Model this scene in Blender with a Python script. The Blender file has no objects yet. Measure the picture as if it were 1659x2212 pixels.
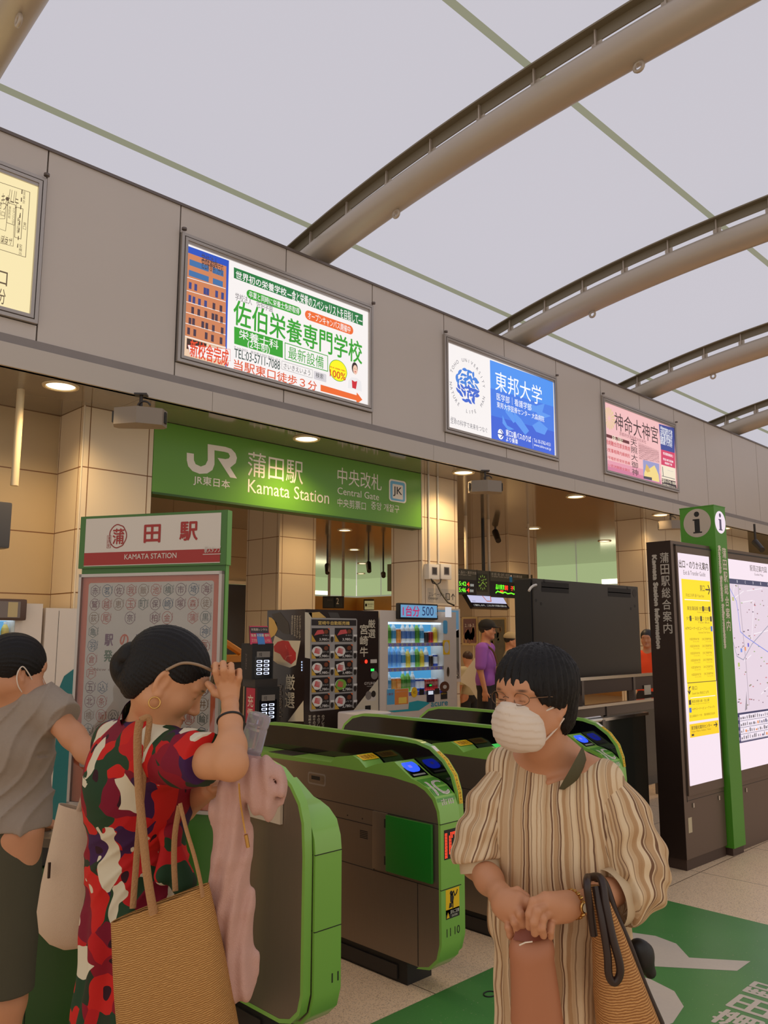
import bpy, bmesh, math, random
import numpy as np
from mathutils import Vector, Matrix
from mathutils.geometry import tessellate_polygon
from math import sin, cos, pi, radians, atan, atan2, sqrt

# ------------------------------------------------------------------ camera
SC = bpy.context.scene
COL = SC.collection
FPX, CX, CY, EYE = 1760.0, 829.5, 1106.0, 1.6
PITCH = atan(264 / FPX)
HEAD = radians(45.3)
FWH = np.array([cos(HEAD), sin(HEAD), 0.0])
RT = np.array([sin(HEAD), -cos(HEAD), 0.0])
ZUP = np.array([0.0, 0.0, 1.0])
FWD = FWH * cos(PITCH) + ZUP * sin(PITCH)
UPV = -FWH * sin(PITCH) + ZUP * cos(PITCH)
CAM = np.array([0.0, 0.0, EYE])
cam_d = bpy.data.cameras.new('camera')
cam_d.sensor_fit = 'HORIZONTAL'
cam_d.sensor_width = 36.0
cam_d.lens = 36.0 * FPX / 1659.0
cam_d.clip_start = 0.05
cam = bpy.data.objects.new('camera', cam_d)
COL.objects.link(cam)
mw = Matrix.Identity(4)
for i in range(3):
    mw[i][0] = RT[i]; mw[i][1] = UPV[i]; mw[i][2] = -FWD[i]; mw[i][3] = CAM[i]
cam.matrix_world = mw
SC.camera = cam

# ------------------------------------------------------------------ world, exposure, large lights
SC.view_settings.view_transform = 'Standard'
SC.view_settings.look = 'None'
SC.view_settings.gamma = 1.0
SC.view_settings.exposure = 0.0
SC.view_settings.use_curve_mapping = False
SC.cycles.use_denoising = True
SC.cycles.max_bounces = 7
SC.cycles.sample_clamp_indirect = 4.0
W = bpy.data.worlds.new('world'); SC.world = W
W.use_nodes = True
W.node_tree.nodes['Background'].inputs[0].default_value = (0.51, 0.465, 0.42, 1)

W.node_tree.nodes["Background"].inputs[1].default_value = 1.6
CEIL_GLOW = 1.0

def spot(name, loc, power, col, size=2.4, blend=0.7, rad=0.09):
    d = bpy.data.lights.new(name, 'SPOT')
    d.energy = power; d.color = col; d.spot_size = size; d.spot_blend = blend; d.shadow_soft_size = rad
    o = bpy.data.objects.new(name, d); COL.objects.link(o); o.location = loc
    return o

def area(name, loc, rot, sx, sy, power, col):
    d = bpy.data.lights.new(name, 'AREA')
    d.shape = 'RECTANGLE'; d.size = sx; d.size_y = sy; d.energy = power; d.color = col
    o = bpy.data.objects.new(name, d); COL.objects.link(o); o.location = loc; o.rotation_euler = rot
    return o

# ------------------------------------------------------------------ geometry of the picture
def ray(u, v):
    return (u - CX) * RT + (CY - v) * UPV + FPX * FWD
def at(u, v, d):
    return CAM + ray(u, v) * (d / FPX)
def onX(u, v, X):
    r = ray(u, v); return CAM + r * (X / r[0])
def onY(u, v, Y):
    r = ray(u, v); return CAM + r * (Y / r[1])
def onZ(u, v, z=0.0):
    r = ray(u, v); return CAM + r * ((z - EYE) / r[2])
def onP(u, v, O, n):
    r = ray(u, v); return CAM + r * (np.dot(np.array(O) - CAM, n) / np.dot(r, n))

# ------------------------------------------------------------------ materials
def lin(c):
    r = []
    for x in c[:3]:
        x = x / 255.0
        r.append(x / 12.92 if x <= 0.04045 else ((x + 0.055) / 1.055) ** 2.4)
    return (r[0], r[1], r[2], 1.0)

MATS = {}
def mat(name, rgb, rough=0.5, metal=0.0, bump=0.0, bscale=40.0, var=0.0, vscale=8.0, emit=0.0, coat=0.0, spec=None, trans=0.0, ior=1.45, stretch=None, vcol=None):
    """one procedural material: base colour with a little noise variation and optional bump"""
    if name in MATS: return MATS[name]
    m = bpy.data.materials.new(name); m.use_nodes = True
    nt = m.node_tree; N = nt.nodes; L = nt.links
    b = N['Principled BSDF']
    b.inputs['Base Color'].default_value = lin(rgb)
    b.inputs['Roughness'].default_value = rough
    b.inputs['Metallic'].default_value = metal
    if spec is not None: b.inputs['Specular IOR Level'].default_value = spec
    if coat: b.inputs['Coat Weight'].default_value = coat; b.inputs['Coat Roughness'].default_value = 0.08
    if trans: b.inputs['Transmission Weight'].default_value = trans; b.inputs['IOR'].default_value = ior
    if emit:
        b.inputs['Base Color'].default_value = (0.02, 0.02, 0.02, 1)
        b.inputs['Emission Color'].default_value = lin(rgb)
        b.inputs['Emission Strength'].default_value = emit
    if vcol:
        a = N.new('ShaderNodeVertexColor'); a.layer_name = vcol
        L.new(a.outputs['Color'], b.inputs['Base Color'])
    if var or bump:
        tc = N.new('ShaderNodeTexCoord'); vec = tc.outputs['Object']
        if stretch:
            mp = N.new('ShaderNodeMapping'); mp.inputs['Scale'].default_value = stretch
            L.new(vec, mp.inputs['Vector']); vec = mp.outputs['Vector']
    if var and not emit:
        n = N.new('ShaderNodeTexNoise'); n.inputs['Scale'].default_value = vscale; n.inputs['Detail'].default_value = 4
        L.new(vec, n.inputs['Vector'])
        mr = N.new('ShaderNodeMapRange'); mr.inputs['To Min'].default_value = 1 - var; mr.inputs['To Max'].default_value = 1 + var
        L.new(n.outputs['Fac'], mr.inputs['Value'])
        mx = N.new('ShaderNodeVectorMath'); mx.operation = 'SCALE'
        if vcol: L.new(a.outputs['Color'], mx.inputs[0])
        else: mx.inputs[0].default_value = lin(rgb)[:3]
        L.new(mr.outputs['Result'], mx.inputs['Scale'])
        L.new(mx.outputs['Vector'], b.inputs['Base Color'])
    if bump:
        n = N.new('ShaderNodeTexNoise'); n.inputs['Scale'].default_value = bscale; n.inputs['Detail'].default_value = 3
        L.new(vec, n.inputs['Vector'])
        bp = N.new('ShaderNodeBump'); bp.inputs['Strength'].default_value = bump; bp.inputs['Distance'].default_value = 0.01
        L.new(n.outputs['Fac'], bp.inputs['Height']); L.new(bp.outputs['Normal'], b.inputs['Normal'])
    MATS[name] = m
    return m

def lit(rgb, s=1.0):
    return mat('lit_%d_%d_%d_%g' % (rgb[0], rgb[1], rgb[2], s), rgb, 0.35, emit=s)
def ink(rgb, rough=0.45):
    return mat('ink_%d_%d_%d' % tuple(rgb[:3]), rgb, rough)

# ------------------------------------------------------------------ mesh builder
def tag(o, label=None, cat=None, group=None, kind=None):
    if label: o['label'] = label
    if cat: o['category'] = cat
    if group: o['group'] = group
    if kind: o['kind'] = kind
    return o

def thing(name, label, cat, loc=(0, 0, 0), group=None, rotz=0.0):
    o = bpy.data.objects.new(name, None); COL.objects.link(o)
    o.empty_display_size = 0.1
    o.location = tuple(float(x) for x in loc); o.rotation_euler = (0, 0, rotz)
    return tag(o, label, cat, group)

class MB:
    def __init__(s): s.v = []; s.f = []; s.m = []; s.mats = []
    def mi(s, m):
        if m not in s.mats: s.mats.append(m)
        return s.mats.index(m)
    def add(s, vs, fs, m):
        o = len(s.v); s.v.extend([tuple(map(float, p)) for p in vs]); k = s.mi(m)
        for f in fs: s.f.append(tuple(o + i for i in f)); s.m.append(k)
        return s
    def box(s, x0, y0, z0, x1, y1, z1, m):
        a = [(x0, y0, z0), (x1, y0, z0), (x1, y1, z0), (x0, y1, z0), (x0, y0, z1), (x1, y0, z1), (x1, y1, z1), (x0, y1, z1)]
        return s.add(a, [(0, 3, 2, 1), (4, 5, 6, 7), (0, 1, 5, 4), (1, 2, 6, 5), (2, 3, 7, 6), (3, 0, 4, 7)], m)
    def bbox(s, x0, y0, z0, x1, y1, z1, m, b=0.006, seg=2):
        """bevelled box"""
        bm = bmesh.new(); bmesh.ops.create_cube(bm, size=1.0)
        for v in bm.verts:
            v.co = Vector(((x0 + x1) / 2 + v.co.x * (x1 - x0), (y0 + y1) / 2 + v.co.y * (y1 - y0), (z0 + z1) / 2 + v.co.z * (z1 - z0)))
        bmesh.ops.bevel(bm, geom=list(bm.edges), offset=b, segments=seg, profile=0.7, affect='EDGES')
        bm.verts.index_update()
        s.add([v.co[:] for v in bm.verts], [tuple(v.index for v in f.verts) for f in bm.faces], m); bm.free()
        return s
    def prism(s, poly, fn, a, b, m, cap=True, mcap=None):
        """poly of 2-D points; fn(p, q, t) -> 3-D point with t = a or b the depth"""
        n = len(poly)
        vs = [fn(p[0], p[1], a) for p in poly] + [fn(p[0], p[1], b) for p in poly]
        s.add(vs, [(i, (i + 1) % n, n + (i + 1) % n, n + i) for i in range(n)], m)
        if cap:
            tris = tessellate_polygon([[Vector((p[0], p[1], 0)) for p in poly]])
            s.add(vs, [tuple(t) for t in tris] + [tuple(n + i for i in reversed(t)) for t in tris], mcap or m)
        return s
    def tube(s, pts, r, m, seg=10, caps=True, closed=False, flat=1.0):
        P = [np.array(p, float) for p in pts]; n = len(P)
        R = list(r) if hasattr(r, '__len__') else [r] * n
        vs = []; up = None
        for i in range(n):
            if closed: t = P[(i + 1) % n] - P[i - 1]
            else: t = P[min(i + 1, n - 1)] - P[max(i - 1, 0)]
            t = t / (np.linalg.norm(t) + 1e-9)
            if up is None:
                up = np.array([0, 0, 1.0]) if abs(t[2]) < 0.9 else np.array([1.0, 0, 0])
            a = up - t * np.dot(up, t); a /= np.linalg.norm(a) + 1e-9; up = a
            b = np.cross(t, a)
            for k in range(seg):
                w = 2 * pi * k / seg
                vs.append(P[i] + a * (R[i] * cos(w)) + b * (R[i] * sin(w) * flat))
        fs = []
        for i in range(n if closed else n - 1):
            j = (i + 1) % n
            for k in range(seg):
                fs.append((i * seg + k, i * seg + (k + 1) % seg, j * seg + (k + 1) % seg, j * seg + k))
        if caps and not closed:
            fs.append(tuple(range(seg - 1, -1, -1))); fs.append(tuple((n - 1) * seg + k for k in range(seg)))
        return s.add(vs, fs, m)
    def lathe(s, prof, c, m, seg=20, axis=None, mats=None):
        """prof: list of (radius, height); c: base point; axis: direction"""
        ax = np.array(axis if axis is not None else (0, 0, 1.0), float); ax /= np.linalg.norm(ax)
        t = np.array([1.0, 0, 0]) if abs(ax[0]) < 0.9 else np.array([0, 1.0, 0])
        a = np.cross(ax, t); a /= np.linalg.norm(a); b = np.cross(ax, a); c = np.array(c, float)
        vs = []
        for r, h in prof:
            for k in range(seg):
                w = 2 * pi * k / seg
                vs.append(c + ax * h + a * (r * cos(w)) + b * (r * sin(w)))
        for i in range(len(prof) - 1):
            s_f = [(i * seg + k, i * seg + (k + 1) % seg, (i + 1) * seg + (k + 1) % seg, (i + 1) * seg + k) for k in range(seg)]
            s.add(vs[i * seg:(i + 2) * seg], [tuple(x - i * seg for x in f) for f in s_f], mats[i] if mats else m)
        return s
    def grid(s, fn, nu, nv, m, closed=False):
        vs = [fn(i / (nu if closed else nu - 1), j / (nv - 1)) for j in range(nv) for i in range(nu)]
        fs = []
        for j in range(nv - 1):
            for i in range(nu if closed else nu - 1):
                k = (i + 1) % nu
                fs.append((j * nu + i, j * nu + k, (j + 1) * nu + k, (j + 1) * nu + i))
        return s.add(vs, fs, m)
    def build(s, name, parent=None, smooth=None, local=False):
        me = bpy.data.meshes.new(name)
        off = np.zeros(3)
        vs = np.array(s.v, float).reshape(-1, 3)
        if parent is not None and not local:
            q = parent; tot = Matrix.Identity(4)
            chain = []
            while q is not None: chain.append(q); q = q.parent
            for q in reversed(chain): tot = tot @ (Matrix.Translation(q.location) @ q.rotation_euler.to_matrix().to_4x4())
            inv = np.array(tot.inverted())
            vs = vs @ inv[:3, :3].T + inv[:3, 3]
        me.from_pydata([tuple(p) for p in vs], [], s.f)
        for m in s.mats: me.materials.append(m)
        me.polygons.foreach_set('material_index', s.m)
        if smooth is not None:
            me.polygons.foreach_set('use_smooth', [True] * len(me.polygons))
            me.set_sharp_from_angle(angle=radians(smooth))
        me.update()
        o = bpy.data.objects.new(name, me); COL.objects.link(o)
        if parent is not None: o.parent = parent
        return o

def copy_tree(o, parent=None):
    c = o.copy(); COL.objects.link(c)
    if parent is not None: c.parent = parent
    for ch in [x for x in bpy.data.objects if x.parent == o]: copy_tree(ch, c)
    return c

# ------------------------------------------------------------------ lettering and print
_glyph = {}
def glyphs(body, bold=0.0):
    k = (body, bold)
    if k not in _glyph:
        c = bpy.data.curves.new('lettering', 'FONT'); c.body = body; c.offset = bold; c.resolution_u = 3
        o = bpy.data.objects.new('lettering', c); COL.objects.link(o)
        dg = bpy.context.evaluated_depsgraph_get(); dg.update()
        me = bpy.data.meshes.new_from_object(o.evaluated_get(dg))
        v = np.array([p.co[:2] for p in me.vertices]).reshape(-1, 2)
        f = [tuple(p.vertices) for p in me.polygons]
        bpy.data.objects.remove(o); bpy.data.curves.remove(c); bpy.data.meshes.remove(me)
        if len(v): v = v - v.min(0)
        _glyph[k] = (v, f)
    return _glyph[k]

class Sign:
    """print on a plane: O the origin, ux / uy its axes, n its outward normal; every call lays a thin layer a little further out"""
    def __init__(s, O, ux, uy, mb=None, step=0.0006, crop=(0, 0, 1.0)):
        s.O = np.array(O, float); s.ux = np.array(ux, float); s.uy = np.array(uy, float)
        s.ux /= np.linalg.norm(s.ux); s.uy /= np.linalg.norm(s.uy)
        s.n = np.cross(s.ux, s.uy); s.mb = mb or MB(); s.k = 0; s.step = step; s.c = crop
    def P(s, a, b): return s.O + s.ux * a + s.uy * b + s.n * (s.step * s.k)
    def q(s, u, v):
        """picture pixel (inside the crop frame) -> plane coordinates"""
        p = onP(s.c[0] + u / s.c[2], s.c[1] + v / s.c[2], s.O, s.n) - s.O
        return float(np.dot(p, s.ux)), float(np.dot(p, s.uy))
    def up(s): s.k += 1; return s
    def poly(s, pts, m, px=True):
        if px: pts = [s.q(*p) for p in pts]
        tr = tessellate_polygon([[Vector((p[0], p[1], 0)) for p in pts]])
        s.mb.add([s.P(*p) for p in pts], [tuple(t) for t in tr], m); return s
    def rect(s, a0, b0, a1, b1, m): return s.poly([(a0, b0), (a1, b0), (a1, b1), (a0, b1)], m, False)
    def R(s, u0, v0, u1, v1, m, r=0.0):
        a0, b0 = s.q(u0, v0); a1, b1 = s.q(u1, v1)
        return s.rr(min(a0, a1), min(b0, b1), max(a0, a1), max(b0, b1), m, r)
    def rr(s, a0, b0, a1, b1, m, r=0.0):
        if r <= 0: return s.rect(a0, b0, a1, b1, m)
        r = min(r, (a1 - a0) / 2, (b1 - b0) / 2); P = []
        for cx, cy, w in ((a1 - r, b0 + r, -90), (a1 - r, b1 - r, 0), (a0 + r, b1 - r, 90), (a0 + r, b0 + r, 180)):
            for k in range(7): t = radians(w + 15 * k); P.append((cx + r * cos(t), cy + r * sin(t)))
        return s.poly(P, m, False)
    def ell(s, a, b, ra, rb, m, n=28, a0=0, a1=360):
        P = [(a + ra * cos(radians(a0 + (a1 - a0) * k / n)), b + rb * sin(radians(a0 + (a1 - a0) * k / n))) for k in range(n + (a1 - a0 < 360))]
        return s.poly(P, m, False)
    def line(s, pts, w, m, px=True, closed=False):
        if px: pts = [s.q(*p) for p in pts]
        if closed: pts = list(pts) + [pts[0]]
        for (x0, y0), (x1, y1) in zip(pts[:-1], pts[1:]):
            d = sqrt((x1 - x0) ** 2 + (y1 - y0) ** 2) + 1e-9; nx, ny = -(y1 - y0) / d * w / 2, (x1 - x0) / d * w / 2
            ex, ey = (x1 - x0) / d * w * .3, (y1 - y0) / d * w * .3
            s.mb.add([s.P(x0 + nx - ex, y0 + ny - ey), s.P(x1 + nx + ex, y1 + ny + ey), s.P(x1 - nx + ex, y1 - ny + ey), s.P(x0 - nx - ex, y0 - ny - ey)], [(0, 1, 2, 3)], m)
        return s
    def text(s, body, a0, b0, a1, b1, m, bold=0.0, rot=0.0, vert=False):
        """fit the lettering's box to the rectangle"""
        if vert:
            n = len(body); h = (b1 - b0) / n
            for i, ch in enumerate(body):
                if ch != ' ': s.text(ch, a0, b1 - (i + 0.93) * h, a1, b1 - (i + 0.07) * h, m, bold)
            return s
        if bold:
            e = bold * 0.7 * (b1 - b0)
            k0 = s.k
            for i, (dx, dy) in enumerate(((-e, 0), (e, 0), (0, -e), (0, e))):
                s.k = k0 + 0.12 * (i + 1); s.text(body, a0 + dx, b0 + dy, a1 + dx, b1 + dy, m, 0.0, rot)
            s.k = k0
        v, f = glyphs(body, 0.0)
        if not len(v): return s
        sz = v.max(0); sz = np.maximum(sz, 1e-6); w, h = a1 - a0, b1 - b0
        if rot:
            # lettering turned clockwise by rot (90): runs downwards
            q = np.stack([a0 + v[:, 1] / sz[1] * w, b1 - v[:, 0] / sz[0] * h], 1)
        else:
            q = np.stack([a0 + v[:, 0] / sz[0] * w, b0 + v[:, 1] / sz[1] * h], 1)
        s.mb.add([s.P(*p) for p in q], f, m); return s
    def T(s, body, u0, v0, u1, v1, m, bold=0.0, **k):
        """text from bottom-left pixel to top-right pixel"""
        a0, b0 = s.q(u0, v0); a1, b1 = s.q(u1, v1)
        return s.text(body, a0, b0, a1, b1, m, bold, **k)
# ------------------------------------------------------------------ surface materials of the hall
def tile_mat(name, rgb, line_rgb, rough, sx, sy, ox, oy, w, axes='XY', var=0.05, vscale=3.0, speck=None, coat=0.0, bump=0.0, bscale=60):
    m = mat(name, rgb, rough, var=var, vscale=vscale, coat=coat, bump=bump, bscale=bscale)
    nt = m.node_tree; N = nt.nodes; L = nt.links; b = N['Principled BSDF']
    src = b.inputs['Base Color'].links[0].from_socket
    tc = N.new('ShaderNodeTexCoord'); sp = N.new('ShaderNodeSeparateXYZ'); L.new(tc.outputs['Object'], sp.inputs[0])
    if speck:
        for sc_, th, col in speck:
            vn = N.new('ShaderNodeTexVoronoi'); vn.inputs['Scale'].default_value = sc_
            L.new(tc.outputs['Object'], vn.inputs['Vector'])
            sr = N.new('ShaderNodeSeparateColor'); L.new(vn.outputs['Color'], sr.inputs[0])
            gt = N.new('ShaderNodeMath'); gt.operation = 'GREATER_THAN'; gt.inputs[1].default_value = th
            L.new(sr.outputs[0], gt.inputs[0])
            ml = N.new('ShaderNodeMath'); ml.operation = 'MULTIPLY'; ml.inputs[1].default_value = 0.55; L.new(gt.outputs[0], ml.inputs[0])
            mx = N.new('ShaderNodeMix'); mx.data_type = 'RGBA'; mx.inputs['B'].default_value = lin(col)
            L.new(ml.outputs[0], mx.inputs['Factor']); L.new(src, mx.inputs['A']); src = mx.outputs['Result']
    mask = None
    for ax, s_, o_ in ((axes[0], sx, ox), (axes[1], sy, oy)):
        if not s_: continue
        a = N.new('ShaderNodeMath'); a.operation = 'SUBTRACT'; a.inputs[1].default_value = o_ - w / 2; L.new(sp.outputs[ax], a.inputs[0])
        d = N.new('ShaderNodeMath'); d.operation = 'FLOORED_MODULO'; d.inputs[1].default_value = s_; L.new(a.outputs[0], d.inputs[0])
        c = N.new('ShaderNodeMath'); c.operation = 'LESS_THAN'; c.inputs[1].default_value = w; L.new(d.outputs[0], c.inputs[0])
        if mask is None: mask = c.outputs[0]
        else:
            mm = N.new('ShaderNodeMath'); mm.operation = 'MAXIMUM'; L.new(mask, mm.inputs[0]); L.new(c.outputs[0], mm.inputs[1]); mask = mm.outputs[0]
    mx = N.new('ShaderNodeMix'); mx.data_type = 'RGBA'; mx.inputs['B'].default_value = lin(line_rgb)
    L.new(mask, mx.inputs['Factor']); L.new(src, mx.inputs['A']); L.new(mx.outputs['Result'], b.inputs['Base Color'])
    return m

M_floor = tile_mat('granite_floor', (236, 206, 168), (112, 88, 66), 0.42, 0.9, 0.9, 2.94, 2.64, 0.006, var=0.05,
                   speck=((260, 0.80, (140, 108, 82)), (310, 0.86, (228, 208, 184))), bump=0.04, bscale=300)
M_clad = tile_mat('column_cladding', (216, 198, 168), (122, 84, 48), 0.42, 0, 0.53, 0, 1.94, 0.010, axes='XZ', var=0.03, vscale=2)
M_cladp = mat('cladding_edge', (210, 196, 172), 0.35)
M_joint = mat('joint_line', (118, 80, 46), 0.8)
M_wallp = tile_mat('wall_panels', (180, 158, 122), (110, 72, 38), 0.45, 0.86, 0.53, 0.35, 1.94, 0.010, axes='XZ', var=0.04, vscale=2)
M_soffit = tile_mat('soffit_panel', (130, 120, 106), (84, 66, 48), 0.13, 1.235, 1.235, 1.93, 5.56, 0.006, axes='XY', var=0.02, vscale=1.5, coat=0.6)
M_fascia = mat('fascia_metal_panel', (200, 190, 180), 0.42, metal=0.15, var=0.03, vscale=1.2)
M_groove = mat('fascia_groove', (60, 55, 52), 0.7)
M_lip = mat('fascia_lip', (192, 182, 170), 0.4, metal=0.1, var=0.02, vscale=1)
M_lip2 = mat('fascia_lip_dark', (138, 130, 126), 0.5, var=0.12, vscale=6)
M_alu = mat('aluminium_frame', (176, 168, 160), 0.32, metal=0.6, var=0.03)
M_alud = mat('aluminium_frame_dark', (112, 102, 96), 0.35, metal=0.5)
M_steel = mat('arch_paint', (182, 168, 150), 0.38, metal=0.25, var=0.03, vscale=3)
M_rail = mat('rail_paint', (128, 116, 92), 0.5, metal=0.1)
M_seam = mat('membrane_seam', (146, 146, 124), 0.7, emit=0.9)  # weaker glow put in for the daylight that passes the doubled seam
M_black = mat('matte_black', (24, 22, 21), 0.5)
M_dark = mat('dark_metal', (52, 46, 42), 0.42, metal=0.2)
M_chrome = mat('chrome', (200, 196, 190), 0.18, metal=1.0)
M_white = mat('white_paint', (214, 208, 198), 0.4)
M_wood = mat('orange_wood_panel', (214, 150, 66), 0.45, var=0.06, vscale=3)

def structure(o): o['kind'] = 'structure'; return o

# floor
structure(MB().box(-6, -8, -0.1, 30, 30, 0.0, M_floor).build('floor'))

# ---- the front wall above the openings: panels with open joints, dark groove, projecting lip
fb = MB()
fb.box(-2.0, 6.03, 3.70, 24, 6.55, 5.33, M_groove)
XP = [2.265 + 1.165 * k for k in range(-4, 17)]
ADS = {(0, 2): 1, (3, 5): 1, (6, 8): 1}
def slot_of(i):   # panels 1-3, 4-6 ... the ones behind the light boxes are cut short above and below
    return i in (2, 3, 5, 6, 8, 9, 11, 12)
G_ = 0.006
for i in range(len(XP) - 1):
    x0, x1 = XP[i] + G_, XP[i + 1] - G_
    j = i - 4   # panel 0 starts at x = 2.265
    if j in (-2, -1, 1, 2, 4, 5, 7, 8):
        fb.box(x0, 6.0, 5.07 + G_, x1, 6.05, 5.32, M_fascia)
        fb.box(x0, 6.0, 3.775, x1, 6.05, 3.90 - G_, M_fascia)
        fb.box(x0, 6.02, 3.90, x1, 6.05, 5.07, M_fascia)
    else:
        fb.box(x0, 6.0, 3.775, x1, 6.05, 5.32, M_fascia)
fb.box(-2, 5.985, 5.32, 24, 6.10, 5.345, M_alud)
fb.box(-2, 5.992, 3.705, 24, 6.04, 3.775, M_lip2)
for k in range(9): fb.box(-2 + 2.9 * k, 5.975, 3.53, -2 + 2.9 * k + 2.896, 6.04, 3.705, M_lip)
structure(fb.build('wall_front'))

# soffit of the concourse beyond: one glossy ceiling
structure(MB().box(-3, 6.0, 3.53, 26, 24, 3.70, M_soffit).build('ceiling'))

# ---- vaulted membrane roof and its seams
def vault(y): return 6.27 - 0.00466 * abs(y - 1.0) ** 2.7
M_memb = mat('roof_membrane', (199, 196, 205), 0.8, emit=CEIL_GLOW)  # daylight coming through the membrane is put in as its own even glow
mb = MB(); ys = np.linspace(-5.0, 7.05, 50)
mb.grid(lambda a, b: (-4 + 32 * a, -5.0 + 12.05 * b, vault(-5.0 + 12.05 * b) + 0.03), 2, 50, M_memb)
structure(mb.build('ceiling_membrane', smooth=60))
mb = MB()
for yc in (6.3, 3.5, 0.7, -2.1):
    mb.grid(lambda a, b: (-4 + 32 * a, yc - 0.035 + 0.07 * b, vault(yc - 0.035 + 0.07 * b) + 0.024), 2, 3, M_seam)
structure(mb.build('trim_1'))

# ---- steel arches
def make_arch(x, label):
    t = thing('roof_arch', label, 'steel arch', (x, 6.05, 5.2), 'steel arches under the membrane roof')
    def cen(y): return vault(y) - 0.345
    pts = [(x, y, cen(y)) for y in np.linspace(6.42, -4.4, 44)]
    b = MB().tube(pts, 0.145, M_steel, 24); b.build('tube', t, smooth=50)
    b = MB()
    for dx0, dx1, z0, z1 in ((-0.075, 0.075, -0.035, -0.02), (-0.006, 0.006, -0.13, -0.02)):
        yy = np.linspace(7.0, -4.4, 46)
        for (a, c) in zip(yy[:-1], yy[1:]):
            va, vc = vault(a), vault(c)
            b.add([(x + dx0, a, va + z0), (x + dx1, a, va + z0), (x + dx1, a, va + z1), (x + dx0, a, va + z1),
                   (x + dx0, c, vc + z0), (x + dx1, c, vc + z0), (x + dx1, c, vc + z1), (x + dx0, c, vc + z1)],
                  [(0, 1, 5, 4), (1, 2, 6, 5), (2, 3, 7, 6), (3, 0, 4, 7)], M_rail)
    b.build('rail', t)
    k = 0
    for y in np.arange(6.3, -4.2, -0.57):
        b = MB(); c = cen(y) + 0.12; z = vault(y) - 0.03
        b.box(x - 0.03, y - 0.006, c, x + 0.03, y + 0.006, z, M_steel)
        b.box(x - 0.005, y - 0.045, c, x + 0.005, y + 0.045, z, M_steel)
        b.box(x + 0.03, y + 0.02, z - 0.07, x + 0.036, y + 0.05, z - 0.045, M_chrome)
        b.build('bracket', t)
    for y in (5.05, 2.55, 0.0, -2.5):
        b = MB(); cz = cen(y) - 0.145 - 0.035
        P = [(x + 0.0, y + 0.036 * cos(w), cz + 0.036 * sin(w)) for w in np.linspace(0, 2 * pi, 17)[:-1]]
        b.tube(P, 0.014, M_steel, 8, closed=True); b.build('lifting_eye', t, smooth=50)
    return t
for x, lb in ((1.66, 'steel roof arch cut off by the top left corner of the picture'),
              (5.16, 'large steel roof arch landing above the school advertisement'),
              (8.65, 'steel roof arch landing above the blue university advertisement'),
              (12.15, 'steel roof arch landing above the pink shrine advertisement'),
              (15.65, 'small distant steel roof arch at the right edge above the information pillar'),
              ):
    make_arch(x, lb)

# ---- columns
def column(x0, x1, y0, y1, trims=(), ztop=3.53):
    b = MB().box(x0, y0, 0, x1, y1, ztop, M_clad)
    w = 0.007
    for x in trims: b.box(x - w / 2, y0 - 0.0015, 0, x + w / 2, y0, ztop, M_joint)
    for y in (y0 + 0.055, y1 - 0.04): b.box(x0 - 0.0015, y - w / 2, 0, x0, y + w / 2, ztop, M_joint)
    for y in ([(y0 + y1) / 2] if y1 - y0 > 0.7 else []): b.box(x0 - 0.0015, y - w / 2, 0, x0, y + w / 2, ztop, M_joint)
    b.tube([(x0 + 0.004, y0 + 0.004, 0), (x0 + 0.004, y0 + 0.004, ztop)], 0.008, M_cladp, 8)
    structure(b.build('column'))
column(2.925, 3.58, 6.585, 7.09, (2.985, 3.535))
column(7.155, 7.82, 6.585, 7.10, (7.765, 7.21))
column(12.63, 13.95, 6.56, 7.10, (13.38, 12.70))
column(15.95, 17.0, 6.56, 7.1, (16.2,))
column(7.155, 7.84, 9.38, 10.18, (7.79, 7.21))
column(12.80, 13.75, 9.50, 10.42, (13.66,))
# beam over the second pair of columns, seen below the green sign
structure(MB().box(3.58, 6.62, 3.0, 3.6, 6.66, 3.53, M_cladp).build('trim_2'))

# ---- walls of the concourse beyond
b = MB().box(-3, 7.07, 0, 2.925, 7.3, 3.53, M_wallp); structure(b.build('wall_left'))
M_store = mat('storefront_dark', (44, 36, 28), 0.25)
b = MB().box(3.0, 12.5, 2.55, 8.9, 12.7, 3.53, M_wallp)
b.box(3.0, 12.45, 2.50, 8.9, 12.52, 2.56, M_cladp)
b.box(3.0, 12.55, 0, 8.9, 12.7, 2.50, M_store); structure(b.build('wall_middle'))
M_glassg = mat('backlit_green_glass', (178, 196, 140), 0.3, emit=0.75)
b = MB()
b.box(8.9, 21.3, 0, 19.7, 21.5, 2.91, M_wood); b.box(8.9, 21.32, 2.91, 19.7, 21.5, 3.53, M_glassg)
for x in np.arange(9.3, 19.7, 1.3): b.box(x, 21.30, 2.91, x + 0.03, 21.33, 3.53, M_seam)
b.box(8.9, 21.25, 2.88, 19.7, 21.32, 2.93, M_seam)
structure(b.build('wall_back'))
b = MB()
b.box(19.7, 9.0, 0, 19.9, 21.3, 2.91, M_wood); b.box(19.72, 9.0, 2.91, 19.9, 21.3, 3.53, M_glassg)
for y in np.arange(9.2, 21.3, 1.55): b.box(19.70, y, 2.91, 19.73, y + 0.03, 3.53, M_seam)
b.box(19.65, 9.0, 2.88, 19.72, 21.3, 2.93, M_seam)
structure(b.build('wall_right'))
M_glow = mat('cove_light', (255, 250, 205), 0.3, emit=2.6)
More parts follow.
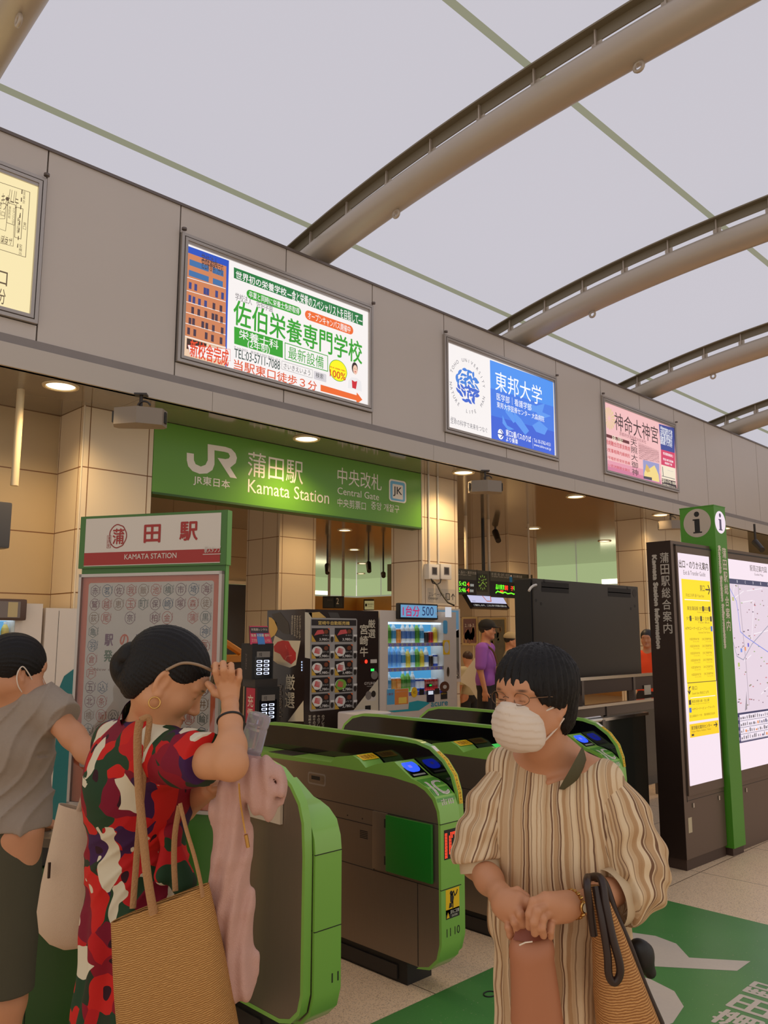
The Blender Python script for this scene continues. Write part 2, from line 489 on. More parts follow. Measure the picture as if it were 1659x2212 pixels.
for k, (x0, y0, x1, y1) in enumerate(((15.2, 21.26, 16.3, 21.29), (17.1, 21.26, 18.4, 21.29), (19.63, 17.3, 19.66, 19.4), (19.63, 10.6, 19.66, 11.5))):
    o = MB().box(x0, y0, 2.93, x1, y1, 3.06, M_glow).build('uplight')
    tag(o, ('glowing uplight strip under the frosted glass, %s' % ('left of the corner', 'nearest left of the corner', 'just right of the corner', 'in the slit beside the far column')[k]), 'light strip', 'uplights below the frosted glass')
# distant hall end and the side behind the camera
structure(MB().box(26, -8, 0, 26.2, 24, 8, M_wallp).build('wall_end'))

# ---- downlights
M_lamp = mat('lamp_glow', (255, 236, 190), 0.3, emit=3.2)
M_lampr = mat('lamp_ring', (214, 196, 160), 0.3)
lamp_at = [(2.54, 6.17, 'downlight above the left column beside the speaker'), (5.02, 6.17, 'downlight above the middle of the green station sign'),
           (7.45, 6.17, 'downlight above the column with the meter boxes'), (9.92, 6.17, 'downlight in the soffit between the second column and the dark board'),
           (12.45, 6.17, 'downlight beside the far column left of the information pillar'), (14.9, 6.17, 'downlight in the soffit right of the information pillar'),
           (17.4, 6.17, 'farthest downlight along the front soffit at the right edge'), (12.42, 8.64, 'downlight above the departure board'),
           (10.13, 11.28, 'largest downlight seen below the green sign'), (12.66, 13.77, 'second downlight below the green sign'),
           (15.34, 16.35, 'third downlight below the green sign'), (17.92, 19.16, 'farthest downlight in front of the frosted glass corner'),
           (0.05, 6.17, 'downlight outside the left edge of the picture'), (7.45, 11.28, 'downlight seen beside the kiosk frame'), (9.9, 8.64, 'downlight behind the second column'),
           (4.98, 8.64, 'downlight behind the vending machines'), (7.45, 8.64, 'downlight in front of the rear column'), (15.2, 8.8, 'downlight behind the far column')]
for x, y, lb in lamp_at:
    t = thing('downlight', lb, 'ceiling light', (x, y, 3.52), 'round downlights in the soffit')
    MB().lathe([(0.105, -0.0), (0.115, -0.012), (0.135, -0.012), (0.14, 0.0)], (x, y, 3.527), M_lampr, 28).build('ring', t, smooth=40)
    MB().lathe([(0.0001, -0.003), (0.108, -0.003)], (x, y, 3.527), M_lamp, 28).build('lens', t)
    p = 95 if y < 7 else 80
    spot('downlight_beam', (x, y, 3.50), p, (1.0, 0.70, 0.36), size=2.5, blend=0.8, rad=0.1)
# ------------------------------------------------------------------ lightbox advertisements on the front wall
GOLD = ink((196, 150, 40)); LW = lit((252, 246, 244), 0.95)
def lightbox(x0, x1, label, base, z0=3.90, z1=5.07):
    t = thing('advertising_lightbox', label, 'advertisement', ((x0 + x1) / 2, 6.0, z0))
    b = MB()
    for k, (d, y, m) in enumerate(((0.0, 5.965, M_alu), (0.028, 5.975, M_alud), (0.034, 5.962, M_alu))):
        w = (0.026, 0.006, 0.026)[k]
        b.box(x0 + d, y, z0 + d, x1 - d, 6.02, z0 + d + w, m); b.box(x0 + d, y, z1 - d - w, x1 - d, 6.02, z1 - d, m)
        b.box(x0 + d, y, z0 + d + w, x0 + d + w, 6.02, z1 - d - w, m); b.box(x1 - d - w, y, z0 + d + w, x1 - d, 6.02, z1 - d - w, m)
    b.box(x0 + 0.05, 5.97, z1 - 0.085, x1 - 0.05, 6.01, z1 - 0.058, M_alu)
    frm = b.build('frame', t)
    for x in (x0 + 0.01, x1 - 0.01):
        MB().lathe([(0.0, 0.0), (0.022, 0.002), (0.022, 0.02), (0.0, 0.024)], (x, 5.955, z1 + 0.012), M_alud, 12).build('hinge', frm, smooth=40)
    s = Sign((x0 + 0.06, 5.985, z0 + 0.06), (1, 0, 0), (0, 0, 1))
    s.rect(0, 0, x1 - x0 - 0.12, z1 - z0 - 0.12, base)
    s.up(); s.t = t; s.W = x1 - x0 - 0.12; s.H = z1 - z0 - 0.12
    return s

# ---- school advertisement
s = lightbox(3.435, 5.745, 'large lit school advertisement with a brick building photo, green Japanese text and an orange arrow', LW); s.c = (380, 500, 3.7705)
GR = lit((22, 118, 56)); GR2 = lit((46, 160, 34)); OR = lit((238, 104, 34)); YE = lit((255, 244, 0)); RD = lit((214, 48, 20)); GY = lit((120, 116, 120)); DK = lit((50, 74, 66))
s.poly([(62, 105), (432, 238), (410, 1122), (30, 1025)], lit((30, 78, 190)))
s.up(); s.poly([(40, 620), (62, 600), (62, 1030), (30, 1025)], lit((110, 165, 235)))
s.up(); s.poly([(85, 168), (410, 285), (400, 1120), (60, 1040)], lit((206, 128, 84)))
s.up(); s.poly([(60, 850), (405, 940), (402, 1122), (52, 1040)], lit((236, 200, 168)))
s.up()
for (u0, v0, u1, v1) in ((110, 225, 265, 330), (105, 312, 265, 415), (298, 290, 385, 370), (300, 380, 380, 455)): s.R(u0, v0 + (u1 - u0) * 0, u1, v1, lit((60, 110, 165)))
for (u, v) in ((105, 410), (150, 425), (225, 455), (248, 462), (320, 480), (368, 495), (102, 515), (135, 528), (180, 545), (230, 560), (298, 580), (355, 600),
               (125, 612), (175, 630), (232, 645), (290, 665), (318, 672), (360, 690), (103, 700), (132, 705), (207, 730), (240, 742), (293, 760), (365, 780),
               (92, 780), (142, 795), (235, 820), (286, 840), (356, 860)):
    s.R(u, v, u + 20, v + 62, lit((66, 46, 64) if v > 560 else (52, 64, 130)))
for v in (368, 475, 568, 655, 745, 850): s.line([(70, v), (402, v + 98)], 0.006, LW)
s.R(88, 868, 245, 1000, lit((60, 34, 24))); s.R(280, 925, 395, 960, lit((60, 34, 24)))
s.up()
s.T('学校法人', 205, 262, 340, 222, lit((70, 60, 70))); s.T('佐伯栄養専門学校', 205, 300, 385, 268, lit((70, 50, 50)))
s.poly([(95, 925), (440, 962), (442, 1055), (118, 1015)], LW); s.line([(95, 925), (440, 962), (442, 1055), (118, 1015)], 0.004, RD, closed=True)
s.up(); s.T('新校舎完成', 112, 1018, 428, 968, lit((228, 70, 26)), 0.02)
s.poly([(470, 292), (1520, 680), (1520, 770), (470, 380)], GR)
s.up(); s.T('世界初の栄養学校', 485, 382, 898, 470, LW, 0.02); s.T('―食と栄養のスペシャリストを目指して―', 905, 548, 1515, 690, LW, 0.012)
s.R(572, 540, 1018, 625, GR2, 0.05); s.R(1048, 712, 1442, 775, OR, 0.05)
s.up(); s.T('卒業と同時に栄養士免許取得', 592, 536, 1003, 628, LW, 0.01); s.T('オープンキャンパス開催中', 1072, 712, 1418, 775, LW, 0.01)
s.T('学校法人　佐伯学園', 480, 558, 785, 602, lit((110, 104, 108)))
s.T('佐伯栄養専門学校', 465, 755, 1513, 905, GR2, 0.02)
s.poly([(472, 775), (868, 893), (868, 1032), (472, 915)], GR2)
s.up(); s.T('栄養士科', 510, 868, 832, 895, LW, 0.015); s.T('(2年制)', 580, 955, 762, 930, LW, 0.01)
s.line([(885, 908), (1233, 1015), (1233, 1140), (885, 1040)], 0.008, GR2, closed=True); s.T('最新設備', 912, 1035, 1200, 1022, GR2)
s.T('〒144-0052　東京都大田区蒲田5-45-5', 470, 955, 845, 1040, GY); s.T('TEL:03-5711-7088', 472, 1025, 845, 1060, DK, 0.008)
s.line([(860, 1055), (1110, 1130), (1107, 1195), (858, 1120)], 0.003, GY, closed=True); s.T('さいきえいよう', 875, 1115, 1092, 1135, lit((60, 60, 60)))
s.R(1120, 1202, 1222, 1165, lit((214, 208, 212)), 0.01)
s.up(); s.T('検索', 1135, 1190, 1198, 1165, lit((60, 60, 60)))
s.T('当駅東口徒歩３分', 467, 1120, 1145, 1228, lit((222, 82, 30)), 0.018)
s.poly([(1175, 1248), (1468, 1335), (1470, 1312), (1515, 1372), (1468, 1405), (1466, 1378), (1175, 1300)], OR)
a, c = s.q(1318, 1135); s.ell(a, c, 0.122, 0.112, GR2); s.up(); s.ell(a, c, 0.116, 0.106, YE); s.up()
s.T('就職率', 1248, 1108, 1378, 1135, RD, 0.015); s.T('100%', 1250, 1180, 1378, 1160, RD, 0.02)
# portrait of a smiling person in a white jacket with a red scarf
s.poly([(1395, 1275), (1400, 1215), (1425, 1190), (1470, 1195), (1505, 1225), (1510, 1305)], lit((236, 232, 232)))
s.up(); s.poly([(1428, 1210), (1452, 1225), (1472, 1220), (1462, 1285), (1432, 1275)], lit((206, 30, 44)))
a, c = s.q(1456, 1122); s.ell(a - 0.006, c + 0.008, 0.042, 0.062, lit((44, 28, 26))); s.up(); s.ell(a, c - 0.008, 0.032, 0.05, lit((240, 196, 172)))
s.up(); s.ell(a - 0.01, c, 0.004, 0.003, lit((60, 34, 28)), 8); s.ell(a + 0.012, c, 0.004, 0.003, lit((60, 34, 28)), 8); s.ell(a, c - 0.03, 0.012, 0.005, lit((196, 60, 60)), 10)
s.mb.build('printed_sheet', s.t)

# ---- university advertisement
s = lightbox(6.90, 9.225, 'lit white and blue university advertisement with a round blue emblem', LW); s.c = (940, 720, 5.925)
BL = lit((62, 132, 232)); TX = lit((110, 108, 116)); WH = lit((255, 255, 255), 1.0)
s.poly([(700, 340), (1508, 625), (1530, 1595), (722, 1385)], lit((74, 146, 240)))
s.up(); s.poly([(706, 700), (1515, 940), (1530, 1595), (722, 1385)], lit((66, 122, 228)))
s.up(); s.poly([(714, 1050), (1522, 1260), (1530, 1595), (722, 1385)], lit((58, 98, 214)))
s.up()
for P in ([(880, 900), (960, 960), (1040, 1120), (1000, 1150), (900, 1010)], [(1000, 1000), (1100, 1100), (1200, 1250), (1150, 1300), (1020, 1130)],
          [(1150, 880), (1290, 930), (1400, 900), (1370, 1010), (1480, 1060), (1350, 1100), (1290, 1010), (1200, 990)], [(1240, 1180), (1330, 1120), (1440, 1220), (1400, 1300), (1290, 1260)],
          [(860, 1050), (920, 1180), (1010, 1230), (930, 1240), (860, 1150)]): s.poly(P, lit((92, 152, 240)))
s.up()
s.T('東邦大学', 768, 728, 1360, 690, WH, 0.0); s.T('医学部｜看護学部', 785, 855, 1228, 905, WH); s.T('東邦大学医療センター 大森病院', 788, 948, 1392, 1065, WH)
a, c = s.q(836, 1292); s.ell(a, c, 0.057, 0.065, WH)
s.up(); s.line([(800, 1282), (868, 1300)], 0.014, lit((40, 60, 160))); s.line([(836, 1240), (872, 1300), (836, 1338)], 0.014, lit((40, 60, 160)))
s.T('東口2番バスのりば', 902, 1312, 1222, 1320, WH, 0.012); s.T('より乗車', 905, 1382, 1055, 1360, WH, 0.012)
s.line([(1243, 1345), (1250, 1470)], 0.003, WH); s.T('Tel. 03-3762-4151', 1262, 1390, 1472, 1405, WH); s.T('www.toho-u.ac.jp', 1262, 1450, 1478, 1465, WH)
s.T('生命の科学で未来をつなぐ', 195, 1150, 665, 1210, TX); s.T('Humanity', 203, 1095, 260, 1078, TX)
ec, er = s.q(415, 675), 0.235
def around(txt, rad, a0, a1, m, size, flip=False):
    for i, ch in enumerate(txt):
        if ch == ' ': continue
        w = radians(a0 + (a1 - a0) * i / (len(txt) - 1)); v, f = glyphs(ch)
        v = (v - v.max(0) / 2) * size
        rr = w - pi / 2 if not flip else w + pi / 2
        q = np.stack([ec[0] + rad * cos(w) + v[:, 0] * cos(rr) - v[:, 1] * sin(rr), ec[1] + rad * sin(w) + v[:, 0] * sin(rr) + v[:, 1] * cos(rr)], 1)
        s.mb.add([s.P(*p) for p in q], f, m)
around('TOHO UNIVERSITY', 0.315, 158, 12, TX, 0.062); around('NATURE  LIFE  MAN', 0.315, 187, 344, TX, 0.062, True)
rnd = random.Random(5)
# emblem: leaf and drop shapes packed in a disc
for k in range(46):
    for _ in range(30):
        w = rnd.uniform(0, 2 * pi); r = er * sqrt(rnd.random()) * 0.86
        if not hasattr(s, 'pk'): s.pk = []
        p = (ec[0] + r * cos(w), ec[1] + r * sin(w) * 0.98)
        if all((p[0] - q_[0]) ** 2 + (p[1] - q_[1]) ** 2 > 0.045 ** 2 for q_ in s.pk): break
    else: continue
    s.pk.append(p); L_ = rnd.uniform(0.036, 0.06); wd = rnd.uniform(0.017, 0.026); th = rnd.uniform(0, pi)
    pts = []
    for t in np.linspace(0, 1, 9): pts.append((t * 2 - 1, sin(pi * t) ** 0.8 * (1 + 0.4 * t)))
    pts += [(t * 2 - 1, -sin(pi * t) ** 0.8 * 0.6) for t in np.linspace(1, 0, 9)[1:-1]]
    s.poly([(p[0] + x * L_ * cos(th) - y * wd * sin(th), p[1] + x * L_ * sin(th) + y * wd * cos(th)) for x, y in pts], lit((70, 130, 218) if p[1] > ec[1] else (66, 104, 206)), False)
s.mb.build('printed_sheet', s.t)

# ---- shrine advertisement
s = lightbox(10.41, 12.755, 'lit pink shrine advertisement with large black brush lettering', lit((240, 186, 186))); s.c = (1280, 840, 8.295)
PK = lit((238, 178, 180)); MR = lit((206, 120, 150)); BK = lit((52, 30, 30)); RDD = lit((190, 40, 50)); NV = lit((44, 62, 140)); CR = lit((208, 52, 92)); CM = lit((240, 226, 200)); DKB = lit((62, 36, 44))
s.poly([(225, 1370), (1220, 1640), (1238, 1750), (235, 1480)], MR); s.up(); s.poly([(215, 1260), (1215, 1520), (1220, 1640), (225, 1370)], lit((226, 152, 170)))
s.up()
a, c = s.q(297, 528)
for k in range(16):
    w = 2 * pi * k / 16
    s.poly([(a + 0.02 * cos(w), c + 0.02 * sin(w)), (a + 0.155 * cos(w - 0.14), c + 0.155 * sin(w - 0.14)), (a + 0.175 * cos(w), c + 0.175 * sin(w)), (a + 0.155 * cos(w + 0.14), c + 0.155 * sin(w + 0.14))], lit((226, 196, 150)), False)
s.T('神命大神宮', 398, 730, 1165, 690, BK, 0.0)
s.R(225, 855, 655, 940, lit((96, 32, 36)))
s.up(); s.T('祈祷・厄除け', 350, 935, 538, 885, CM, 0.01)
for r_, row in enumerate(('悪病難合厄家良無病', 'の気事格障内縁病形', 'お平暗折祈安祈息縁', 'はい恋決国国全国災')):
    s.T(row, 228, 985 + r_ * 128, 668, 1040 + r_ * 135, RDD, 0.012)
s.T('天照大御神', 705, 1545, 790, 925, BK, 0.005, vert=True)
for k in range(13):
    u = 830 + k * 28; s.T('土産神豊受大神天下泰平'[:7 + k % 4], u, 1260 + k * 5, u + 17, 960 + k * 12, lit((120, 66, 74)), vert=True)
s.T('京都府伏見稲荷大社末社', 480, 830, 955, 925, lit((140, 84, 90)))
s.poly([(900, 1270), (1190, 1345), (1200, 1680), (912, 1610)], lit((150, 150, 196)))
s.up(); s.poly([(950, 1420), (1000, 1440), (1105, 1370), (1140, 1440), (1180, 1540), (1195, 1675), (920, 1600), (925, 1500)], lit((240, 212, 130)))
s.up(); s.poly([(960, 1345), (1000, 1400), (1030, 1480), (980, 1500), (940, 1450)], lit((216, 176, 90))); s.poly([(912, 1560), (1060, 1590), (1060, 1640), (912, 1605)], lit((70, 60, 70)))
s.poly([(1185, 628), (1460, 705), (1468, 1150), (1222, 1085)], NV); s.poly([(1222, 1085), (1468, 1150), (1478, 1425), (1228, 1355)], CR)
s.poly([(1228, 1360), (1478, 1428), (1483, 1655), (1238, 1600)], CM); s.poly([(1236, 1600), (1483, 1660), (1508, 1810), (1245, 1740)], lit((40, 26, 30)))
s.up()
for k, tx in enumerate(('shinmeigu.or.jp', '大田区東矢口3丁目', '池上線 蓮沼3分', '多摩川線 矢口渡7分', '蒲田線 バス10分')): s.T(tx, 1212, 735 + k * 62, 1420, 735 + k * 62 - 0, WH, 0.01)
s.T('京急蒲田駅東口', 1258, 1175, 1435, 1185, WH, 0.01); s.T('京急川崎 羽田線', 1258, 1275, 1440, 1290, WH, 0.01); s.T('鳥居前下車', 1290, 1345, 1418, 1345, WH, 0.01)
s.R(1335, 1455, 1445, 1490, NV); s.line([(1250, 1400), (1262, 1560)], 0.02, lit((90, 84, 90))); s.line([(1240, 1560), (1470, 1620)], 0.01, lit((90, 84, 90)))
s.up(); s.T('☎03-3745-1808', 1240, 1670, 1485, 1665, CM, 0.01); s.T('大田区東矢口3-28-13', 1250, 1735, 1475, 1750, CM, 0.005)
s.mb.build('printed_sheet', s.t)

# ---- advertisement cut off by the left edge
s = lightbox(-0.06, 2.255, 'lit cream-coloured map advertisement cut off by the left edge of the picture', lit((250, 232, 178), 0.97)); s.c = (0, 250, 3.6857)
BR = lit((92, 74, 50))
s.line([(-60, 510), (238, 610), (203, 1127), (-80, 1040)], 0.004, BR)
for u in (80, 96, 118, 132): s.line([(u, 560 + u * .33), (u - 12, 690)], 0.003, BR)
for k in range(8): s.poly([(172 - k * 5 + (k > 2) * 2, 590 + k * 68 * .9), (180 - k * 5, 592 + k * 61), (178 - k * 5, 625 + k * 61), (170 - k * 5, 622 + k * 61)], BR)
s.line([(62, 692), (124, 712), (114, 872), (52, 850)], 0.004, BR, closed=True); s.line([(130, 727), (183, 742), (166, 982), (116, 966)], 0.004, BR, closed=True)
s.line([(-30, 820), (38, 820), (50, 700)], 0.003, BR); s.line([(-30, 890), (44, 918), (52, 850)], 0.003, BR); s.line([(-30, 1005), (104, 1040), (112, 870)], 0.003, BR)
a, c = s.q(57, 665); s.ell(a, c, 0.012, 0.012, BR)
s.T('至東京', 178, 700, 205, 605, BR, vert=True); s.T('東口', 182, 905, 210, 850, BR, vert=True); s.T('至横浜', 146, 1108, 178, 1028, BR, vert=True)
s.T('JR蒲田駅', 132, 935, 164, 790, BR, vert=True); s.T('グランデュオ', 92, 862, 118, 735, BR, vert=True); s.T('蒲田西館', 62, 815, 88, 722, BR, vert=True)
s.T('ドン・キホーテ', -95, 665, 150, 662, BR); s.T('ブックオフ', -110, 705, 52, 690, BR); s.T('西口', -25, 785, 38, 768, BR); s.T('東急プラザ', -60, 985, 100, 975, BR); s.T('蒲田', 2, 1010, 60, 985, BR)
s.T('西口', -130, 1310, 62, 1245, BR, 0.01); s.T('徒歩1分', -180, 1450, 48, 1385, BR, 0.005)
s.mb.build('printed_sheet', s.t)

# ------------------------------------------------------------------ green station name sign between the columns
M_signg = mat('sign_green', (96, 152, 40), 0.32, var=0.03, vscale=2)
GSW = mat('sign_white', (236, 228, 214), 0.4)
t = thing('station_name_sign', 'wide green station name sign with white railway letters, hung between two columns', 'station sign', (5.35, 6.6, 2.86))
MB().box(3.585, 6.585, 2.865, 7.145, 6.72, 3.525, M_signg).build('panel', t)
MB().box(3.585, 6.57, 2.845, 7.145, 6.74, 2.865, mat('sign_green_edge', (46, 84, 24), 0.5)).build('bottom_edge', t)
s = Sign((3.585, 6.583, 2.865), (1, 0, 0), (0, 0, 1), crop=(300, 880, 2.676))
JR_PX = [(398, 212), (500, 228), (535, 240), (558, 265), (567, 292), (560, 322), (528, 348), (567, 411), (528, 405), (455, 292), (500, 299), (520, 295), (527, 282), (518, 264), (495, 257), (437, 248), (437, 330), (425, 362), (395, 382), (350, 384), (310, 368), (285, 340), (277, 305), (277, 262), (318, 268), (318, 305), (328, 328), (358, 342), (385, 332), (398, 305)]
JR_PL = [s.q(*p) for p in JR_PX]
s.poly(JR_PL, GSW, False)
s.T('JR東日本', 315, 448, 527, 422, GSW, 0.015); s.T('蒲田駅', 628, 395, 950, 312, GSW, 0.0); s.T('Kamata Station', 630, 490, 1100, 488, GSW)
s.T('中央改札', 1148, 440, 1403, 392, GSW); s.T('Central Gate', 1148, 500, 1388, 500, GSW); s.T('中央剪票口', 1148, 572, 1312, 548, GSW); s.T('중앙 개찰구', 1342, 588, 1505, 568, GSW)
s.R(1446, 540, 1545, 430, GSW, 0.04); s.up(); s.R(1453, 534, 1538, 438, mat('line_blue', (108, 178, 214), 0.4), 0.03); s.up(); s.R(1466, 525, 1526, 452, GSW, 0.012)
s.up(); s.T('JK', 1470, 512, 1520, 465, mat('letter_black', (50, 46, 44), 0.5), 0.02)
s.mb.build('lettering', t)
# ------------------------------------------------------------------ ticket gates
M_gst = mat('brushed_stainless', (150, 134, 118), 0.34, metal=0.75, var=0.05, vscale=6, bump=0.03, bscale=160, stretch=(1, 30, 1))
M_ggr = mat('gate_green', (136, 188, 80), 0.30, coat=0.3)
M_ggr2 = mat('gate_green_deep', (84, 152, 50), 0.28, coat=0.4)
M_gbl = mat('smoked_acrylic', (10, 9, 12), 0.08, coat=0.6)
M_gfl = mat('flap_green', (24, 120, 34), 0.28, coat=0.3)
M_gap = mat('panel_gap', (34, 28, 24), 0.8)
M_yel = mat('sticker_yellow', (246, 196, 20), 0.4)
M_print = mat('print_dark', (34, 28, 26), 0.5)
LED = mat('led_red', (255, 60, 30), 0.4, emit=2.2)
LEDB = mat('reader_blue', (30, 60, 255), 0.3, emit=2.6)
LEDG = mat('display_green', (70, 220, 90), 0.3, emit=0.7)

# outlines in (y, z): waist body (steel side), its green cap, and the tall side wing
BODY = [(2.708, 0.105), (2.645, 0.122), (2.598, 0.166), (2.58, 0.23), (2.58, 0.745), (2.589, 0.80), (2.616, 0.848), (2.663, 0.882), (2.72, 0.902), (2.88, 0.918), (3.3, 0.92), (3.7, 0.912), (4.10, 0.905), (4.20, 0.88), (4.25, 0.82), (4.26, 0.745), (4.26, 0.2), (4.24, 0.13), (4.16, 0.105)]
CAP = [(2.58, 0.745), (2.589, 0.80), (2.616, 0.848), (2.663, 0.882), (2.72, 0.902), (2.88, 0.918), (3.3, 0.92), (3.7, 0.912), (4.10, 0.905), (4.20, 0.88), (4.25, 0.82), (4.26, 0.745),
       (4.275, 0.83), (4.215, 0.905), (4.11, 0.935), (3.70, 0.935), (3.323, 0.938), (3.294, 0.968), (3.16, 0.990), (3.11, 0.975), (3.06, 0.940), (2.979, 0.968), (2.86, 0.990), (2.745, 0.925), (2.70, 0.915), (2.645, 0.895), (2.597, 0.858), (2.573, 0.80), (2.566, 0.745)]
WING = [(2.72, 0.105), (2.65, 0.125), (2.60, 0.17), (2.58, 0.24), (2.578, 0.745), (2.587, 0.868), (2.613, 0.94), (2.669, 1.004), (2.756, 1.058), (2.846, 1.078), (2.95, 1.083), (3.90, 1.083), (4.05, 1.078), (4.15, 1.055), (4.23, 1.0), (4.27, 0.93), (4.28, 0.84), (4.28, 0.2), (4.25, 0.13), (4.16, 0.105)]

def inset(poly, d):
    n = len(poly); P = [np.array(p) for p in poly]; out = []
    ar = sum(P[i][0] * P[(i + 1) % n][1] - P[(i + 1) % n][0] * P[i][1] for i in range(n)); sg = 1 if ar > 0 else -1
    for i in range(n):
        e0 = P[i] - P[i - 1]; e1 = P[(i + 1) % n] - P[i]
        e0 = e0 / (np.linalg.norm(e0) + 1e-9); e1 = e1 / (np.linalg.norm(e1) + 1e-9)
        n0 = np.array([-e0[1], e0[0]]); n1 = np.array([-e1[1], e1[0]]); m = n0 + n1; m = m / (np.linalg.norm(m) + 1e-9)
        out.append(tuple(P[i] + m * sg * d / max(0.5, float(np.dot(m, n0)))))
    return out

def gate(x, label, num, wing='right', ic=True):
    """narrow IC-card gate: low body with green cap and, at one side, the tall thin wing; x = left face of the unit"""
    t = thing('ticket_gate', label, 'ticket gate', (x, 2.58, 0), 'ticket gates in a row')
    bx0, bx1, wx0, wx1 = (x, x + 0.137, x + 0.143, x + 0.18) if wing == 'right' else (x + 0.043, x + 0.18, x, x + 0.037)
    fn = lambda y, z, a: (a, y, z)
    # plinth
    b = MB().box(x + 0.012, 2.79, 0.0, x + 0.178, 4.06, 0.105, M_black)
    b.box(x + 0.004, 2.85, 0.012, x + 0.014, 3.30, 0.075, M_dark); b.box(x + 0.004, 3.33, 0.012, x + 0.014, 3.95, 0.085, M_dark)
    b.build('plinth', t)
    # body
    b = MB().prism(BODY, fn, bx0, bx1, M_gst); bod = b.build('body', t, smooth=40)
    sx = bx0 - 0.0012
    b = MB()
    def gapv(y, z0, z1): b.box(sx, y - 0.0015, z0, bx0, y + 0.0015, z1, M_gap)
    def gaph(z, y0, y1): b.box(sx, y0, z - 0.0015, bx0, y1, z + 0.0015, M_gap)
    gaph(0.466, 2.58, 4.26); gaph(0.745, 2.58, 3.6); gapv(2.71, 0.11, 0.466); gapv(3.0, 0.466, 0.745); gaph(0.672, 3.0, 3.9); gapv(3.9, 0.11, 0.745)
    for k in range(5): b.box(sx, 3.045, 0.602 + k * 0.008, bx0, 3.10, 0.606 + k * 0.008, M_black)
    for y in (3.08, 3.19): b.box(sx, y, 0.69, bx0, y + 0.006, 0.696, M_black)
    b.build('panel_joints', bod)
    # recessed maintenance lock plate
    b = MB(); s = Sign((bx0 - 0.0008, 3.51, 0.81), (0, -1, 0), (0, 0, 1), b)
    s.rr(0, 0, 0.145, 0.062, M_alu, 0.014); s.up(); s.rr(0.008, 0.008, 0.137, 0.054, M_gst, 0.01); s.up(); s.rect(0.03, 0.026, 0.10, 0.045, M_black); s.ell(0.12, 0.03, 0.010, 0.011, M_chrome)
    b.build('lock_plate', bod)
    # flap
    f = MB().bbox(bx0 - 0.022, 2.605, 0.485, bx0 - 0.006, 2.90, 0.742, M_gfl, 0.006)
    flp = f.build('flap', t, smooth=40)
    b = MB().bbox(bx0 - 0.012, 2.90, 0.478, bx0 - 0.0005, 3.0, 0.745, M_gst, 0.003); b.box(bx0 - 0.014, 2.902, 0.51, bx0 - 0.003, 2.916, 0.55, M_black); b.box(bx0 - 0.014, 2.902, 0.68, bx0 - 0.003, 2.916, 0.72, M_black)
    b.build('flap_hinge', flp, smooth=40)
    # green cap and green front
    cap_ = MB().prism(CAP, fn, bx0, bx1, M_ggr).build('top_cap', t, smooth=35)
    b = MB(); fr = [(2.58, 0.745), (2.58, 0.23), (2.598, 0.166), (2.645, 0.122), (2.708, 0.105), (2.72, 0.095), (2.64, 0.110), (2.588, 0.158), (2.566, 0.23), (2.566, 0.745)]
    b.prism(fr, fn, bx0, bx1, M_ggr); fp = b.build('front_panel', t, smooth=35)
    b = MB()
    for z in (0.745, 0.462): b.box(bx0 - 0.001, 2.5645, z - 0.0015, bx1 + 0.001, 2.572, z + 0.0015, M_gap)
    b.build('front_joints', fp)
    # front prints
    s = Sign((bx0, 2.5655, 0.0), (1, 0, 0), (0, 0, 1)); w = bx1 - bx0
    if ic:
        s.rect(0.022, 0.588, 0.118, 0.717, M_black); s.up()
        rows = ['110011110', '110111011', '110110000', '110110000', '110110000', '110110000', '110111011', '110011110']
        for j, r_ in enumerate(rows):
            for i, c in enumerate(r_):
                if c == '1':
                    for dz in (0, 1): s.ell(0.031 + i * 0.0095, 0.700 - j * 0.0138 - dz * 0.0065, 0.0036, 0.0031, LED, 6)
        s.mb.build('red_display', fp)
        s = Sign((bx0, 2.5655, 0.0), (1, 0, 0), (0, 0, 1))
        s.rect(0.030, 0.352, 0.124, 0.458, M_yel); s.rect(0.030, 0.332, 0.124, 0.372, M_print); s.up()
        # falling figure
        s.ell(0.067, 0.440, 0.0095, 0.0095, M_print, 14)
        s.line([(0.068, 0.430), (0.084, 0.444), (0.092, 0.424), (0.104, 0.432), (0.110, 0.446)], 0.006, M_print, False)
        s.poly([(0.060, 0.430), (0.078, 0.438), (0.086, 0.418), (0.080, 0.398), (0.072, 0.392), (0.060, 0.404)], M_print, False)
        s.line([(0.078, 0.400), (0.078, 0.376)], 0.007, M_print, False); s.poly([(0.056, 0.400), (0.070, 0.396), (0.072, 0.380), (0.050, 0.376)], M_print, False)
        s.poly([(0.034, 0.337), (0.054, 0.337), (0.044, 0.362)], M_yel, False); s.text('足元ご注意', 0.060, 0.352, 0.120, 0.367, GSW, 0.01); s.text('CAUTION', 0.070, 0.338, 0.108, 0.346, GSW)
        s.mb.build('warning_sticker', fp)
    s = Sign((bx0, 2.5655, 0.0), (1, 0, 0), (0, 0, 1))
    for i, n_ in enumerate(num): s.text(n_, 0.034 + 0.055 * i, 0.258, 0.062 + 0.055 * i + 0.008 * (i == 1), 0.292, M_print, 0.01)
    s.mb.build('gate_number', fp)
    # wing: black acrylic field inside a green rim
    rim = MB(); inn = inset(WING, 0.016); n = len(WING)
    for xx in (wx0, wx1):
        base = [(xx, p[0], p[1]) for p in WING] + [(xx, p[0], p[1]) for p in inn]
        rim.add(base, [(i, (i + 1) % n, n + (i + 1) % n, n + i) for i in range(n)], M_ggr)
    rim.prism(WING, fn, wx0, wx1, M_ggr, cap=False); wg = rim.build('side_wing', t, smooth=35)
    core = MB().prism(inset(WING, 0.014), fn, wx0 + 0.001, wx1 - 0.001, M_gbl if wing == 'right' else M_gst); core.build('wing_panel', wg)
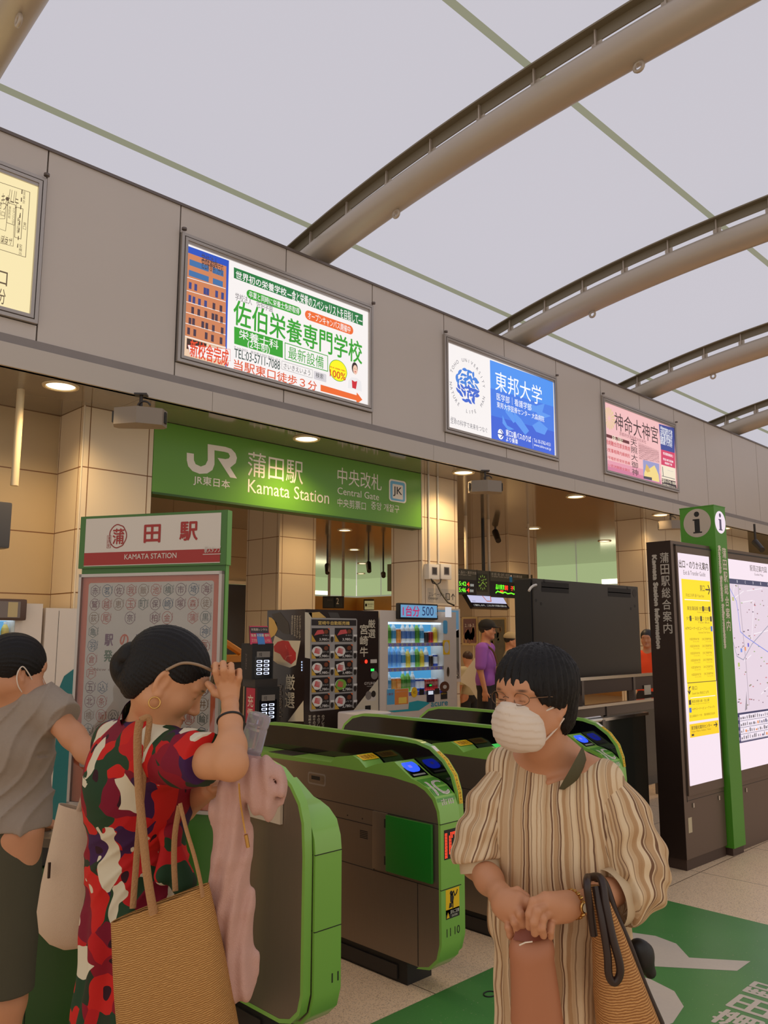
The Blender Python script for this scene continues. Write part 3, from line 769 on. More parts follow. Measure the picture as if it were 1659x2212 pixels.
    if wing == 'right':
        # yellow strip running down the curve of the rim with its lettering
        arc = [(2.756, 1.058), (2.669, 1.004), (2.613, 0.94), (2.587, 0.868), (2.578, 0.80)]
        P = []
        for (y0, z0), (y1, z1) in zip(arc[:-1], arc[1:]):
            for k in range(5): P.append((y0 + (y1 - y0) * k / 5, z0 + (z1 - z0) * k / 5))
        b = MB(); m0, m1 = wx0 + 0.006, wx1 - 0.006
        for i, ((y0, z0), (y1, z1)) in enumerate(zip(P[:-1], P[1:])):
            d = np.array([y1 - y0, z1 - z0]); d /= np.linalg.norm(d); nn = np.array([d[1], -d[0]]) * 0.0015
            b.add([(m0, y0 + nn[0], z0 + nn[1]), (m1, y0 + nn[0], z0 + nn[1]), (m1, y1 + nn[0], z1 + nn[1]), (m0, y1 + nn[0], z1 + nn[1])], [(0, 1, 2, 3)], GSW if i < 2 else M_yel)
            if i >= 2:
                s = Sign((m0 + 0.005, y1 + nn[0] * 1.6, z1 + nn[1] * 1.6), (1, 0, 0), (0, y0 - y1, z0 - z1), b); L_ = sqrt((y1 - y0) ** 2 + (z1 - z0) ** 2)
                s.text('あぶないのでおさないでおとおり'[i % 15], 0, L_ * 0.1, m1 - m0 - 0.01, L_ * 0.9, M_print)
        b.build('caution_strip', wg)
    # card reader on the slope, remaining-value display, IC lettering on the curved nose
    A, B_ = np.array([2.865, 0.991]), np.array([2.745, 0.926]); d = (B_ - A); L_ = np.linalg.norm(d)
    if ic:
        s = Sign((bx0 + 0.014, B_[0], B_[1]), (1, 0, 0), (0, -d[0], -d[1])); s.k = 1
        s.rr(0, 0.004, 0.112, L_ - 0.002, M_gbl, 0.004); s.up(); s.rr(0.01, 0.040, 0.102, L_ - 0.012, LEDB, 0.035); s.up(); s.rr(0.040, 0.072, 0.062, 0.092, mat('reader_mark', (120, 120, 235), 0.3, emit=1.0), 0.003)
        s.rr(0.014, 0.012, 0.098, 0.024, mat('reader_text', (150, 150, 140), 0.4), 0.001); s.mb.build('card_reader', cap_)
        ysl = [(2.720, 0.9205), (2.672, 0.9065), (2.626, 0.882), (2.595, 0.853), (2.578, 0.80), (2.570, 0.75)]
        # letters wrapped over the nose
        def nose(a, q):   # q 0..1 from top to bottom along the nose
            k = q * (len(ysl) - 1); i = min(int(k), len(ysl) - 2); f = k - i
            y = ysl[i][0] * (1 - f) + ysl[i + 1][0] * f; z = ysl[i][1] * (1 - f) + ysl[i + 1][1] * f
            return (bx0 + a, y - 0.0022, z + 0.0022)
        b = MB()
        b.grid(lambda p, q: (nose(0.006 + p * 0.125, q)[0], nose(0, q)[1] + 0.001, nose(0, q)[2] - 0.001), 2, 14, M_ggr2)
        for body, a0, a1, q0, q1 in (('IC', 0.022, 0.114, 0.12, 0.52), ('IC', 0.026, 0.118, 0.12, 0.52), ('IC', 0.024, 0.116, 0.13, 0.54), ('専用', 0.028, 0.112, 0.62, 0.86), ('専用', 0.030, 0.114, 0.62, 0.86)):
            bm = bmesh.new(); v, f = glyphs(body, 0.0); sz = v.max(0)
            vs = [bm.verts.new((p[0] / sz[0], p[1] / sz[1], 0)) for p in v]
            for q in f:
                try: bm.faces.new([vs[i] for i in q])
                except ValueError: pass
            for k in range(1, 10): 
                bmesh.ops.bisect_plane(bm, geom=list(bm.verts) + list(bm.edges) + list(bm.faces), plane_co=(0, k / 10, 0), plane_no=(0, 1, 0))
            bm.verts.index_update()
            b.add([nose(a0 + (a1 - a0) * q.co.x, q1 + (q0 - q1) * q.co.y) for q in bm.verts], [tuple(q.index for q in fc.verts) for fc in bm.faces], GSW); bm.free()
        b.build('lettering', cap_)
    s = Sign((bx0 + 0.008, 3.155, 0.992), (1, 0, 0), (0, 1, -0.165)); s.k = 1
    s.rect(0, 0.01, 0.12, 0.125, M_gbl); s.mb.build('balance_display', cap_)
    s = Sign((bx0 + 0.018, 3.105, 0.972), (1, 0, 0), (0, 0.055, 0.02)); s.k = 2
    s.rr(0, -0.008, 0.115, 0.05, M_yel, 0.005); s.up(); s.text('残額表示', 0.012, 0.0, 0.105, 0.042, mat('print_red_brown', (120, 60, 20), 0.5), 0.0); s.mb.build('balance_label', cap_)
    s = Sign((bx0 + 0.01, 3.66, 0.9362), (1, 0, 0), (0, 1, 0)); s.k = 1
    s.rect(0, 0, 0.118, 0.22, M_dark); s.rect(0, 0, 0.118, 0.004, M_chrome); s.rect(0, 0.216, 0.118, 0.22, M_chrome); s.mb.build('rear_reader', cap_)
    return t

gate(2.12, 'nearest green ticket gate numbered 11 with a tall steel side, beside the pink towel', ['', '11'], wing='left', ic=False)
gate(2.90, 'ticket gate numbered 11 and 10 with red IC display, second from the left', ['11', '10'])
g3 = gate(3.66, 'ticket gate mostly hidden behind the masked woman, third from the left', ['10', '9'])
g4 = gate(4.42, 'ticket gate right of the masked woman beside the handrail, fourth in the row', ['9', '8'])
# lit green display on the third gate
s = Sign((3.68, 2.80, 0.962), (1, 0, 0), (0, 1, 0.5)); s.rr(0, 0, 0.10, 0.085, LEDG, 0.004); s.up(); s.text('タッチ', 0.02, 0.03, 0.08, 0.05, M_print); s.mb.build('lit_touch_display', g3)
# steel plate hanging on the first gate's wing with a card
b = MB().box(2.105, 2.72, 0.845, 2.119, 2.97, 1.03, mat('card_white', (206, 188, 162), 0.5)); o = b.build('notice_card')
tag(o, 'white card with a red band on the nearest gate, behind the pink towel', 'notice')
s = Sign((2.1045, 2.97, 0.845), (0, -1, 0), (0, 0, 1)); s.rr(0.02, 0.055, 0.21, 0.10, mat('band_red', (176, 30, 24), 0.4), 0.01); s.mb.build('red_band', o)

# ------------------------------------------------------------------ green floor decal with the railway logo
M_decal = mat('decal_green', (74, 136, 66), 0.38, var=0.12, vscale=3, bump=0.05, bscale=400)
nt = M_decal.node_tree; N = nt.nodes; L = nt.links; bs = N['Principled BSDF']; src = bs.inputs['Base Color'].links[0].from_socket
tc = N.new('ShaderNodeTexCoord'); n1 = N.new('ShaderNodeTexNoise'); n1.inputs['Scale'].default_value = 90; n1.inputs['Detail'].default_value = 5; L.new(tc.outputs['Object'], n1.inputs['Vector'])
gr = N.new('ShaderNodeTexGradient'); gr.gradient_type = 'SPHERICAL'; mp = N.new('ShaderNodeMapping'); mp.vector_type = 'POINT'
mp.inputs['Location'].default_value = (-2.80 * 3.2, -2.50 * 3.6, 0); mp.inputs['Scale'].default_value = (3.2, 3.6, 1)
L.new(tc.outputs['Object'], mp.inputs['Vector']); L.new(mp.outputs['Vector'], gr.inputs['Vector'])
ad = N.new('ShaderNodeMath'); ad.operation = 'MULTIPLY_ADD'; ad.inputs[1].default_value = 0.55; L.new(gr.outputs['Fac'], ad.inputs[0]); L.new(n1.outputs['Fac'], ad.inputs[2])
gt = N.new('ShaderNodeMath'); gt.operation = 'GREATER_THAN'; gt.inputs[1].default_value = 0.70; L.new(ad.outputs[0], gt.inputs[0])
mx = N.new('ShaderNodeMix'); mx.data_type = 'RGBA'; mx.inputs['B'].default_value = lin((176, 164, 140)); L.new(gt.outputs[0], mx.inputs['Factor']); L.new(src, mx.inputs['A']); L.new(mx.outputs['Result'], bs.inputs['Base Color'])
DEC = thing('floor_decal', 'large green floor decal with white railway logo in front of the gates', 'floor decal', (3.5, 1.8, 0))
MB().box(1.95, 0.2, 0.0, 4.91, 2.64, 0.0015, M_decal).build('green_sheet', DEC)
M_decw = mat('decal_white', (206, 192, 176), 0.4, var=0.05, vscale=40)
s = Sign((0, 0, 0.0022), (1, 0, 0), (0, 1, 0))
P = np.array(JR_PL); P = (P - P.min(0)) / (P.max(0) - P.min(0))
s.poly([(3.13 + 1.19 * x, 1.76 + 0.74 * y) for x, y in P], M_decw, False); s.mb.build('white_logo', DEC)
s = Sign((0, 0, 0.0022), (1, 0, 0), (0, 1, 0))
s.text('蒲', 3.555, 1.49, 3.715, 1.665, M_decw, 0.03); s.text('田', 3.75, 1.49, 3.905, 1.672, M_decw, 0.035); s.text('駅', 3.94, 1.49, 4.10, 1.68, M_decw, 0.03); s.text('Kamata Station', 3.53, 1.38, 4.12, 1.45, M_decw, 0.01)
s.mb.build('white_lettering', DEC)
b = MB(); hc = np.array([3.106, 2.464, 0.004]); b.tube([hc + np.array([0.032 * cos(w), 0.025 * sin(w), 0]) for w in np.linspace(0, 2 * pi, 25)[:-1]], 0.003, M_black, 6, closed=True)
tag(b.build('hair_tie'), 'thin black hair tie lying on the green floor decal', 'hair tie')
# ------------------------------------------------------------------ information pillar and map board at the right
M_bd = mat('board_brown_grey', (104, 86, 74), 0.36, metal=0.3)
M_bd2 = mat('board_side_dark', (74, 56, 48), 0.4, metal=0.2)
M_pg = mat('pillar_green', (74, 144, 36), 0.35)
M_txt = mat('sign_letter_grey', (178, 168, 156), 0.4)
LB = lit((246, 228, 240), 0.98); LYE = lit((255, 222, 0), 1.0); LK = lit((60, 48, 40)); LW2 = lit((252, 244, 250)); LO = lit((250, 206, 0)); LN = lit((40, 44, 90)); LBl = lit((110, 140, 220))
yaw = atan2(-0.040, 1.0)
BU = np.array([cos(yaw), sin(yaw), 0.0]); BN = np.array([-sin(yaw) * -1, -cos(yaw), 0.0]); BN = np.cross(BU, ZUP); BO = np.array([5.578, 2.702, 0.0])
def bp(a, d, z):   # along the board, depth behind its face, height
    return BO + BU * a - BN * d + ZUP * z
def bbx(mb, a0, a1, d0, d1, z0, z1, m):
    vs = [bp(a, d, z) for z in (z0, z1) for a, d in ((a0, d0), (a1, d0), (a1, d1), (a0, d1))]
    mb.add(vs, [(0, 3, 2, 1), (4, 5, 6, 7), (0, 1, 5, 4), (1, 2, 6, 5), (2, 3, 7, 6), (3, 0, 4, 7)], m)
t = thing('exit_guide_board', 'dark grey board with a lit yellow exit and transfer guide, left of the green pillar', 'guide board', bp(0.3, 0.1, 0))
b = MB(); bbx(b, 0, 0.60, 0, 0.19, 0.075, 2.27, M_bd); bbx(b, 0.0, 0.004, 0.0, 0.19, 0.075, 2.27, M_bd2); b.build('cabinet', t)
b = MB(); bbx(b, 0.02, 0.60, 0.012, 0.18, 0.0, 0.075, M_bd2); b.build('plinth', t)
b = MB(); bbx(b, 0.055, 0.585, -0.012, 0.0, 0.49, 2.235, M_bd); bbx(b, 0.045, 0.05, -0.002, 0.0, 0.45, 2.25, M_black); bbx(b, 0.05, 0.6, -0.014, 0, 2.235, 2.245, M_black); bbx(b, 0.05, 0.6, -0.001, 0, 0.455, 0.458, M_black); b.build('door', t)
for a in (0.115, 0.50):
    b = MB(); bbx(b, a, a + 0.018, -0.008, 0, 0.405, 0.435, M_chrome); b.build('latch', t)
b = MB(); bbx(b, 0.045, 0.095, -0.002, 0, 0.245, 0.345, mat('label_cream', (196, 182, 150), 0.5)); b.build('serial_label', t)
# side lettering
s = Sign(bp(-0.0015, 0.19, 0), BN, ZUP); s.k = 1; s.c = (1380, 1080, 2.699)
s.text('蒲田駅総合案内', 0.106, 1.60, 0.172, 2.19, M_txt, 0.02, vert=True); s.text('Kamata Station Information', 0.045, 1.50, 0.078, 2.17, M_txt, 0.01, rot=90)
s.mb.build('side_lettering', t)
s = Sign(bp(0, -0.0125, 0), BU, ZUP); s.c = (1380, 1080, 2.699)
a0, z1 = s.q(212, 290); a1, z0 = s.q(482, 1712)
s.rect(0.075, 0.555, 0.555, 2.185, LB); s.up()
X0, X1 = 0.108, 0.548
def zr(f): return 2.185 - f * 1.63     # fraction down the lit panel
s.text('出口・のりかえ案内', 0.085, zr(0.066), 0.53, zr(0.030), LK, 0.02); s.text('Exit & Transfer Guide', 0.145, zr(0.095), 0.48, zr(0.075), lit((110, 96, 100)))
s.rect(X0, zr(0.795), X1, zr(0.115), LYE); s.up()
s.text('東口', 0.38, zr(0.165), 0.455, zr(0.135), LK); s.line([(0.47, zr(0.155)), (0.535, zr(0.155))], 0.011, LK, False); s.line([(0.512, zr(0.135)), (0.537, zr(0.155)), (0.512, zr(0.175))], 0.011, LK, False)
s.text('东出口 동쪽 출구 East Exit', 0.16, zr(0.193), 0.44, zr(0.178), lit((120, 96, 40))); s.rect(0.14, zr(0.208), 0.53, zr(0.204), LW2)
for k, (tx, sub) in enumerate((('東急蒲田駅 京急蒲田駅', 'Keikyu Kamata Sta.'), ('タクシー 蒲田行バス 空港行', 'Taxi Bus'), ('ATMコーナー(ビューアルッテ)', 'Automated Teller Machine'))):
    z = 0.235 + k * 0.045; s.text(tx, 0.17 - 0.02 * k, zr(z + 0.018), 0.52, zr(z), LK); s.text(sub, 0.32, zr(z + 0.03), 0.5, zr(z + 0.022), lit((150, 120, 40)))
for a, z in ((0.40, 0.232), (0.50, 0.232), (0.20, 0.277), (0.36, 0.277), (0.515, 0.277), (0.515, 0.322)): s.rr(a, zr(z + 0.024), a + 0.026, zr(z), lit((70, 110, 200)) if z > 0.3 else LK, 0.004)
for k in range(6):
    for a, tx in ((0.18, '大田区役所本庁舎'), (0.37, '日本工学院専門学校')):
        z = 0.375 + k * 0.031; s.text(tx, a, zr(z + 0.011), a + 0.145, zr(z), lit((130, 100, 30)), 0.0); s.text('Ota City Office', a + 0.05, zr(z + 0.02), a + 0.145, zr(z + 0.014), lit((160, 130, 40)))
s.rect(X0, zr(0.586), X1, zr(0.583), LK); s.rect(0.14, zr(0.640), 0.52, zr(0.6375), LW2)
s.text('西口', 0.17, zr(0.617), 0.245, zr(0.593), LK); s.line([(0.115, zr(0.612)), (0.16, zr(0.612))], 0.01, LK, False); s.line([(0.135, zr(0.598)), (0.113, zr(0.612)), (0.135, zr(0.626))], 0.01, LK, False)
s.text('West Exit 西出口 서쪽', 0.17, zr(0.632), 0.42, zr(0.621), lit((120, 96, 40)))
s.up()
for a in (0.118, 0.28): s.rr(a, zr(0.67), a + 0.03, zr(0.648), LK, 0.004)
s.text('東急バス', 0.155, zr(0.667), 0.26, zr(0.651), LK); s.text('タクシー', 0.315, zr(0.667), 0.42, zr(0.651), LK)
for k in range(2): s.text('大田区社会センター', 0.12, zr(0.692 + k * 0.02), 0.30, zr(0.681 + k * 0.02), lit((130, 100, 30))); s.text('グランデュオ蒲田西館', 0.32, zr(0.692 + k * 0.02), 0.50, zr(0.681 + k * 0.02), lit((130, 100, 30)))
s.k -= 1; s.rect(X0, zr(0.7345), X1, zr(0.732), LK); s.rect(X0, zr(0.80), X1, zr(0.7945), LB)
s.rect(X0, zr(0.94), X1, zr(0.74), LYE); s.rect(0.105, zr(0.998), 0.52, zr(0.948), LO) if False else None
s.mb.build('lit_panel', t)
# lower part of the lit panel: south exit block and the notice below it
s = Sign(bp(0, -0.0140, 0), BU, ZUP); s.k = 2
zq = lambda v: s.q(350, v)[1]
s.c = (1380, 1080, 2.699)
s.rect(0.075, 0.555, 0.555, zq(1062), LB); s.up()
s.rect(X0, zq(1285), X1, zq(1062), LYE); s.rect(X0, zq(1378), X1, zq(1300), LO); s.up()
s.rect(X0, zq(1064), X1, zq(1060), LK); s.rect(0.14, zq(1152), 0.52, zq(1148), LW2)
s.text('南口', 0.17, zq(1105), 0.245, zq(1082), LK); s.line([(0.15, zq(1085)), (0.13, zq(1090)), (0.13, zq(1120))], 0.01, LK, False); s.line([(0.113, zq(1108)), (0.13, zq(1125)), (0.147, zq(1108))], 0.01, LK, False)
s.text('South Exit 南出口 남쪽', 0.17, zq(1132), 0.42, zq(1116), lit((120, 96, 40))); s.text('東急多摩川線・池上線', 0.16, zq(1180), 0.42, zq(1163), LK); s.text('ATMコーナー(ビューアルッテ)', 0.16, zq(1225), 0.50, zq(1208), LK)
s.text('Tokyu Tamagawa Line & Ikegami Line', 0.16, zq(1192), 0.42, zq(1184), lit((150, 120, 40)))
s.text('富士通蒲田ダイヤ街', 0.12, zq(1262), 0.30, zq(1248), lit((130, 100, 30))); s.text('蒲田電車区派出所', 0.33, zq(1262), 0.50, zq(1248), lit((130, 100, 30)))
for v in (1160, 1205): s.rr(0.115, zq(v + 28), 0.148, zq(v), LK if v < 1200 else lit((70, 110, 200)), 0.003)
s.text('東京観光案内センター', 0.13, zq(1335), 0.44, zq(1312), LK, 0.01); s.text('Tokyo Metro, Keikyu, Tokyu', 0.13, zq(1352), 0.42, zq(1340), lit((110, 80, 30))); s.line([(0.47, zq(1325)), (0.52, zq(1325))], 0.008, LK, False); s.line([(0.50, zq(1312)), (0.522, zq(1325)), (0.50, zq(1338))], 0.008, LK, False)
s.rect(0.13, zq(1370), 0.165, zq(1358), LK); s.mb.build('lit_panel_lower', t)

t = thing('information_pillar', 'tall green pillar with round i signs and vertical station information lettering', 'sign pillar', bp(0.7, 0.1, 0))
b = MB(); bbx(b, 0.615, 0.805, -0.045, 0.22, 0.055, 2.30, M_pg); b.build('post', t)
b = MB(); bbx(b, 0.625, 0.80, -0.03, 0.2, 0.0, 0.06, M_bd2); b.build('plinth', t)
b = MB(); bbx(b, 0.615, 0.805, -0.045, 0.235, 2.30, 2.585, M_pg); bbx(b, 0.612, 0.808, -0.048, 0.238, 2.585, 2.592, M_pg); b.build('head_box', t)
M_disc = mat('disc_grey', (190, 176, 160), 0.45); LDS = lit((244, 226, 240), 0.95)
s = Sign(bp(0.6145, 0.235, 0), BN, ZUP); s.k = 1
def info(s, a, z, r, m, mk):
    s.ell(a, z, r, r, m, 40); s.up()
    s.ell(a, z + r * 0.62, r * 0.19, r * 0.19, mk); s.rect(a - r * 0.19, z - r * 0.62, a + r * 0.19, z + r * 0.28, mk); s.rect(a - r * 0.31, z + r * 0.18, a, z + r * 0.28, mk); s.rect(a - r * 0.31, z - r * 0.72, a + r * 0.33, z - r * 0.62, mk)
info(s, 0.14, 2.462, 0.112, M_disc, M_black); s.mb.build('side_disc', t)
s = Sign(bp(0, -0.0455, 0), BU, ZUP); s.k = 1; info(s, 0.71, 2.462, 0.088, LDS, lit((60, 50, 80))); s.mb.build('lit_disc', t)
s = Sign(bp(0, -0.0455, 0), BU, ZUP); s.k = 1; s.c = (1380, 1080, 2.699)
s.text('蒲田駅総合案内', 0.71, 1.62, 0.775, 2.27, mat('pillar_letters', (226, 218, 196), 0.4), 0.03, vert=True); s.text('Kamata Station Information', 0.65, 1.50, 0.685, 2.27, mat('pillar_letters', (226, 218, 196), 0.4), 0.015, rot=90); s.mb.build('lettering', t)

t = thing('area_map_board', 'dark board with a lit neighbourhood map, right of the green pillar', 'map board', bp(1.6, 0.1, 0))
b = MB(); bbx(b, 0.81, 2.6, 0.0, 0.19, 0.0, 2.27, M_bd); bbx(b, 0.82, 2.58, -0.014, 0, 2.235, 2.245, M_black); bbx(b, 0.81, 2.6, -0.001, 0, 0.455, 0.458, M_black); bbx(b, 0.84, 2.57, -0.012, 0.0, 0.49, 2.235, M_bd); b.build('cabinet', t)
for a in (0.95, 2.3):
    b = MB(); bbx(b, a, a + 0.018, -0.008, 0, 0.405, 0.435, M_chrome); b.build('latch', t)
s = Sign(bp(0, -0.0125, 0), BU, ZUP); s.c = (1380, 1080, 2.699)
s.rect(0.815, 0.575, 2.55, 2.19, LB); s.up()
s.c = (1459, 1060, 7.375)
s.T('駅周辺案内図', 1188, 1280, 1448, 1215, LK, 0.0); s.T('Guide Map', 1258, 1360, 1395, 1328, lit((110, 96, 100)))
za = s.q(870, 1440)[1]
s.rect(0.828, 1.0, 2.45, 2.035, lit((58, 62, 96))); s.up(); s.rect(0.838, 1.0, 2.45, 1.995, lit((226, 208, 222))); s.up()
for k, ch in enumerate('ABCDEFGH'): s.text(ch, 0.86 + k * 0.145, 2.007, 0.873 + k * 0.145, 2.027, LW2)
rnd = random.Random(3)
for k in range(30):
    a, z = 0.85 + rnd.random() * 1.5, 1.05 + rnd.random() * 0.93; w = rnd.choice((0.35, -1.1, 1.3, 0.1)); l_ = rnd.uniform(0.1, 0.35)
    q = [(min(max(a + l_ * cos(w) * f, 0.84), 2.44), min(max(z + l_ * sin(w) * f, 1.01), 1.99)) for f in (0, 0.5, 1)]
    s.line(q, 0.006, lit((246, 238, 244)), False)
for k in range(150):
    a, z = 0.85 + rnd.random() * 1.5, 1.02 + rnd.random() * 0.96; c = rnd.choice(((110, 90, 110), (150, 110, 120), (130, 120, 90), (200, 120, 130), (150, 170, 120)))
    s.rect(a, z, a + rnd.uniform(0.012, 0.035), z + 0.008, lit(c))
s.up()
s.line([(0.842, 1.985), (0.97, 1.86), (0.985, 1.80), (1.01, 1.62), (1.10, 1.58), (1.35, 1.5), (2.0, 1.3)], 0.008, lit((130, 140, 220)), False)
s.line([(0.842, 1.6), (0.92, 1.43), (1.03, 1.40), (1.2, 1.52), (1.6, 1.7)], 0.007, lit((150, 150, 170)), False); s.line([(1.02, 1.99), (1.07, 1.4), (1.08, 1.05)], 0.012, lit((188, 172, 186)), False)
s.poly([(1.0, 1.01), (1.05, 1.16), (1.04, 1.02)], lit((150, 140, 150)), False)
for a, z, c in ((0.99, 1.46, (110, 140, 220)), (1.06, 1.47, (240, 150, 90)), (0.93, 1.35, (180, 190, 110)), (0.90, 1.86, (190, 190, 120)), (1.12, 1.5, (120, 110, 200))): s.rr(a, z, a + 0.03, z + 0.03, lit(c), 0.003)
s.k -= 1
s.rect(0.828, 0.775, 2.45, 1.0, LN); s.up(); s.rect(0.90, 0.785, 2.44, 0.985, lit((240, 228, 240))); s.up()
for j in range(4):
    z = 0.795 + j * 0.05
    s.rect(0.90, z - 0.008, 2.44, z - 0.005, LN)
    for k in range(40):
        a = 0.91 + k * 0.037; h = rnd.uniform(0.012, 0.03); s.rect(a, z + 0.005, a + rnd.uniform(0.01, 0.028), z + 0.005 + h, lit(rnd.choice(((90, 84, 96), (140, 130, 140), (70, 70, 110), (120, 110, 116), (230, 140, 80), (190, 60, 80)) if rnd.random() < .4 else ((130, 122, 132),))))
    s.text('駅名', 0.845, z, 0.885, z + 0.025, lit((220, 190, 214)))
s.mb.build('lit_panel', t)
# ------------------------------------------------------------------ station stamp poster stand (kiosk)
def hz(u, v, d):
    r = ray(u, v); return CAM + r * (d / float(np.dot(r, FWH)))
KA, KB = hz(175, 1117, 3.74), hz(491, 1102, 3.52)
KO = np.array([KA[0], KA[1], 0.0]); KU = np.array([KB[0] - KA[0], KB[1] - KA[1], 0.0]); KW = float(np.linalg.norm(KU)); KU /= KW; KN = np.cross(KU, ZUP)
def kp(a, d, z): return KO + KU * a - KN * d + ZUP * z
def kbx(mb, a0, a1, d0, d1, z0, z1, m):
    vs = [kp(a, d, z) for z in (z0, z1) for a, d in ((a0, d0), (a1, d0), (a1, d1), (a0, d1))]
    mb.add(vs, [(0, 3, 2, 1), (4, 5, 6, 7), (0, 1, 5, 4), (1, 2, 6, 5), (2, 3, 7, 6), (3, 0, 4, 7)], m)
ks = Sign(kp(0, 0, 0), KU, ZUP, crop=(150, 1080, 3.5677))
ktop = ks.q(600, 105)[1]; khd = ks.q(600, 515)[1]
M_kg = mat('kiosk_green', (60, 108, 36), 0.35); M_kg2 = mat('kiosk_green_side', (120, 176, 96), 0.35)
M_kw = mat('kiosk_white', (206, 198, 186), 0.45); M_kr = mat('kiosk_red', (156, 34, 26), 0.45); M_ko = mat('poster_orange', (206, 96, 52), 0.4, var=0.08, vscale=5)
t = thing('poster_stand', 'green poster stand with white and red Kamata Station header above a stamp poster', 'poster stand', kp(KW / 2, 0.05, 0))
b = MB(); kbx(b, 0.0, KW, 0.0, 0.045, khd, ktop, M_kg); kbx(b, KW - 0.002, KW + 0.001, 0.004, 0.045, khd, ktop, M_kg2); b.build('header_box', t)
b = MB(); kbx(b, 0.012, KW - 0.008, 0.012, 0.045, 0.0, khd, M_kg); kbx(b, KW - 0.009, KW - 0.007, 0.016, 0.045, 0.0, khd, M_kg2); b.build('stand_body', t)
s = Sign(kp(0, -0.001, 0), KU, ZUP, crop=(150, 1080, 3.5677))
W_ = ks.q(1208, 300)[0]
zz = lambda v: ks.q(650, v)[1]
s.rect(0.03, zz(498), KW - 0.028, zz(122), M_kw); s.up(); s.rect(0.03, zz(492), KW - 0.028, zz(392), M_kr); s.up()
s.text('田', ks.q(590, 0)[0], zz(326), ks.q(712, 0)[0], zz(192), M_kr, 0.04); s.text('駅', ks.q(862, 0)[0], zz(320), ks.q(997, 0)[0], zz(182), M_kr, 0.04)
s.text('KAMATA STATION', ks.q(447, 0)[0], zz(452), ks.q(843, 0)[0], zz(412), M_kw, 0.02)
ca, cz = ks.q(388, 0)[0], zz(268)
for k in range(5):
    pass
ring = [(ca + 0.042 * (1 + 0.10 * abs(cos(2.5 * w))) * cos(w), cz + 0.050 * (1 + 0.08 * abs(sin(2.5 * w))) * sin(w)) for w in np.linspace(0, 2 * pi, 49)]
s.line(ring, 0.0045, M_kr, False); s.text('蒲', ca - 0.026, cz - 0.036, ca + 0.032, cz + 0.034, M_kr, 0.02)
s.rect(ca - 0.055, cz - 0.052, ca - 0.036, cz + 0.004, M_kw); s.line([(ca - 0.055, cz - 0.052), (ca - 0.036, cz - 0.052), (ca - 0.036, cz + 0.004), (ca - 0.055, cz + 0.004)], 0.002, M_kr, False, closed=True)
s.up(); s.text('蒲田駅', ca - 0.052, cz - 0.05, ca - 0.039, cz + 0.002, M_kr, vert=True)
s.text('駅スタンプ', ks.q(1055, 0)[0], zz(422), ks.q(1180, 0)[0], zz(372), M_kw, 0.01); s.line([(ks.q(1045, 0)[0], zz(432)), (ks.q(1182, 0)[0], zz(432))], 0.003, M_kw, False)
s.mb.build('header_print', t)
# framed poster
a0, a1 = ks.q(85, 600)[0], ks.q(1185, 600)[0]; pz1 = zz(560); pz0 = 0.86
b = MB()
for q in ((a0, a1, pz1 - 0.014, pz1), (a0, a1, pz0, pz0 + 0.014), (a0, a0 + 0.014, pz0, pz1), (a1 - 0.014, a1, pz0, pz1)): kbx(b, q[0], q[1], -0.012, 0.012, q[2], q[3], M_alu)
b.build('poster_frame', t)
s = Sign(kp(0, 0.004, 0), KU, ZUP, crop=(150, 1080, 3.5677))
s.rect(a0 + 0.01, pz0, a1 - 0.01, pz1, M_ko); s.up(); s.rr(a0 + 0.045, zz(2090), a1 - 0.045, zz(630), M_kw, 0.012); s.up()
stcol = [(110, 70, 80), (170, 80, 60), (90, 100, 90), (120, 60, 70), (180, 90, 70), (70, 90, 110), (140, 110, 80)]
chars = '赤茗佐我飯池橋市埼海鷲越恵玉町保崎塚森徒荻尾奈柏金蒲黒亀神羽辰倉辰戸新五込駄北条井橋新公馬輪大崎品川田東京上野'
cw = (a1 - a0 - 0.10) / 10; rh = (zz(640) - zz(1980)) / 12
ci = 0
rnd = random.Random(8)
for r_ in range(13):
    for c_ in range(10):
        if r_ == 2 and c_ in (2, 4, 7): continue
        if 3 <= r_ <= 6 and 1 <= c_ <= 8: continue
        if 7 <= r_ <= 8 and 2 <= c_ <= 8: continue
        if 9 <= r_ and 3 <= c_ <= 7: continue
        x = a0 + 0.05 + (c_ + 0.5) * cw; z = zz(640) - (r_ + 0.5) * rh * 0.985; m = ink(stcol[(r_ * 3 + c_ * 5) % 7]); R_ = cw * 0.40
        n = (6, 8, 24)[(r_ + c_ * 2) % 3]; ph = pi / 6 if n == 6 else 0.2
        pts = [(x + R_ * cos(2 * pi * k / n + ph), z + R_ * 1.08 * sin(2 * pi * k / n + ph)) for k in range(n)]
        s.line(pts, 0.0024, m, False, closed=True)
        s.text(chars[ci % len(chars)], x - R_ * 0.62, z - R_ * 0.66, x + R_ * 0.62, z + R_ * 0.66, m, 0.012); ci += 1
        s.text('線東本', x + R_ * 0.95, z - R_ * 0.6, x + R_ * 1.15, z + R_ * 0.9, m, vert=True)
for k, (ch, c) in enumerate(zip('駅の数だけ', ((110, 60, 90), (196, 80, 30), (70, 50, 90), (180, 60, 30), (90, 60, 60)))):
    x = ks.q(325, 0)[0] + k * (ks.q(440, 0)[0] - ks.q(325, 0)[0]); s.text(ch, x, zz(1125), x + 0.042, zz(1035), ink(c), 0.05)
for k, (ch, c) in enumerate(zip('発見が', ((60, 90, 50), (170, 40, 40), (90, 60, 60)))):
    x = ks.q(325, 0)[0] + k * (ks.q(440, 0)[0] - ks.q(325, 0)[0]); s.text(ch, x, zz(1250), x + 0.042, zz(1160), ink(c), 0.05)
s.text('New discoveries at every station', ks.q(255, 0)[0], zz(1330), ks.q(900, 0)[0], zz(1300), ink((120, 80, 50)))
s.mb.build('poster', t)
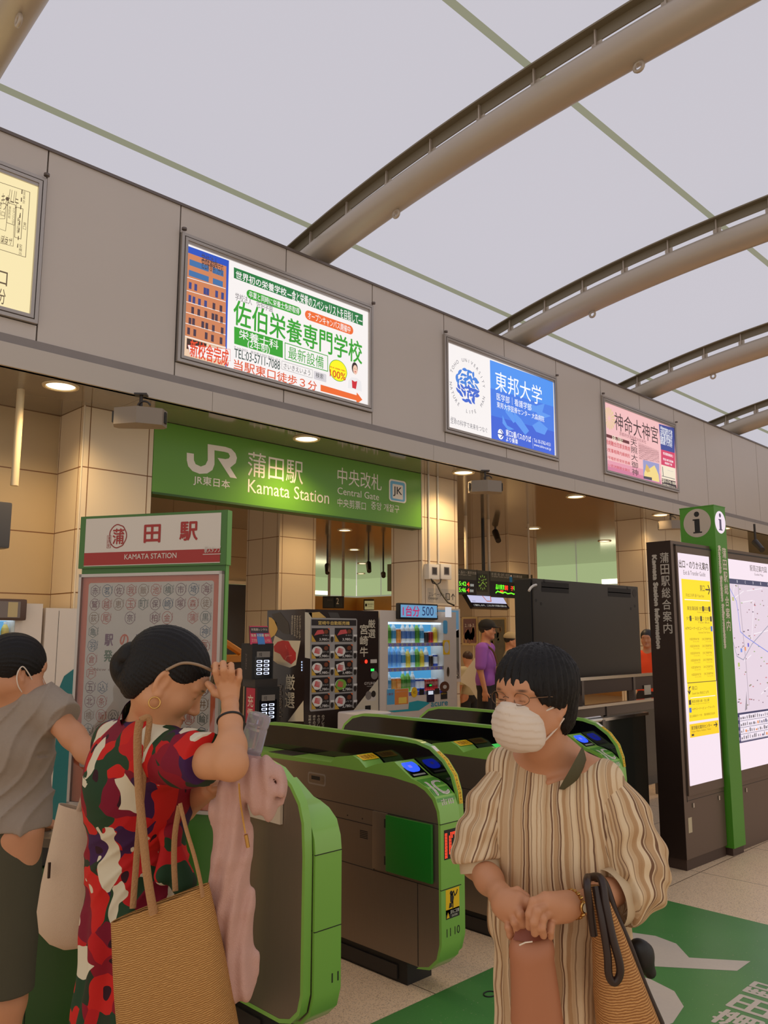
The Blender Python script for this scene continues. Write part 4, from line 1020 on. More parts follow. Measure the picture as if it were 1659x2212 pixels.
M_pane = mat('clear_cover', (255, 255, 255), 0.03, trans=1.0, ior=1.45)
b = MB(); kbx(b, a0 + 0.012, a1 - 0.012, -0.006, -0.004, pz0 + 0.01, pz1 - 0.01, M_pane); b.build('clear_cover', t)

# ------------------------------------------------------------------ stamp desk in front of the stand
M_dk = mat('desk_top_grey', (120, 104, 84), 0.45); M_dg = mat('desk_green', (40, 84, 26), 0.4, var=0.05)
DU = np.array([0.50, -0.866, 0.0]); DN = np.cross(DU, ZUP); D0 = np.array([1.19, 3.90, 0.0])
def dp(a, d, z): return D0 + DU * a - DN * d + ZUP * z
def dbx(mb, a0, a1, d0, d1, z0, z1, m):
    vs = [dp(a, d, z) for z in (z0, z1) for a, d in ((a0, d0), (a1, d0), (a1, d1), (a0, d1))]
    mb.add(vs, [(0, 3, 2, 1), (4, 5, 6, 7), (0, 1, 5, 4), (1, 2, 6, 5), (2, 3, 7, 6), (3, 0, 4, 7)], m)
t = thing('stamp_desk', 'counter with grey top and dark green front below the poster stand, between the two customers', 'desk', dp(0.7, 0.2, 0))
b = MB(); dbx(b, -0.35, 1.02, 0.0, 0.20, 0.745, 0.78, M_dk); b.build('desk_top', t)
b = MB(); dbx(b, -0.32, 1.0, 0.05, 0.19, 0.66, 0.745, M_black); b.build('shadow_gap_band', t)  # black band paints in the shade of the gap under the desk top
b = MB(); dbx(b, -0.32, 1.0, 0.03, 0.19, 0.0, 0.655, M_dg); dbx(b, 0.47, 0.473, 0.028, 0.03, 0.0, 0.655, M_gap); b.build('desk_front', t)
b = MB(); dbx(b, 0.08, 0.36, 0.02, 0.19, 0.7815, 0.784, mat('paper_white', (214, 208, 206), 0.6)); o = b.build('paper_sheet'); tag(o, 'white sheet of paper on the desk beside the man in the grey T-shirt', 'paper')
b = MB(); q = dp(0.45, 0.12, 0.781); b.lathe([(0.0, 0.0), (0.024, 0.0), (0.026, 0.02), (0.014, 0.035), (0.011, 0.07), (0.022, 0.085), (0.02, 0.10), (0.0, 0.105)], q, mat('stamp_wood', (110, 72, 40), 0.5), 16); o = b.build('rubber_stamp', smooth=40); tag(o, 'small wooden rubber stamp standing on the desk behind the white tote bag', 'stamp')

# ------------------------------------------------------------------ drinks vending machine with lit window
M_vm = mat('vending_white', (218, 206, 192), 0.35, var=0.02); M_vmin = mat('vending_blue_lit', (70, 165, 225), 0.4, emit=0.75); M_vlit = mat('vending_shelf_light', (215, 235, 255), 0.3, emit=1.5)
def drinks_machine(x0, y0, w, label, glabel, cols, full=True):
    t = thing('drinks_vending_machine', label, 'vending machine', (x0 + w / 2, y0, 0))
    H_ = 1.83; b = MB()
    wx0, wx1, wz0, wz1 = x0 + 0.11, x0 + w - 0.20, 1.0, 1.72
    # shell with an open display bay
    b.box(x0, y0, 0.09, wx0, y0 + 0.72, H_, M_vm); b.box(wx1, y0, 0.09, x0 + w, y0 + 0.72, H_, M_vm)
    b.box(wx0, y0, wz1, wx1, y0 + 0.72, H_, M_vm); b.box(wx0, y0, 0.09, wx1, y0 + 0.72, wz0, M_vm); b.box(wx0, y0 + 0.2, wz0, wx1, y0 + 0.72, wz1, M_vm)
    b.build('cabinet', t)
    MB().box(x0 + 0.02, y0 + 0.03, 0, x0 + w - 0.02, y0 + 0.7, 0.09, M_dark).build('plinth', t)
    b = MB(); b.box(wx0, y0 + 0.185, wz0, wx1, y0 + 0.2, wz1, M_vmin); b.build('display_back', t)
    shf = []
    for k in range(3):
        z = wz0 + 0.008 + k * 0.24
        b = MB(); b.box(wx0, y0 + 0.03, z, wx1, y0 + 0.185, z + 0.018, M_vlit); b.box(wx0, y0 + 0.012, z - 0.008, wx1, y0 + 0.03, z + 0.028, M_white); shf.append(b.build('shelf', t))
    b = MB(); b.box(wx0, y0 + 0.04, wz1 - 0.02, wx1, y0 + 0.16, wz1 - 0.005, M_vlit); b.build('top_light', t)
    nb = 12; bt = None
    for k in range(3):
        z = wz0 + 0.016 + k * 0.24
        for i in range(nb):
            x = wx0 + (i + 0.6) * (wx1 - wx0) / (nb + 0.2)
            if bt is None:
                bt = MB().lathe([(0.0, -0.006), (0.011, -0.004), (0.013, 0.0), (0.013, 0.006)], (x, y0 + 0.012, z), mat('button_blue', (30, 30, 150), 0.3, emit=0.8), 10, axis=(0, -1, 0)).build('button', shf[k], smooth=40)
                bo = np.array([x, y0, z])
            else:
                c = bt.copy(); COL.objects.link(c); c.parent = shf[k]; c.location = Vector(bt.location) + Vector((x - bo[0], 0, z - bo[2]))
    b = MB(); b.box(wx0, y0 + 0.004, wz0 - 0.005, wx1, y0 + 0.007, wz1, M_pane); b.build('window_pane', t)
    s = Sign((x0, y0 - 0.001, 0), (1, 0, 0), (0, 0, 1))
    cx = wx1 + 0.1
    s.rr(cx - 0.045, 1.56, cx + 0.045, 1.70, mat('panel_sky', (120, 180, 214), 0.4), 0.03) if False else None
    return t, (wx0, wx1, wz0, wz1)
DR = {}
def drink(kind):
    if kind in DR: return DR[kind]
    cfg = {'water': ((120, 180, 230), (90, 150, 215), 0.215, 0.030), 'tea': ((120, 180, 60), (70, 140, 40), 0.205, 0.031), 'orange': ((230, 130, 50), (240, 160, 70), 0.15, 0.03),
           'milk': ((226, 226, 220), (90, 130, 190), 0.20, 0.03), 'red': ((196, 40, 40), (160, 24, 30), 0.125, 0.031), 'coffee': ((60, 40, 30), (40, 26, 20), 0.12, 0.03),
           'yellow': ((236, 206, 80), (230, 190, 40), 0.185, 0.03), 'clear': ((206, 226, 236), (70, 150, 190), 0.205, 0.03), 'bluecan': ((40, 70, 160), (230, 230, 235), 0.13, 0.031)}[kind]
    c, c2, h, r = cfg
    m1 = mat('drink_' + kind, c, 0.25, coat=0.3); m2 = mat('drink_label_' + kind, c2, 0.4); mc = mat('drink_cap', (226, 226, 226), 0.4)
    if h < 0.16: prof = [(0.0, 0), (r * 0.8, 0), (r, 0.006), (r, h * 0.25), (r, h * 0.8), (r * 0.98, h - 0.01), (r * 0.82, h), (0.0, h)]; ms = [m1, m1, m1, m2, m1, mc, mc]
    else: prof = [(0.0, 0), (r * 0.9, 0), (r, 0.01), (r, h * 0.25), (r, h * 0.62), (r * 0.85, h * 0.75), (0.012, h * 0.9), (0.013, h * 0.9), (0.013, h), (0.0, h)]; ms = [m1, m1, m1, m2, m1, m1, mc, mc, mc]
    DR[kind] = MB().lathe(prof, (0, 0, 0), m1, 14, mats=ms); return DR[kind]
def stock(box, y0, rows, grp, where):
    first = {}
    names = {'water': 'blue-labelled water bottle', 'tea': 'green tea bottle', 'orange': 'orange juice bottle', 'milk': 'white drink bottle', 'red': 'red can', 'coffee': 'dark coffee can', 'yellow': 'yellow lemon drink bottle', 'clear': 'clear water bottle', 'bluecan': 'blue and white can'}
    cat_ = {'red': 'can', 'coffee': 'can', 'bluecan': 'can'}
    wx0, wx1, wz0, wz1 = box
    for k, row in enumerate(rows):
        z = wz0 + 0.027 + (2 - k) * 0.24; n = len(row); run = {}
        for i, kd in enumerate(row):
            x = wx0 + (i + 0.5) * (wx1 - wx0) / n
            if kd not in first: first[kd] = drink(kd).build('drink_can' if kd in cat_ else 'drink_bottle', None, smooth=40); o = first[kd]
            else: o = first[kd].copy(); COL.objects.link(o)
            o.location = (x, y0 + 0.10, z)
            o['label'] = '%s, %s of its row on the %s shelf of %s' % (names[kd], ('leftmost', 'second', 'third', 'fourth', 'fifth', 'sixth', 'seventh', 'eighth', 'ninth', 'tenth', 'eleventh', 'rightmost')[i if i < n - 1 else 11], ('top', 'middle', 'bottom')[k], where)
            o['category'] = cat_.get(kd, 'bottle'); o['group'] = grp
t, bx = drinks_machine(5.535, 5.65, 1.13, 'white drinks vending machine with lit blue window, right of the black meat machine', None, None)
R1 = ['tea', 'tea', 'clear', 'orange', 'milk', 'milk', 'milk', 'tea', 'clear', 'coffee', 'red', 'yellow']
R2 = ['water', 'water', 'water', 'water', 'clear', 'yellow', 'clear', 'tea', 'yellow', 'milk', 'coffee', 'bluecan']
R3 = ['clear', 'clear', 'orange', 'orange', 'tea', 'tea', 'milk', 'bluecan', 'bluecan', 'red', 'red', 'red']
stock(bx, 5.65, (R1, R2, R3), 'drinks displayed in the white vending machine', 'the white machine')
AC = mat('letters_teal', (60, 150, 170), 0.4); TEAL = mat('swoosh_teal', (44, 164, 176), 0.4); SKY = mat('panel_sky', (90, 170, 214), 0.4)
s = Sign((5.535, 5.648, 0), (1, 0, 0), (0, 0, 1), crop=(560, 1280, 3.7705))
s.poly([(1040, 965), (1100, 975), (1300, 960), (1390, 900), (1365, 890), (1290, 880), (1220, 895), (1215, 950)], TEAL); s.R(1037, 965, 1218, 778, M_kw, 0.01)
s.up(); s.R(1040, 915, 1103, 785, SKY, 0.004); s.R(1103, 915, 1212, 782, mat('panel_orange', (226, 138, 66), 0.4), 0.004); s.up(); s.T('1台分', 1045, 838, 1092, 815, M_kr, 0.03); s.T('お得なキャンペーン', 1112, 815, 1205, 798, M_kw); s.R(1135, 905, 1200, 850, mat('panel_yellow', (240, 206, 90), 0.4), 0.004)
s.T('acure', 1398, 930, 1535, 885, AC, 0.05); s.R(1498, 335, 1532, 228, SKY, 0.02); s.R(1497, 505, 1550, 388, mat('panel_yellow2', (236, 190, 40), 0.4))
s.R(1303, 835, 1342, 785, M_black, 0.003); s.R(1364, 895, 1425, 793, mat('terminal_navy', (30, 32, 60), 0.4), 0.006); s.R(1364, 770, 1408, 742, M_black, 0.003)
s.up(); s.R(1376, 832, 1416, 800, mat('screen_white', (220, 226, 240), 0.3, emit=0.8)); s.T('88', 1385, 762, 1404, 748, mat('led_green', (40, 240, 90), 0.3, emit=1.5)); a, c = s.q(1262, 812); s.ell(a, c, 0.045, 0.05, mat('panel_yellow2', (236, 190, 40), 0.4)); a, c = s.q(1525, 445); s.ell(a, c, 0.04, 0.06, M_kw)
a, c = s.q(1508, 768); s.ell(a, c, 0.075, 0.055, mat('cocoa', (96, 56, 36), 0.4)); s.up(); s.ell(a + 0.005, c, 0.03, 0.02, M_kw); s.T('IC', 1254, 822, 1272, 802, M_print); s.R(1478, 870, 1530, 808, M_print); s.up(); s.T('電子マネー', 1482, 832, 1526, 815, mat('panel_yellow2', (236, 190, 40), 0.4))
a, c = s.q(1537, 645); s.ell(a, c, 0.02, 0.05, M_chrome); s.R(1428, 828, 1466, 778, M_dark, 0.003)
s.mb.build('front_print', t)
s = Sign((5.535, 5.66, 0), (1, 0, 0), (0, 0, 1), crop=(560, 1280, 3.7705)); s.k = 140 / 10; s.T('acure', 1358, 262, 1432, 235, GSW, 0.03)
b = MB(); a0_, z0_ = onY(560 + 1128 / 3.77, 1280 + 192 / 3.77, 5.62)[[0, 2]]; a1_, z1_ = onY(560 + 1445 / 3.77, 1280 + 120 / 3.77, 5.62)[[0, 2]]
b.bbox(a0_, 5.60, 1.745, a1_, 5.65, 1.905, M_black, 0.015); b.build('top_sign_case', t, smooth=40)
s = Sign((a0_, 5.5985, 0), (1, 0, 0), (0, 0, 1)); s.rect(0.02, 1.765, a1_ - a0_ - 0.02, 1.888, mat('topper_blue', (120, 180, 226), 0.4, emit=0.7)); s.up(); s.text('1台分', 0.05, 1.775, 0.29, 1.88, mat('topper_pink', (214, 40, 110), 0.4, emit=0.7), 0.03); s.text('500', 0.33, 1.785, 0.50, 1.875, mat('topper_navy', (40, 60, 120), 0.4, emit=0.5)); s.text('プラスチック', 0.53, 1.84, 0.66, 1.875, GSW); s.text('削減中', 0.53, 1.79, 0.64, 1.825, GSW); s.rect(0.68, 1.775, 0.78, 1.88, mat('topper_white', (230, 230, 236), 0.4, emit=0.7))
s.mb.build('top_sign_print', t)

# ------------------------------------------------------------------ black meat vending machine
M_bm = mat('meat_machine_black', (42, 30, 26), 0.32, coat=0.2); M_tan = mat('brush_tan', (206, 168, 92), 0.5); M_char = mat('brush_charcoal', (70, 66, 62), 0.5); M_meat = mat('meat_red', (186, 44, 42), 0.45, var=0.15, vscale=30); M_crm = mat('cream_paper', (206, 196, 172), 0.5)
t = thing('meat_vending_machine', 'black vending machine with pictures of raw beef and white brush lettering on front and side', 'vending machine', (5.06, 5.65, 0))
MB().box(4.614, 5.65, 0.08, 5.515, 6.21, 1.82, M_bm).build('cabinet', t); MB().box(4.64, 5.68, 0, 5.49, 6.18, 0.08, M_dark).build('plinth', t)
V = (560, 1280, 3.7705)
s = Sign((4.6125, 6.21, 0), (0, -1, 0), (0, 0, 1), crop=V); s.k = 1
def sz(u, v): return s.q(u, v)
s.poly([(78, 200), (100, 205), (140, 245), (150, 300), (130, 345), (80, 380)], M_tan); s.poly([(100, 175), (170, 160), (240, 250), (250, 340), (200, 335), (150, 290)], M_char); s.poly([(232, 1050), (360, 880), (362, 1050)], M_crm)
s.up(); s.poly([(128, 350), (200, 390), (338, 392), (300, 590), (250, 612), (150, 580), (82, 528)], M_crm); s.up(); s.poly([(118, 440), (150, 402), (190, 390), (240, 395), (262, 440), (300, 490), (300, 545), (262, 585), (200, 545), (170, 500), (125, 480)], M_meat)
s.up(); s.line([(215, 545), (225, 520), (265, 512)], 0.006, mat('meat_fat', (214, 120, 110), 0.5)); s.line([(215, 430), (225, 460)], 0.005, mat('meat_fat', (214, 120, 110), 0.5))
s.T('厳選', 210, 945, 292, 660, M_crm, 0.02, vert=True); s.T('宮崎牛', 140, 1050, 190, 740, mat('letters_grey', (150, 144, 138), 0.5), 0.02, vert=True)
for k in range(4): s.T('宮崎牛の旨みをおとどけするプレミアム'[k * 3:k * 3 + 11 - k], 262 + k * 21, 380 - (3 - k) * 12, 278 + k * 21, 185, M_crm, vert=True)
for k in range(4):
    a, c = s.q(348, 566 + k * 22); s.ell(a, c, 0.008, 0.008, mat('small_lamp', (200, 220, 255), 0.3, emit=1.0), 10)
s.mb.build('side_print', t)
s = Sign((4.614, 5.6485, 0), (1, 0, 0), (0, 0, 1), crop=V)
s.poly([(372, 160), (430, 165), (430, 440), (420, 540), (372, 530)], M_crm); s.poly([(400, 165), (490, 158), (545, 205), (430, 208)], M_tan); s.poly([(560, 160), (640, 165), (660, 205), (580, 205)], M_char); s.poly([(735, 1000), (968, 705), (970, 990)], M_crm)
s.up(); s.T('厳選', 885, 375, 945, 215, M_crm, 0.02, vert=True); s.T('宮崎牛', 820, 530, 885, 255, M_crm, 0.03, vert=True); s.T('GYUHA', 855, 752, 950, 725, M_kw, 0.02); s.T('YAKINIKU', 875, 768, 925, 758, M_kw)
for k in range(4): s.T('宮崎牛のプレミア'[k:k + 5], 400 + k * 36, 1125, 422 + k * 36, 995, M_crm, 0.01, vert=True)
s.R(905, 575, 958, 543, M_kw, 0.004); s.R(825, 580, 882, 548, mat('deep_red', (70, 12, 10), 0.3)); s.R(862, 980, 908, 918, M_black); s.R(868, 885, 948, 808, M_kw, 0.02); s.R(905, 700, 965, 615, M_dark, 0.01)
s.up(); a, c = s.q(870, 562); s.ell(a, c, 0.018, 0.018, mat('led_red_small', (255, 50, 30), 0.3, emit=2.0)); a, c = s.q(938, 672); s.ell(a, c, 0.045, 0.04, M_alu); a, c = s.q(930, 826); s.ell(a, c, 0.03, 0.03, M_dark); a, c = s.q(890, 838); s.ell(a, c, 0.04, 0.04, M_alu); s.R(908, 640, 935, 620, mat('led_green', (40, 240, 90), 0.3, emit=1.5))
s.mb.build('front_print', t)
b = MB(); s = Sign((4.614, 5.646, 0), (1, 0, 0), (0, 0, 1), b, crop=V); s.R(410, 970, 797, 212, mat('panel_silver', (176, 172, 168), 0.35, metal=0.3), 0.02); s.up(); s.R(425, 268, 790, 224, mat('banner_dark', (46, 40, 40), 0.4)); s.up(); s.T('宮崎牛自動販売機', 480, 262, 735, 235, mat('letters_gold', (220, 176, 90), 0.4, emit=0.4), 0.02)
b.build('menu_panel', t)
M_dish = mat('dish_white', (226, 222, 214), 0.35); M_flesh = mat('sliced_meat', (206, 84, 84), 0.5, var=0.2, vscale=60); PRI = ('3,980', '3,980', '3,980', '3,980', '3,980', '3,480', '2,780', '2,780', '2,780', '2,780')
for j in range(5):
    for i in range(2):
        u0, v0 = 428 + i * 188, 290 + j * 135
        s = Sign((4.614, 5.6445, 0), (1, 0, 0), (0, 0, 1), crop=V)
        a0, c1 = s.q(u0, v0 + (i * -2)); a1, c0 = s.q(u0 + 144, v0 + 110)
        s.rect(a0, c0, a1, c1, mat('card_black', (40, 34, 34), 0.35)); s.up(); w, h = a1 - a0, c1 - c0
        s.poly([(a0, c0), (a0 + w * 0.25, c0), (a0, c0 + h * 0.55)], mat('letters_gold2', (200, 160, 60), 0.5), False); s.poly([(a1 - w * .12, c1), (a1, c1), (a1, c1 - h * .15)], mat('corner_orange', (220, 100, 40), 0.4), False)
        if (i, j) == (1, 2): s.poly([(a0 + w * .06, c0 + h * .75), (a0 + w * .5, c0 + h * .95), (a0 + w * .6, c0 + h * .35), (a0 + w * .15, c0 + h * .22)], M_dish, False)
        elif j: s.ell(a0 + w * .3, c0 + h * .52, w * .29, h * .36, M_dish)
        s.up()
        if j == 3 and i == 1: s.ell(a0 + w * .34, c0 + h * .52, w * .30, h * .36, mat('lettuce', (120, 170, 60), 0.5)); s.up()
        for k in range(4 if j else 1):
            if j == 0: s.poly([(a0 + w * .12, c0 + h * .45), (a0 + w * .3, c0 + h * .85), (a0 + w * .62, c0 + h * .9), (a0 + w * .7, c0 + h * .6), (a0 + w * .4, c0 + h * .55)], M_flesh, False)
            else: s.poly([(a0 + w * (.12 + .02 * k), c0 + h * (.42 + .09 * k)), (a0 + w * (.40 + .02 * k), c0 + h * (.32 + .10 * k)), (a0 + w * (.46 + .01 * k), c0 + h * (.38 + .09 * k)), (a0 + w * (.16 + .02 * k), c0 + h * (.50 + .09 * k))], M_flesh, False)
        s.ell(a0 + w * .8, c0 + h * .74, w * .12, h * .16, mat('badge_brown', (120, 60, 30), 0.5), 14)
        s.up(); s.text(PRI[j * 2 + i], a0 + w * .42, c0 + h * .06, a0 + w * .86, c0 + h * .26, M_dish, 0.03); s.text('円', a0 + w * .88, c0 + h * .06, a0 + w * .97, c0 + h * .2, M_dish); s.text(('サーロイン', 'ロース', 'ステーキ', 'カルビ', 'バラ')[j], a0 + w * .6, c0 + h * .42, a0 + w * .95, c0 + h * .52, M_dish)
        s.ell(a1 + 0.03, c0 + h * 0.18, 0.018, 0.026, M_dark, 14); s.rect(a1 + 0.01, c0 + h * .38, a1 + 0.055, c0 + h * .52, M_dish)
        s.mb.build('product_card', t)
# litter lid in front of the machine
o = MB().bbox(4.86, 5.15, 0.0, 5.2, 5.5, 0.93, mat('bin_grey', (196, 190, 188), 0.4), 0.03, 3).build('recycling_bin', smooth=40); tag(o, 'pale grey bin top showing behind the gates below the black meat machine', 'bin')

# ------------------------------------------------------------------ phone battery rental stand
t = thing('battery_rental_stand', 'black battery rental stand of two stacked units with glowing slots and colourful topper', 'rental stand', (4.2, 5.9, 0))
q0 = hz(545, 1392, 7.15); cxw = 0.26
X0_, Y0_ = q0[0], q0[1]
JN = np.cross(np.array([0.93, 0.37, 0]), ZUP); JU = np.array([0.93, -0.12, 0.0]); JU /= np.linalg.norm(JU); JN = np.cross(JU, ZUP)
def jbx(mb, a0, a1, d0, d1, z0, z1, m):
    P = lambda a, d, z: np.array([X0_, Y0_, 0]) + JU * a - JN * d + ZUP * z
    vs = [P(a, d, z) for z in (z0, z1) for a, d in ((a0, d0), (a1, d0), (a1, d1), (a0, d1))]
    mb.add(vs, [(0, 3, 2, 1), (4, 5, 6, 7), (0, 1, 5, 4), (1, 2, 6, 5), (2, 3, 7, 6), (3, 0, 4, 7)], m)
jz = lambda v, d=7.15: float(hz(560, v, d)[2])
b = MB(); jbx(b, 0, 0.21, 0, 0.20, jz(1468), jz(1390), M_black); b.build('upper_unit', t)
b = MB(); jbx(b, 0.03, 0.25, -0.05, 0.18, jz(1565), jz(1485), M_black); b.build('lower_unit', t)
b = MB(); jbx(b, 0.02, 0.24, -0.03, 0.2, jz(1485), jz(1468), M_dark); jbx(b, 0.03, 0.25, -0.05, 0.2, 0, jz(1565), M_black); b.build('stand_column', t)
s = Sign(np.array([X0_, Y0_, 0]) + JN * 0.002, JU, ZUP)
for (aa, zb, off) in ((0.045, jz(1461), 0.002), (0.075, jz(1556), 0.052)):
    s = Sign(np.array([X0_, Y0_, 0]) + JN * off, JU, ZUP)
    s.rr(aa - 0.02, zb - 0.02, aa + 0.15, zb + 0.17, mat('screen_black', (16, 16, 20), 0.15), 0.01); s.up(); s.rect(aa, zb + 0.16, aa + 0.13, zb + 0.21, mat('label_grey', (130, 124, 116), 0.5))
    for r_ in range(4):
        for c_ in range(2):
            a = aa + c_ * 0.07; z = zb + 0.012 + r_ * 0.034; s.k = 1; s.rr(a, z, a + 0.055, z + 0.022, mat('slot_glow', (220, 228, 255), 0.3, emit=1.3), 0.008); s.k = 2; s.rr(a + 0.007, z + 0.005, a + 0.042, z + 0.017, M_black, 0.004)
    s.k = 2; s.text('充電', aa + 0.02, zb + 0.168, aa + 0.05, zb + 0.2, M_print); s.mb.build('slot_panel', t)
P_ = lambda a, d, z: np.array([X0_, Y0_, 0]) + JU * a - JN * d + ZUP * z
b = MB(); z0_, z1_ = jz(1392), jz(1352)
b.add([P_(-0.02, 0.0, z0_), P_(0.20, 0.0, z0_), P_(0.18, 0.06, z1_), P_(0.0, 0.06, z1_)], [(0, 1, 2, 3)], mat('topper_print_red', (190, 50, 84), 0.4)); b.add([P_(-0.02, 0.012, z0_), P_(0.20, 0.012, z0_), P_(0.18, 0.072, z1_), P_(0.0, 0.072, z1_)], [(3, 2, 1, 0)], M_dark)
s = Sign(P_(-0.02, -0.002, z0_), JU, P_(0.0, 0.06, z1_) - P_(0, 0.0, z0_), b); s.k = 1; s.rect(0.075, 0.0, 0.145, 0.10, mat('topper_print_blue', (60, 120, 190), 0.4)); s.rect(0.02, 0.105, 0.20, 0.16, mat('topper_print_dark', (40, 34, 36), 0.4)); s.up()
s.text('充電器レンタル', 0.03, 0.125, 0.19, 0.148, M_crm); s.text('急速 大容量 便利', 0.02, 0.07, 0.20, 0.095, M_crm, 0.02); s.text('スマホ', 0.02, 0.02, 0.07, 0.05, M_crm); s.text('レンタル', 0.15, 0.02, 0.2, 0.05, M_crm); b.build('topper', t)
s = Sign(np.array([X0_, Y0_, 0]) + JN * (-0.19) - JU * 0.0015, -JN, ZUP) if False else Sign(P_(-0.0015, 0.2, 0), JN, ZUP)
s.text('JUREN', 0.08, jz(1446), 0.11, jz(1412), M_alud, rot=90); s.mb.build('side_lettering', t)
s = Sign(P_(0.028, 0.14, 0), JN, ZUP); s.rect(0.0, jz(1565), 0.16, jz(1487), mat('panel_magenta', (170, 26, 58), 0.4)); s.up(); s.text('充電', 0.03, jz(1562), 0.13, jz(1500), M_kw, 0.01, vert=True); s.mb.build('red_side_panel', t)

# ------------------------------------------------------------------ posters and fittings on the second column
t = thing('elevator_direction_sign', 'small cream elevator sign with arrow on the column above the white vending machine', 'direction sign', (7.5, 6.58, 2.0))
s = Sign((7.155, 6.5835, 0), (1, 0, 0), (0, 0, 1), crop=(480, 1080, 3.19)); s.R(1415, 705, 1612, 618, mat('sign_cream', (196, 182, 158), 0.45)); s.up(); s.T('エレベーター', 1422, 662, 1530, 640, M_print); s.T('Elevator', 1422, 685, 1488, 668, M_print); s.R(1540, 688, 1568, 644, M_print, 0.004); s.line([(1588, 688), (1590, 650)], 0.010, M_print); s.line([(1578, 668), (1590, 648), (1602, 666)], 0.010, M_print)
s.up(); s.R(1545, 683, 1563, 649, mat('sign_cream', (196, 182, 158), 0.45)); s.up(); s.T('人', 1548, 680, 1560, 655, M_print); s.mb.build('plate', t)
for k, (u, lb) in enumerate(((1425, 'left meter box with a small window on the column, cable hanging below'), (1508, 'right meter box with a small window on the column'))):
    q = onY(480 + u / 3.19, 1080 + 545 / 3.19, 6.5); q1 = onY(480 + (u + 72) / 3.19, 1080 + 445 / 3.19, 6.5)
    t = thing('meter_box', lb, 'meter box', (q[0], 6.54, q[2]), 'meter boxes on the column')
    MB().bbox(q[0], 6.50, q[2], q1[0], 6.585, q1[2], M_white, 0.01).build('case', t, smooth=40)
    s = Sign((q[0], 6.4985, q[2]), (1, 0, 0), (0, 0, 1)); w = q1[0] - q[0]; h = q1[2] - q[2]; s.rect(w * .28, h * .3, w * .78, h * .8, M_alud); s.up(); s.rect(w * .36, h * .36, w * .7, h * .74, M_dark); s.mb.build('window', t)
for u, u2, lb in ((1424, 1428, 'left thin white conduit running up the column to the meter boxes'), (1488, 1492, 'right thin white conduit running up the column to the meter boxes')):
    x = onY(480 + u / 3.19, 1080 + 200 / 3.19, 6.57)[0]
    o = MB().tube([(x, 6.57, 2.42), (x, 6.57, 3.53)], 0.012, M_white, 10).build('conduit', smooth=40); tag(o, lb, 'pipe', 'conduits on the column')
P = [onY(480 + u / 3.19, 1080 + v / 3.19, 6.5) for u, v in ((1440, 545), (1430, 590), (1400, 640), (1370, 680), (1340, 715), (1325, 735))]
P = [p + np.array([0, -0.12 * i, 0]) for i, p in enumerate(P)]
tag(MB().tube(P, 0.010, M_black, 8).build('power_cable', smooth=40), 'black power cable slanting from the meter boxes down to the white vending machine', 'cable')
P = [onY(480 + u / 3.19, 1080 + v / 3.19, 6.48) for u, v in ((1440, 545), (1450, 572), (1480, 582), (1502, 570), (1508, 545))]
tag(MB().tube(P, 0.007, M_black, 8).build('looped_cable', smooth=40), 'short black cable loop joining the two meter boxes', 'cable')
# railway poster on the column beside the machine
t = thing('railway_poster', 'tall poster of railway tracks and mountain under blue sky on the column', 'poster', (7.3, 6.55, 0.9))
x0, x1 = onY(942, 1400, 6.55)[0], onY(990, 1400, 6.55)[0]; z1 = onY(960, 1318, 6.55)[2]; z0 = onY(985, 1466, 6.55)[2]
MB().box(x0, 6.54, z0 - 0.04, x1 + 0.03, 6.585, z1 + 0.02, M_alu).build('frame', t)
s = Sign((x0, 6.538, z0), (1, 0, 0), (0, 0, 1)); w, h = x1 - x0, z1 - z0; s.rect(0, 0, w, h, mat('poster_sky', (96, 160, 214), 0.3)); s.up(); s.rect(0, h * .60, w, h * .72, mat('poster_haze', (176, 190, 206), 0.3)); s.poly([(w * .45, 0), (w, 0), (w, h * .72), (w * .8, h * .68), (w * .45, h * .60), (0, h * .62), (0, 0)], mat('poster_hill', (84, 82, 74), 0.4), False)
s.up(); s.poly([(w * .4, h * .5), (w * .55, h * .5), (w, h * .2), (w, 0), (w * .7, 0)], mat('poster_track', (58, 50, 46), 0.4), False); s.up(); s.line([(w * .5, h * .5), (w * .98, h * .02)], 0.03, M_alud, False); s.line([(w * .45, h * .5), (w * .66, h * .02)], 0.03, M_alud, False)
for k in range(9): s.line([(w * (.5 + .018 * k), h * (.45 - .05 * k)), (w * (.55 + .05 * k), h * (.45 - .05 * k))], 0.012, M_crm, False)
s.mb.build('print', t)

# ------------------------------------------------------------------ departure board with clock, monitor below it
M_ledg = mat('led_text_green', (110, 255, 40), 0.3, emit=1.4); M_ledr = mat('led_text_red', (255, 60, 30), 0.3, emit=1.6); M_ledw = mat('led_text_white', (220, 220, 210), 0.3, emit=0.8)
t = thing('departure_board', 'hanging departure board with green and red LED times and a round clock', 'departure board', (10.8, 8.45, 2.24))
MB().box(8.6, 8.38, 2.235, 11.98, 8.62, 2.635, mat('board_olive', (70, 70, 58), 0.45)).build('case', t)
Lc = (960, 1000, 6.504)
s = Sign((8.6, 8.378, 0), (1, 0, 0), (0, 0, 1), crop=Lc)
s.R(140, 1838, 448, 1650, M_black); s.R(650, 1885, 1108, 1690, M_black); s.R(455, 1760, 460, 1500, M_black); s.R(636, 1860, 642, 1520, M_black)
s.up(); s.T('15:42', 185, 1720, 305, 1670, M_ledg, 0.03); s.T('15:46', 185, 1810, 300, 1755, M_ledg, 0.03); s.T('4', 315, 1730, 350, 1678, M_ledr, 0.06); s.T('4', 315, 1815, 350, 1762, M_ledr, 0.06); s.T('番線', 362, 1735, 412, 1700, M_ledw); s.T('番線', 358, 1815, 408, 1778, M_ledw)
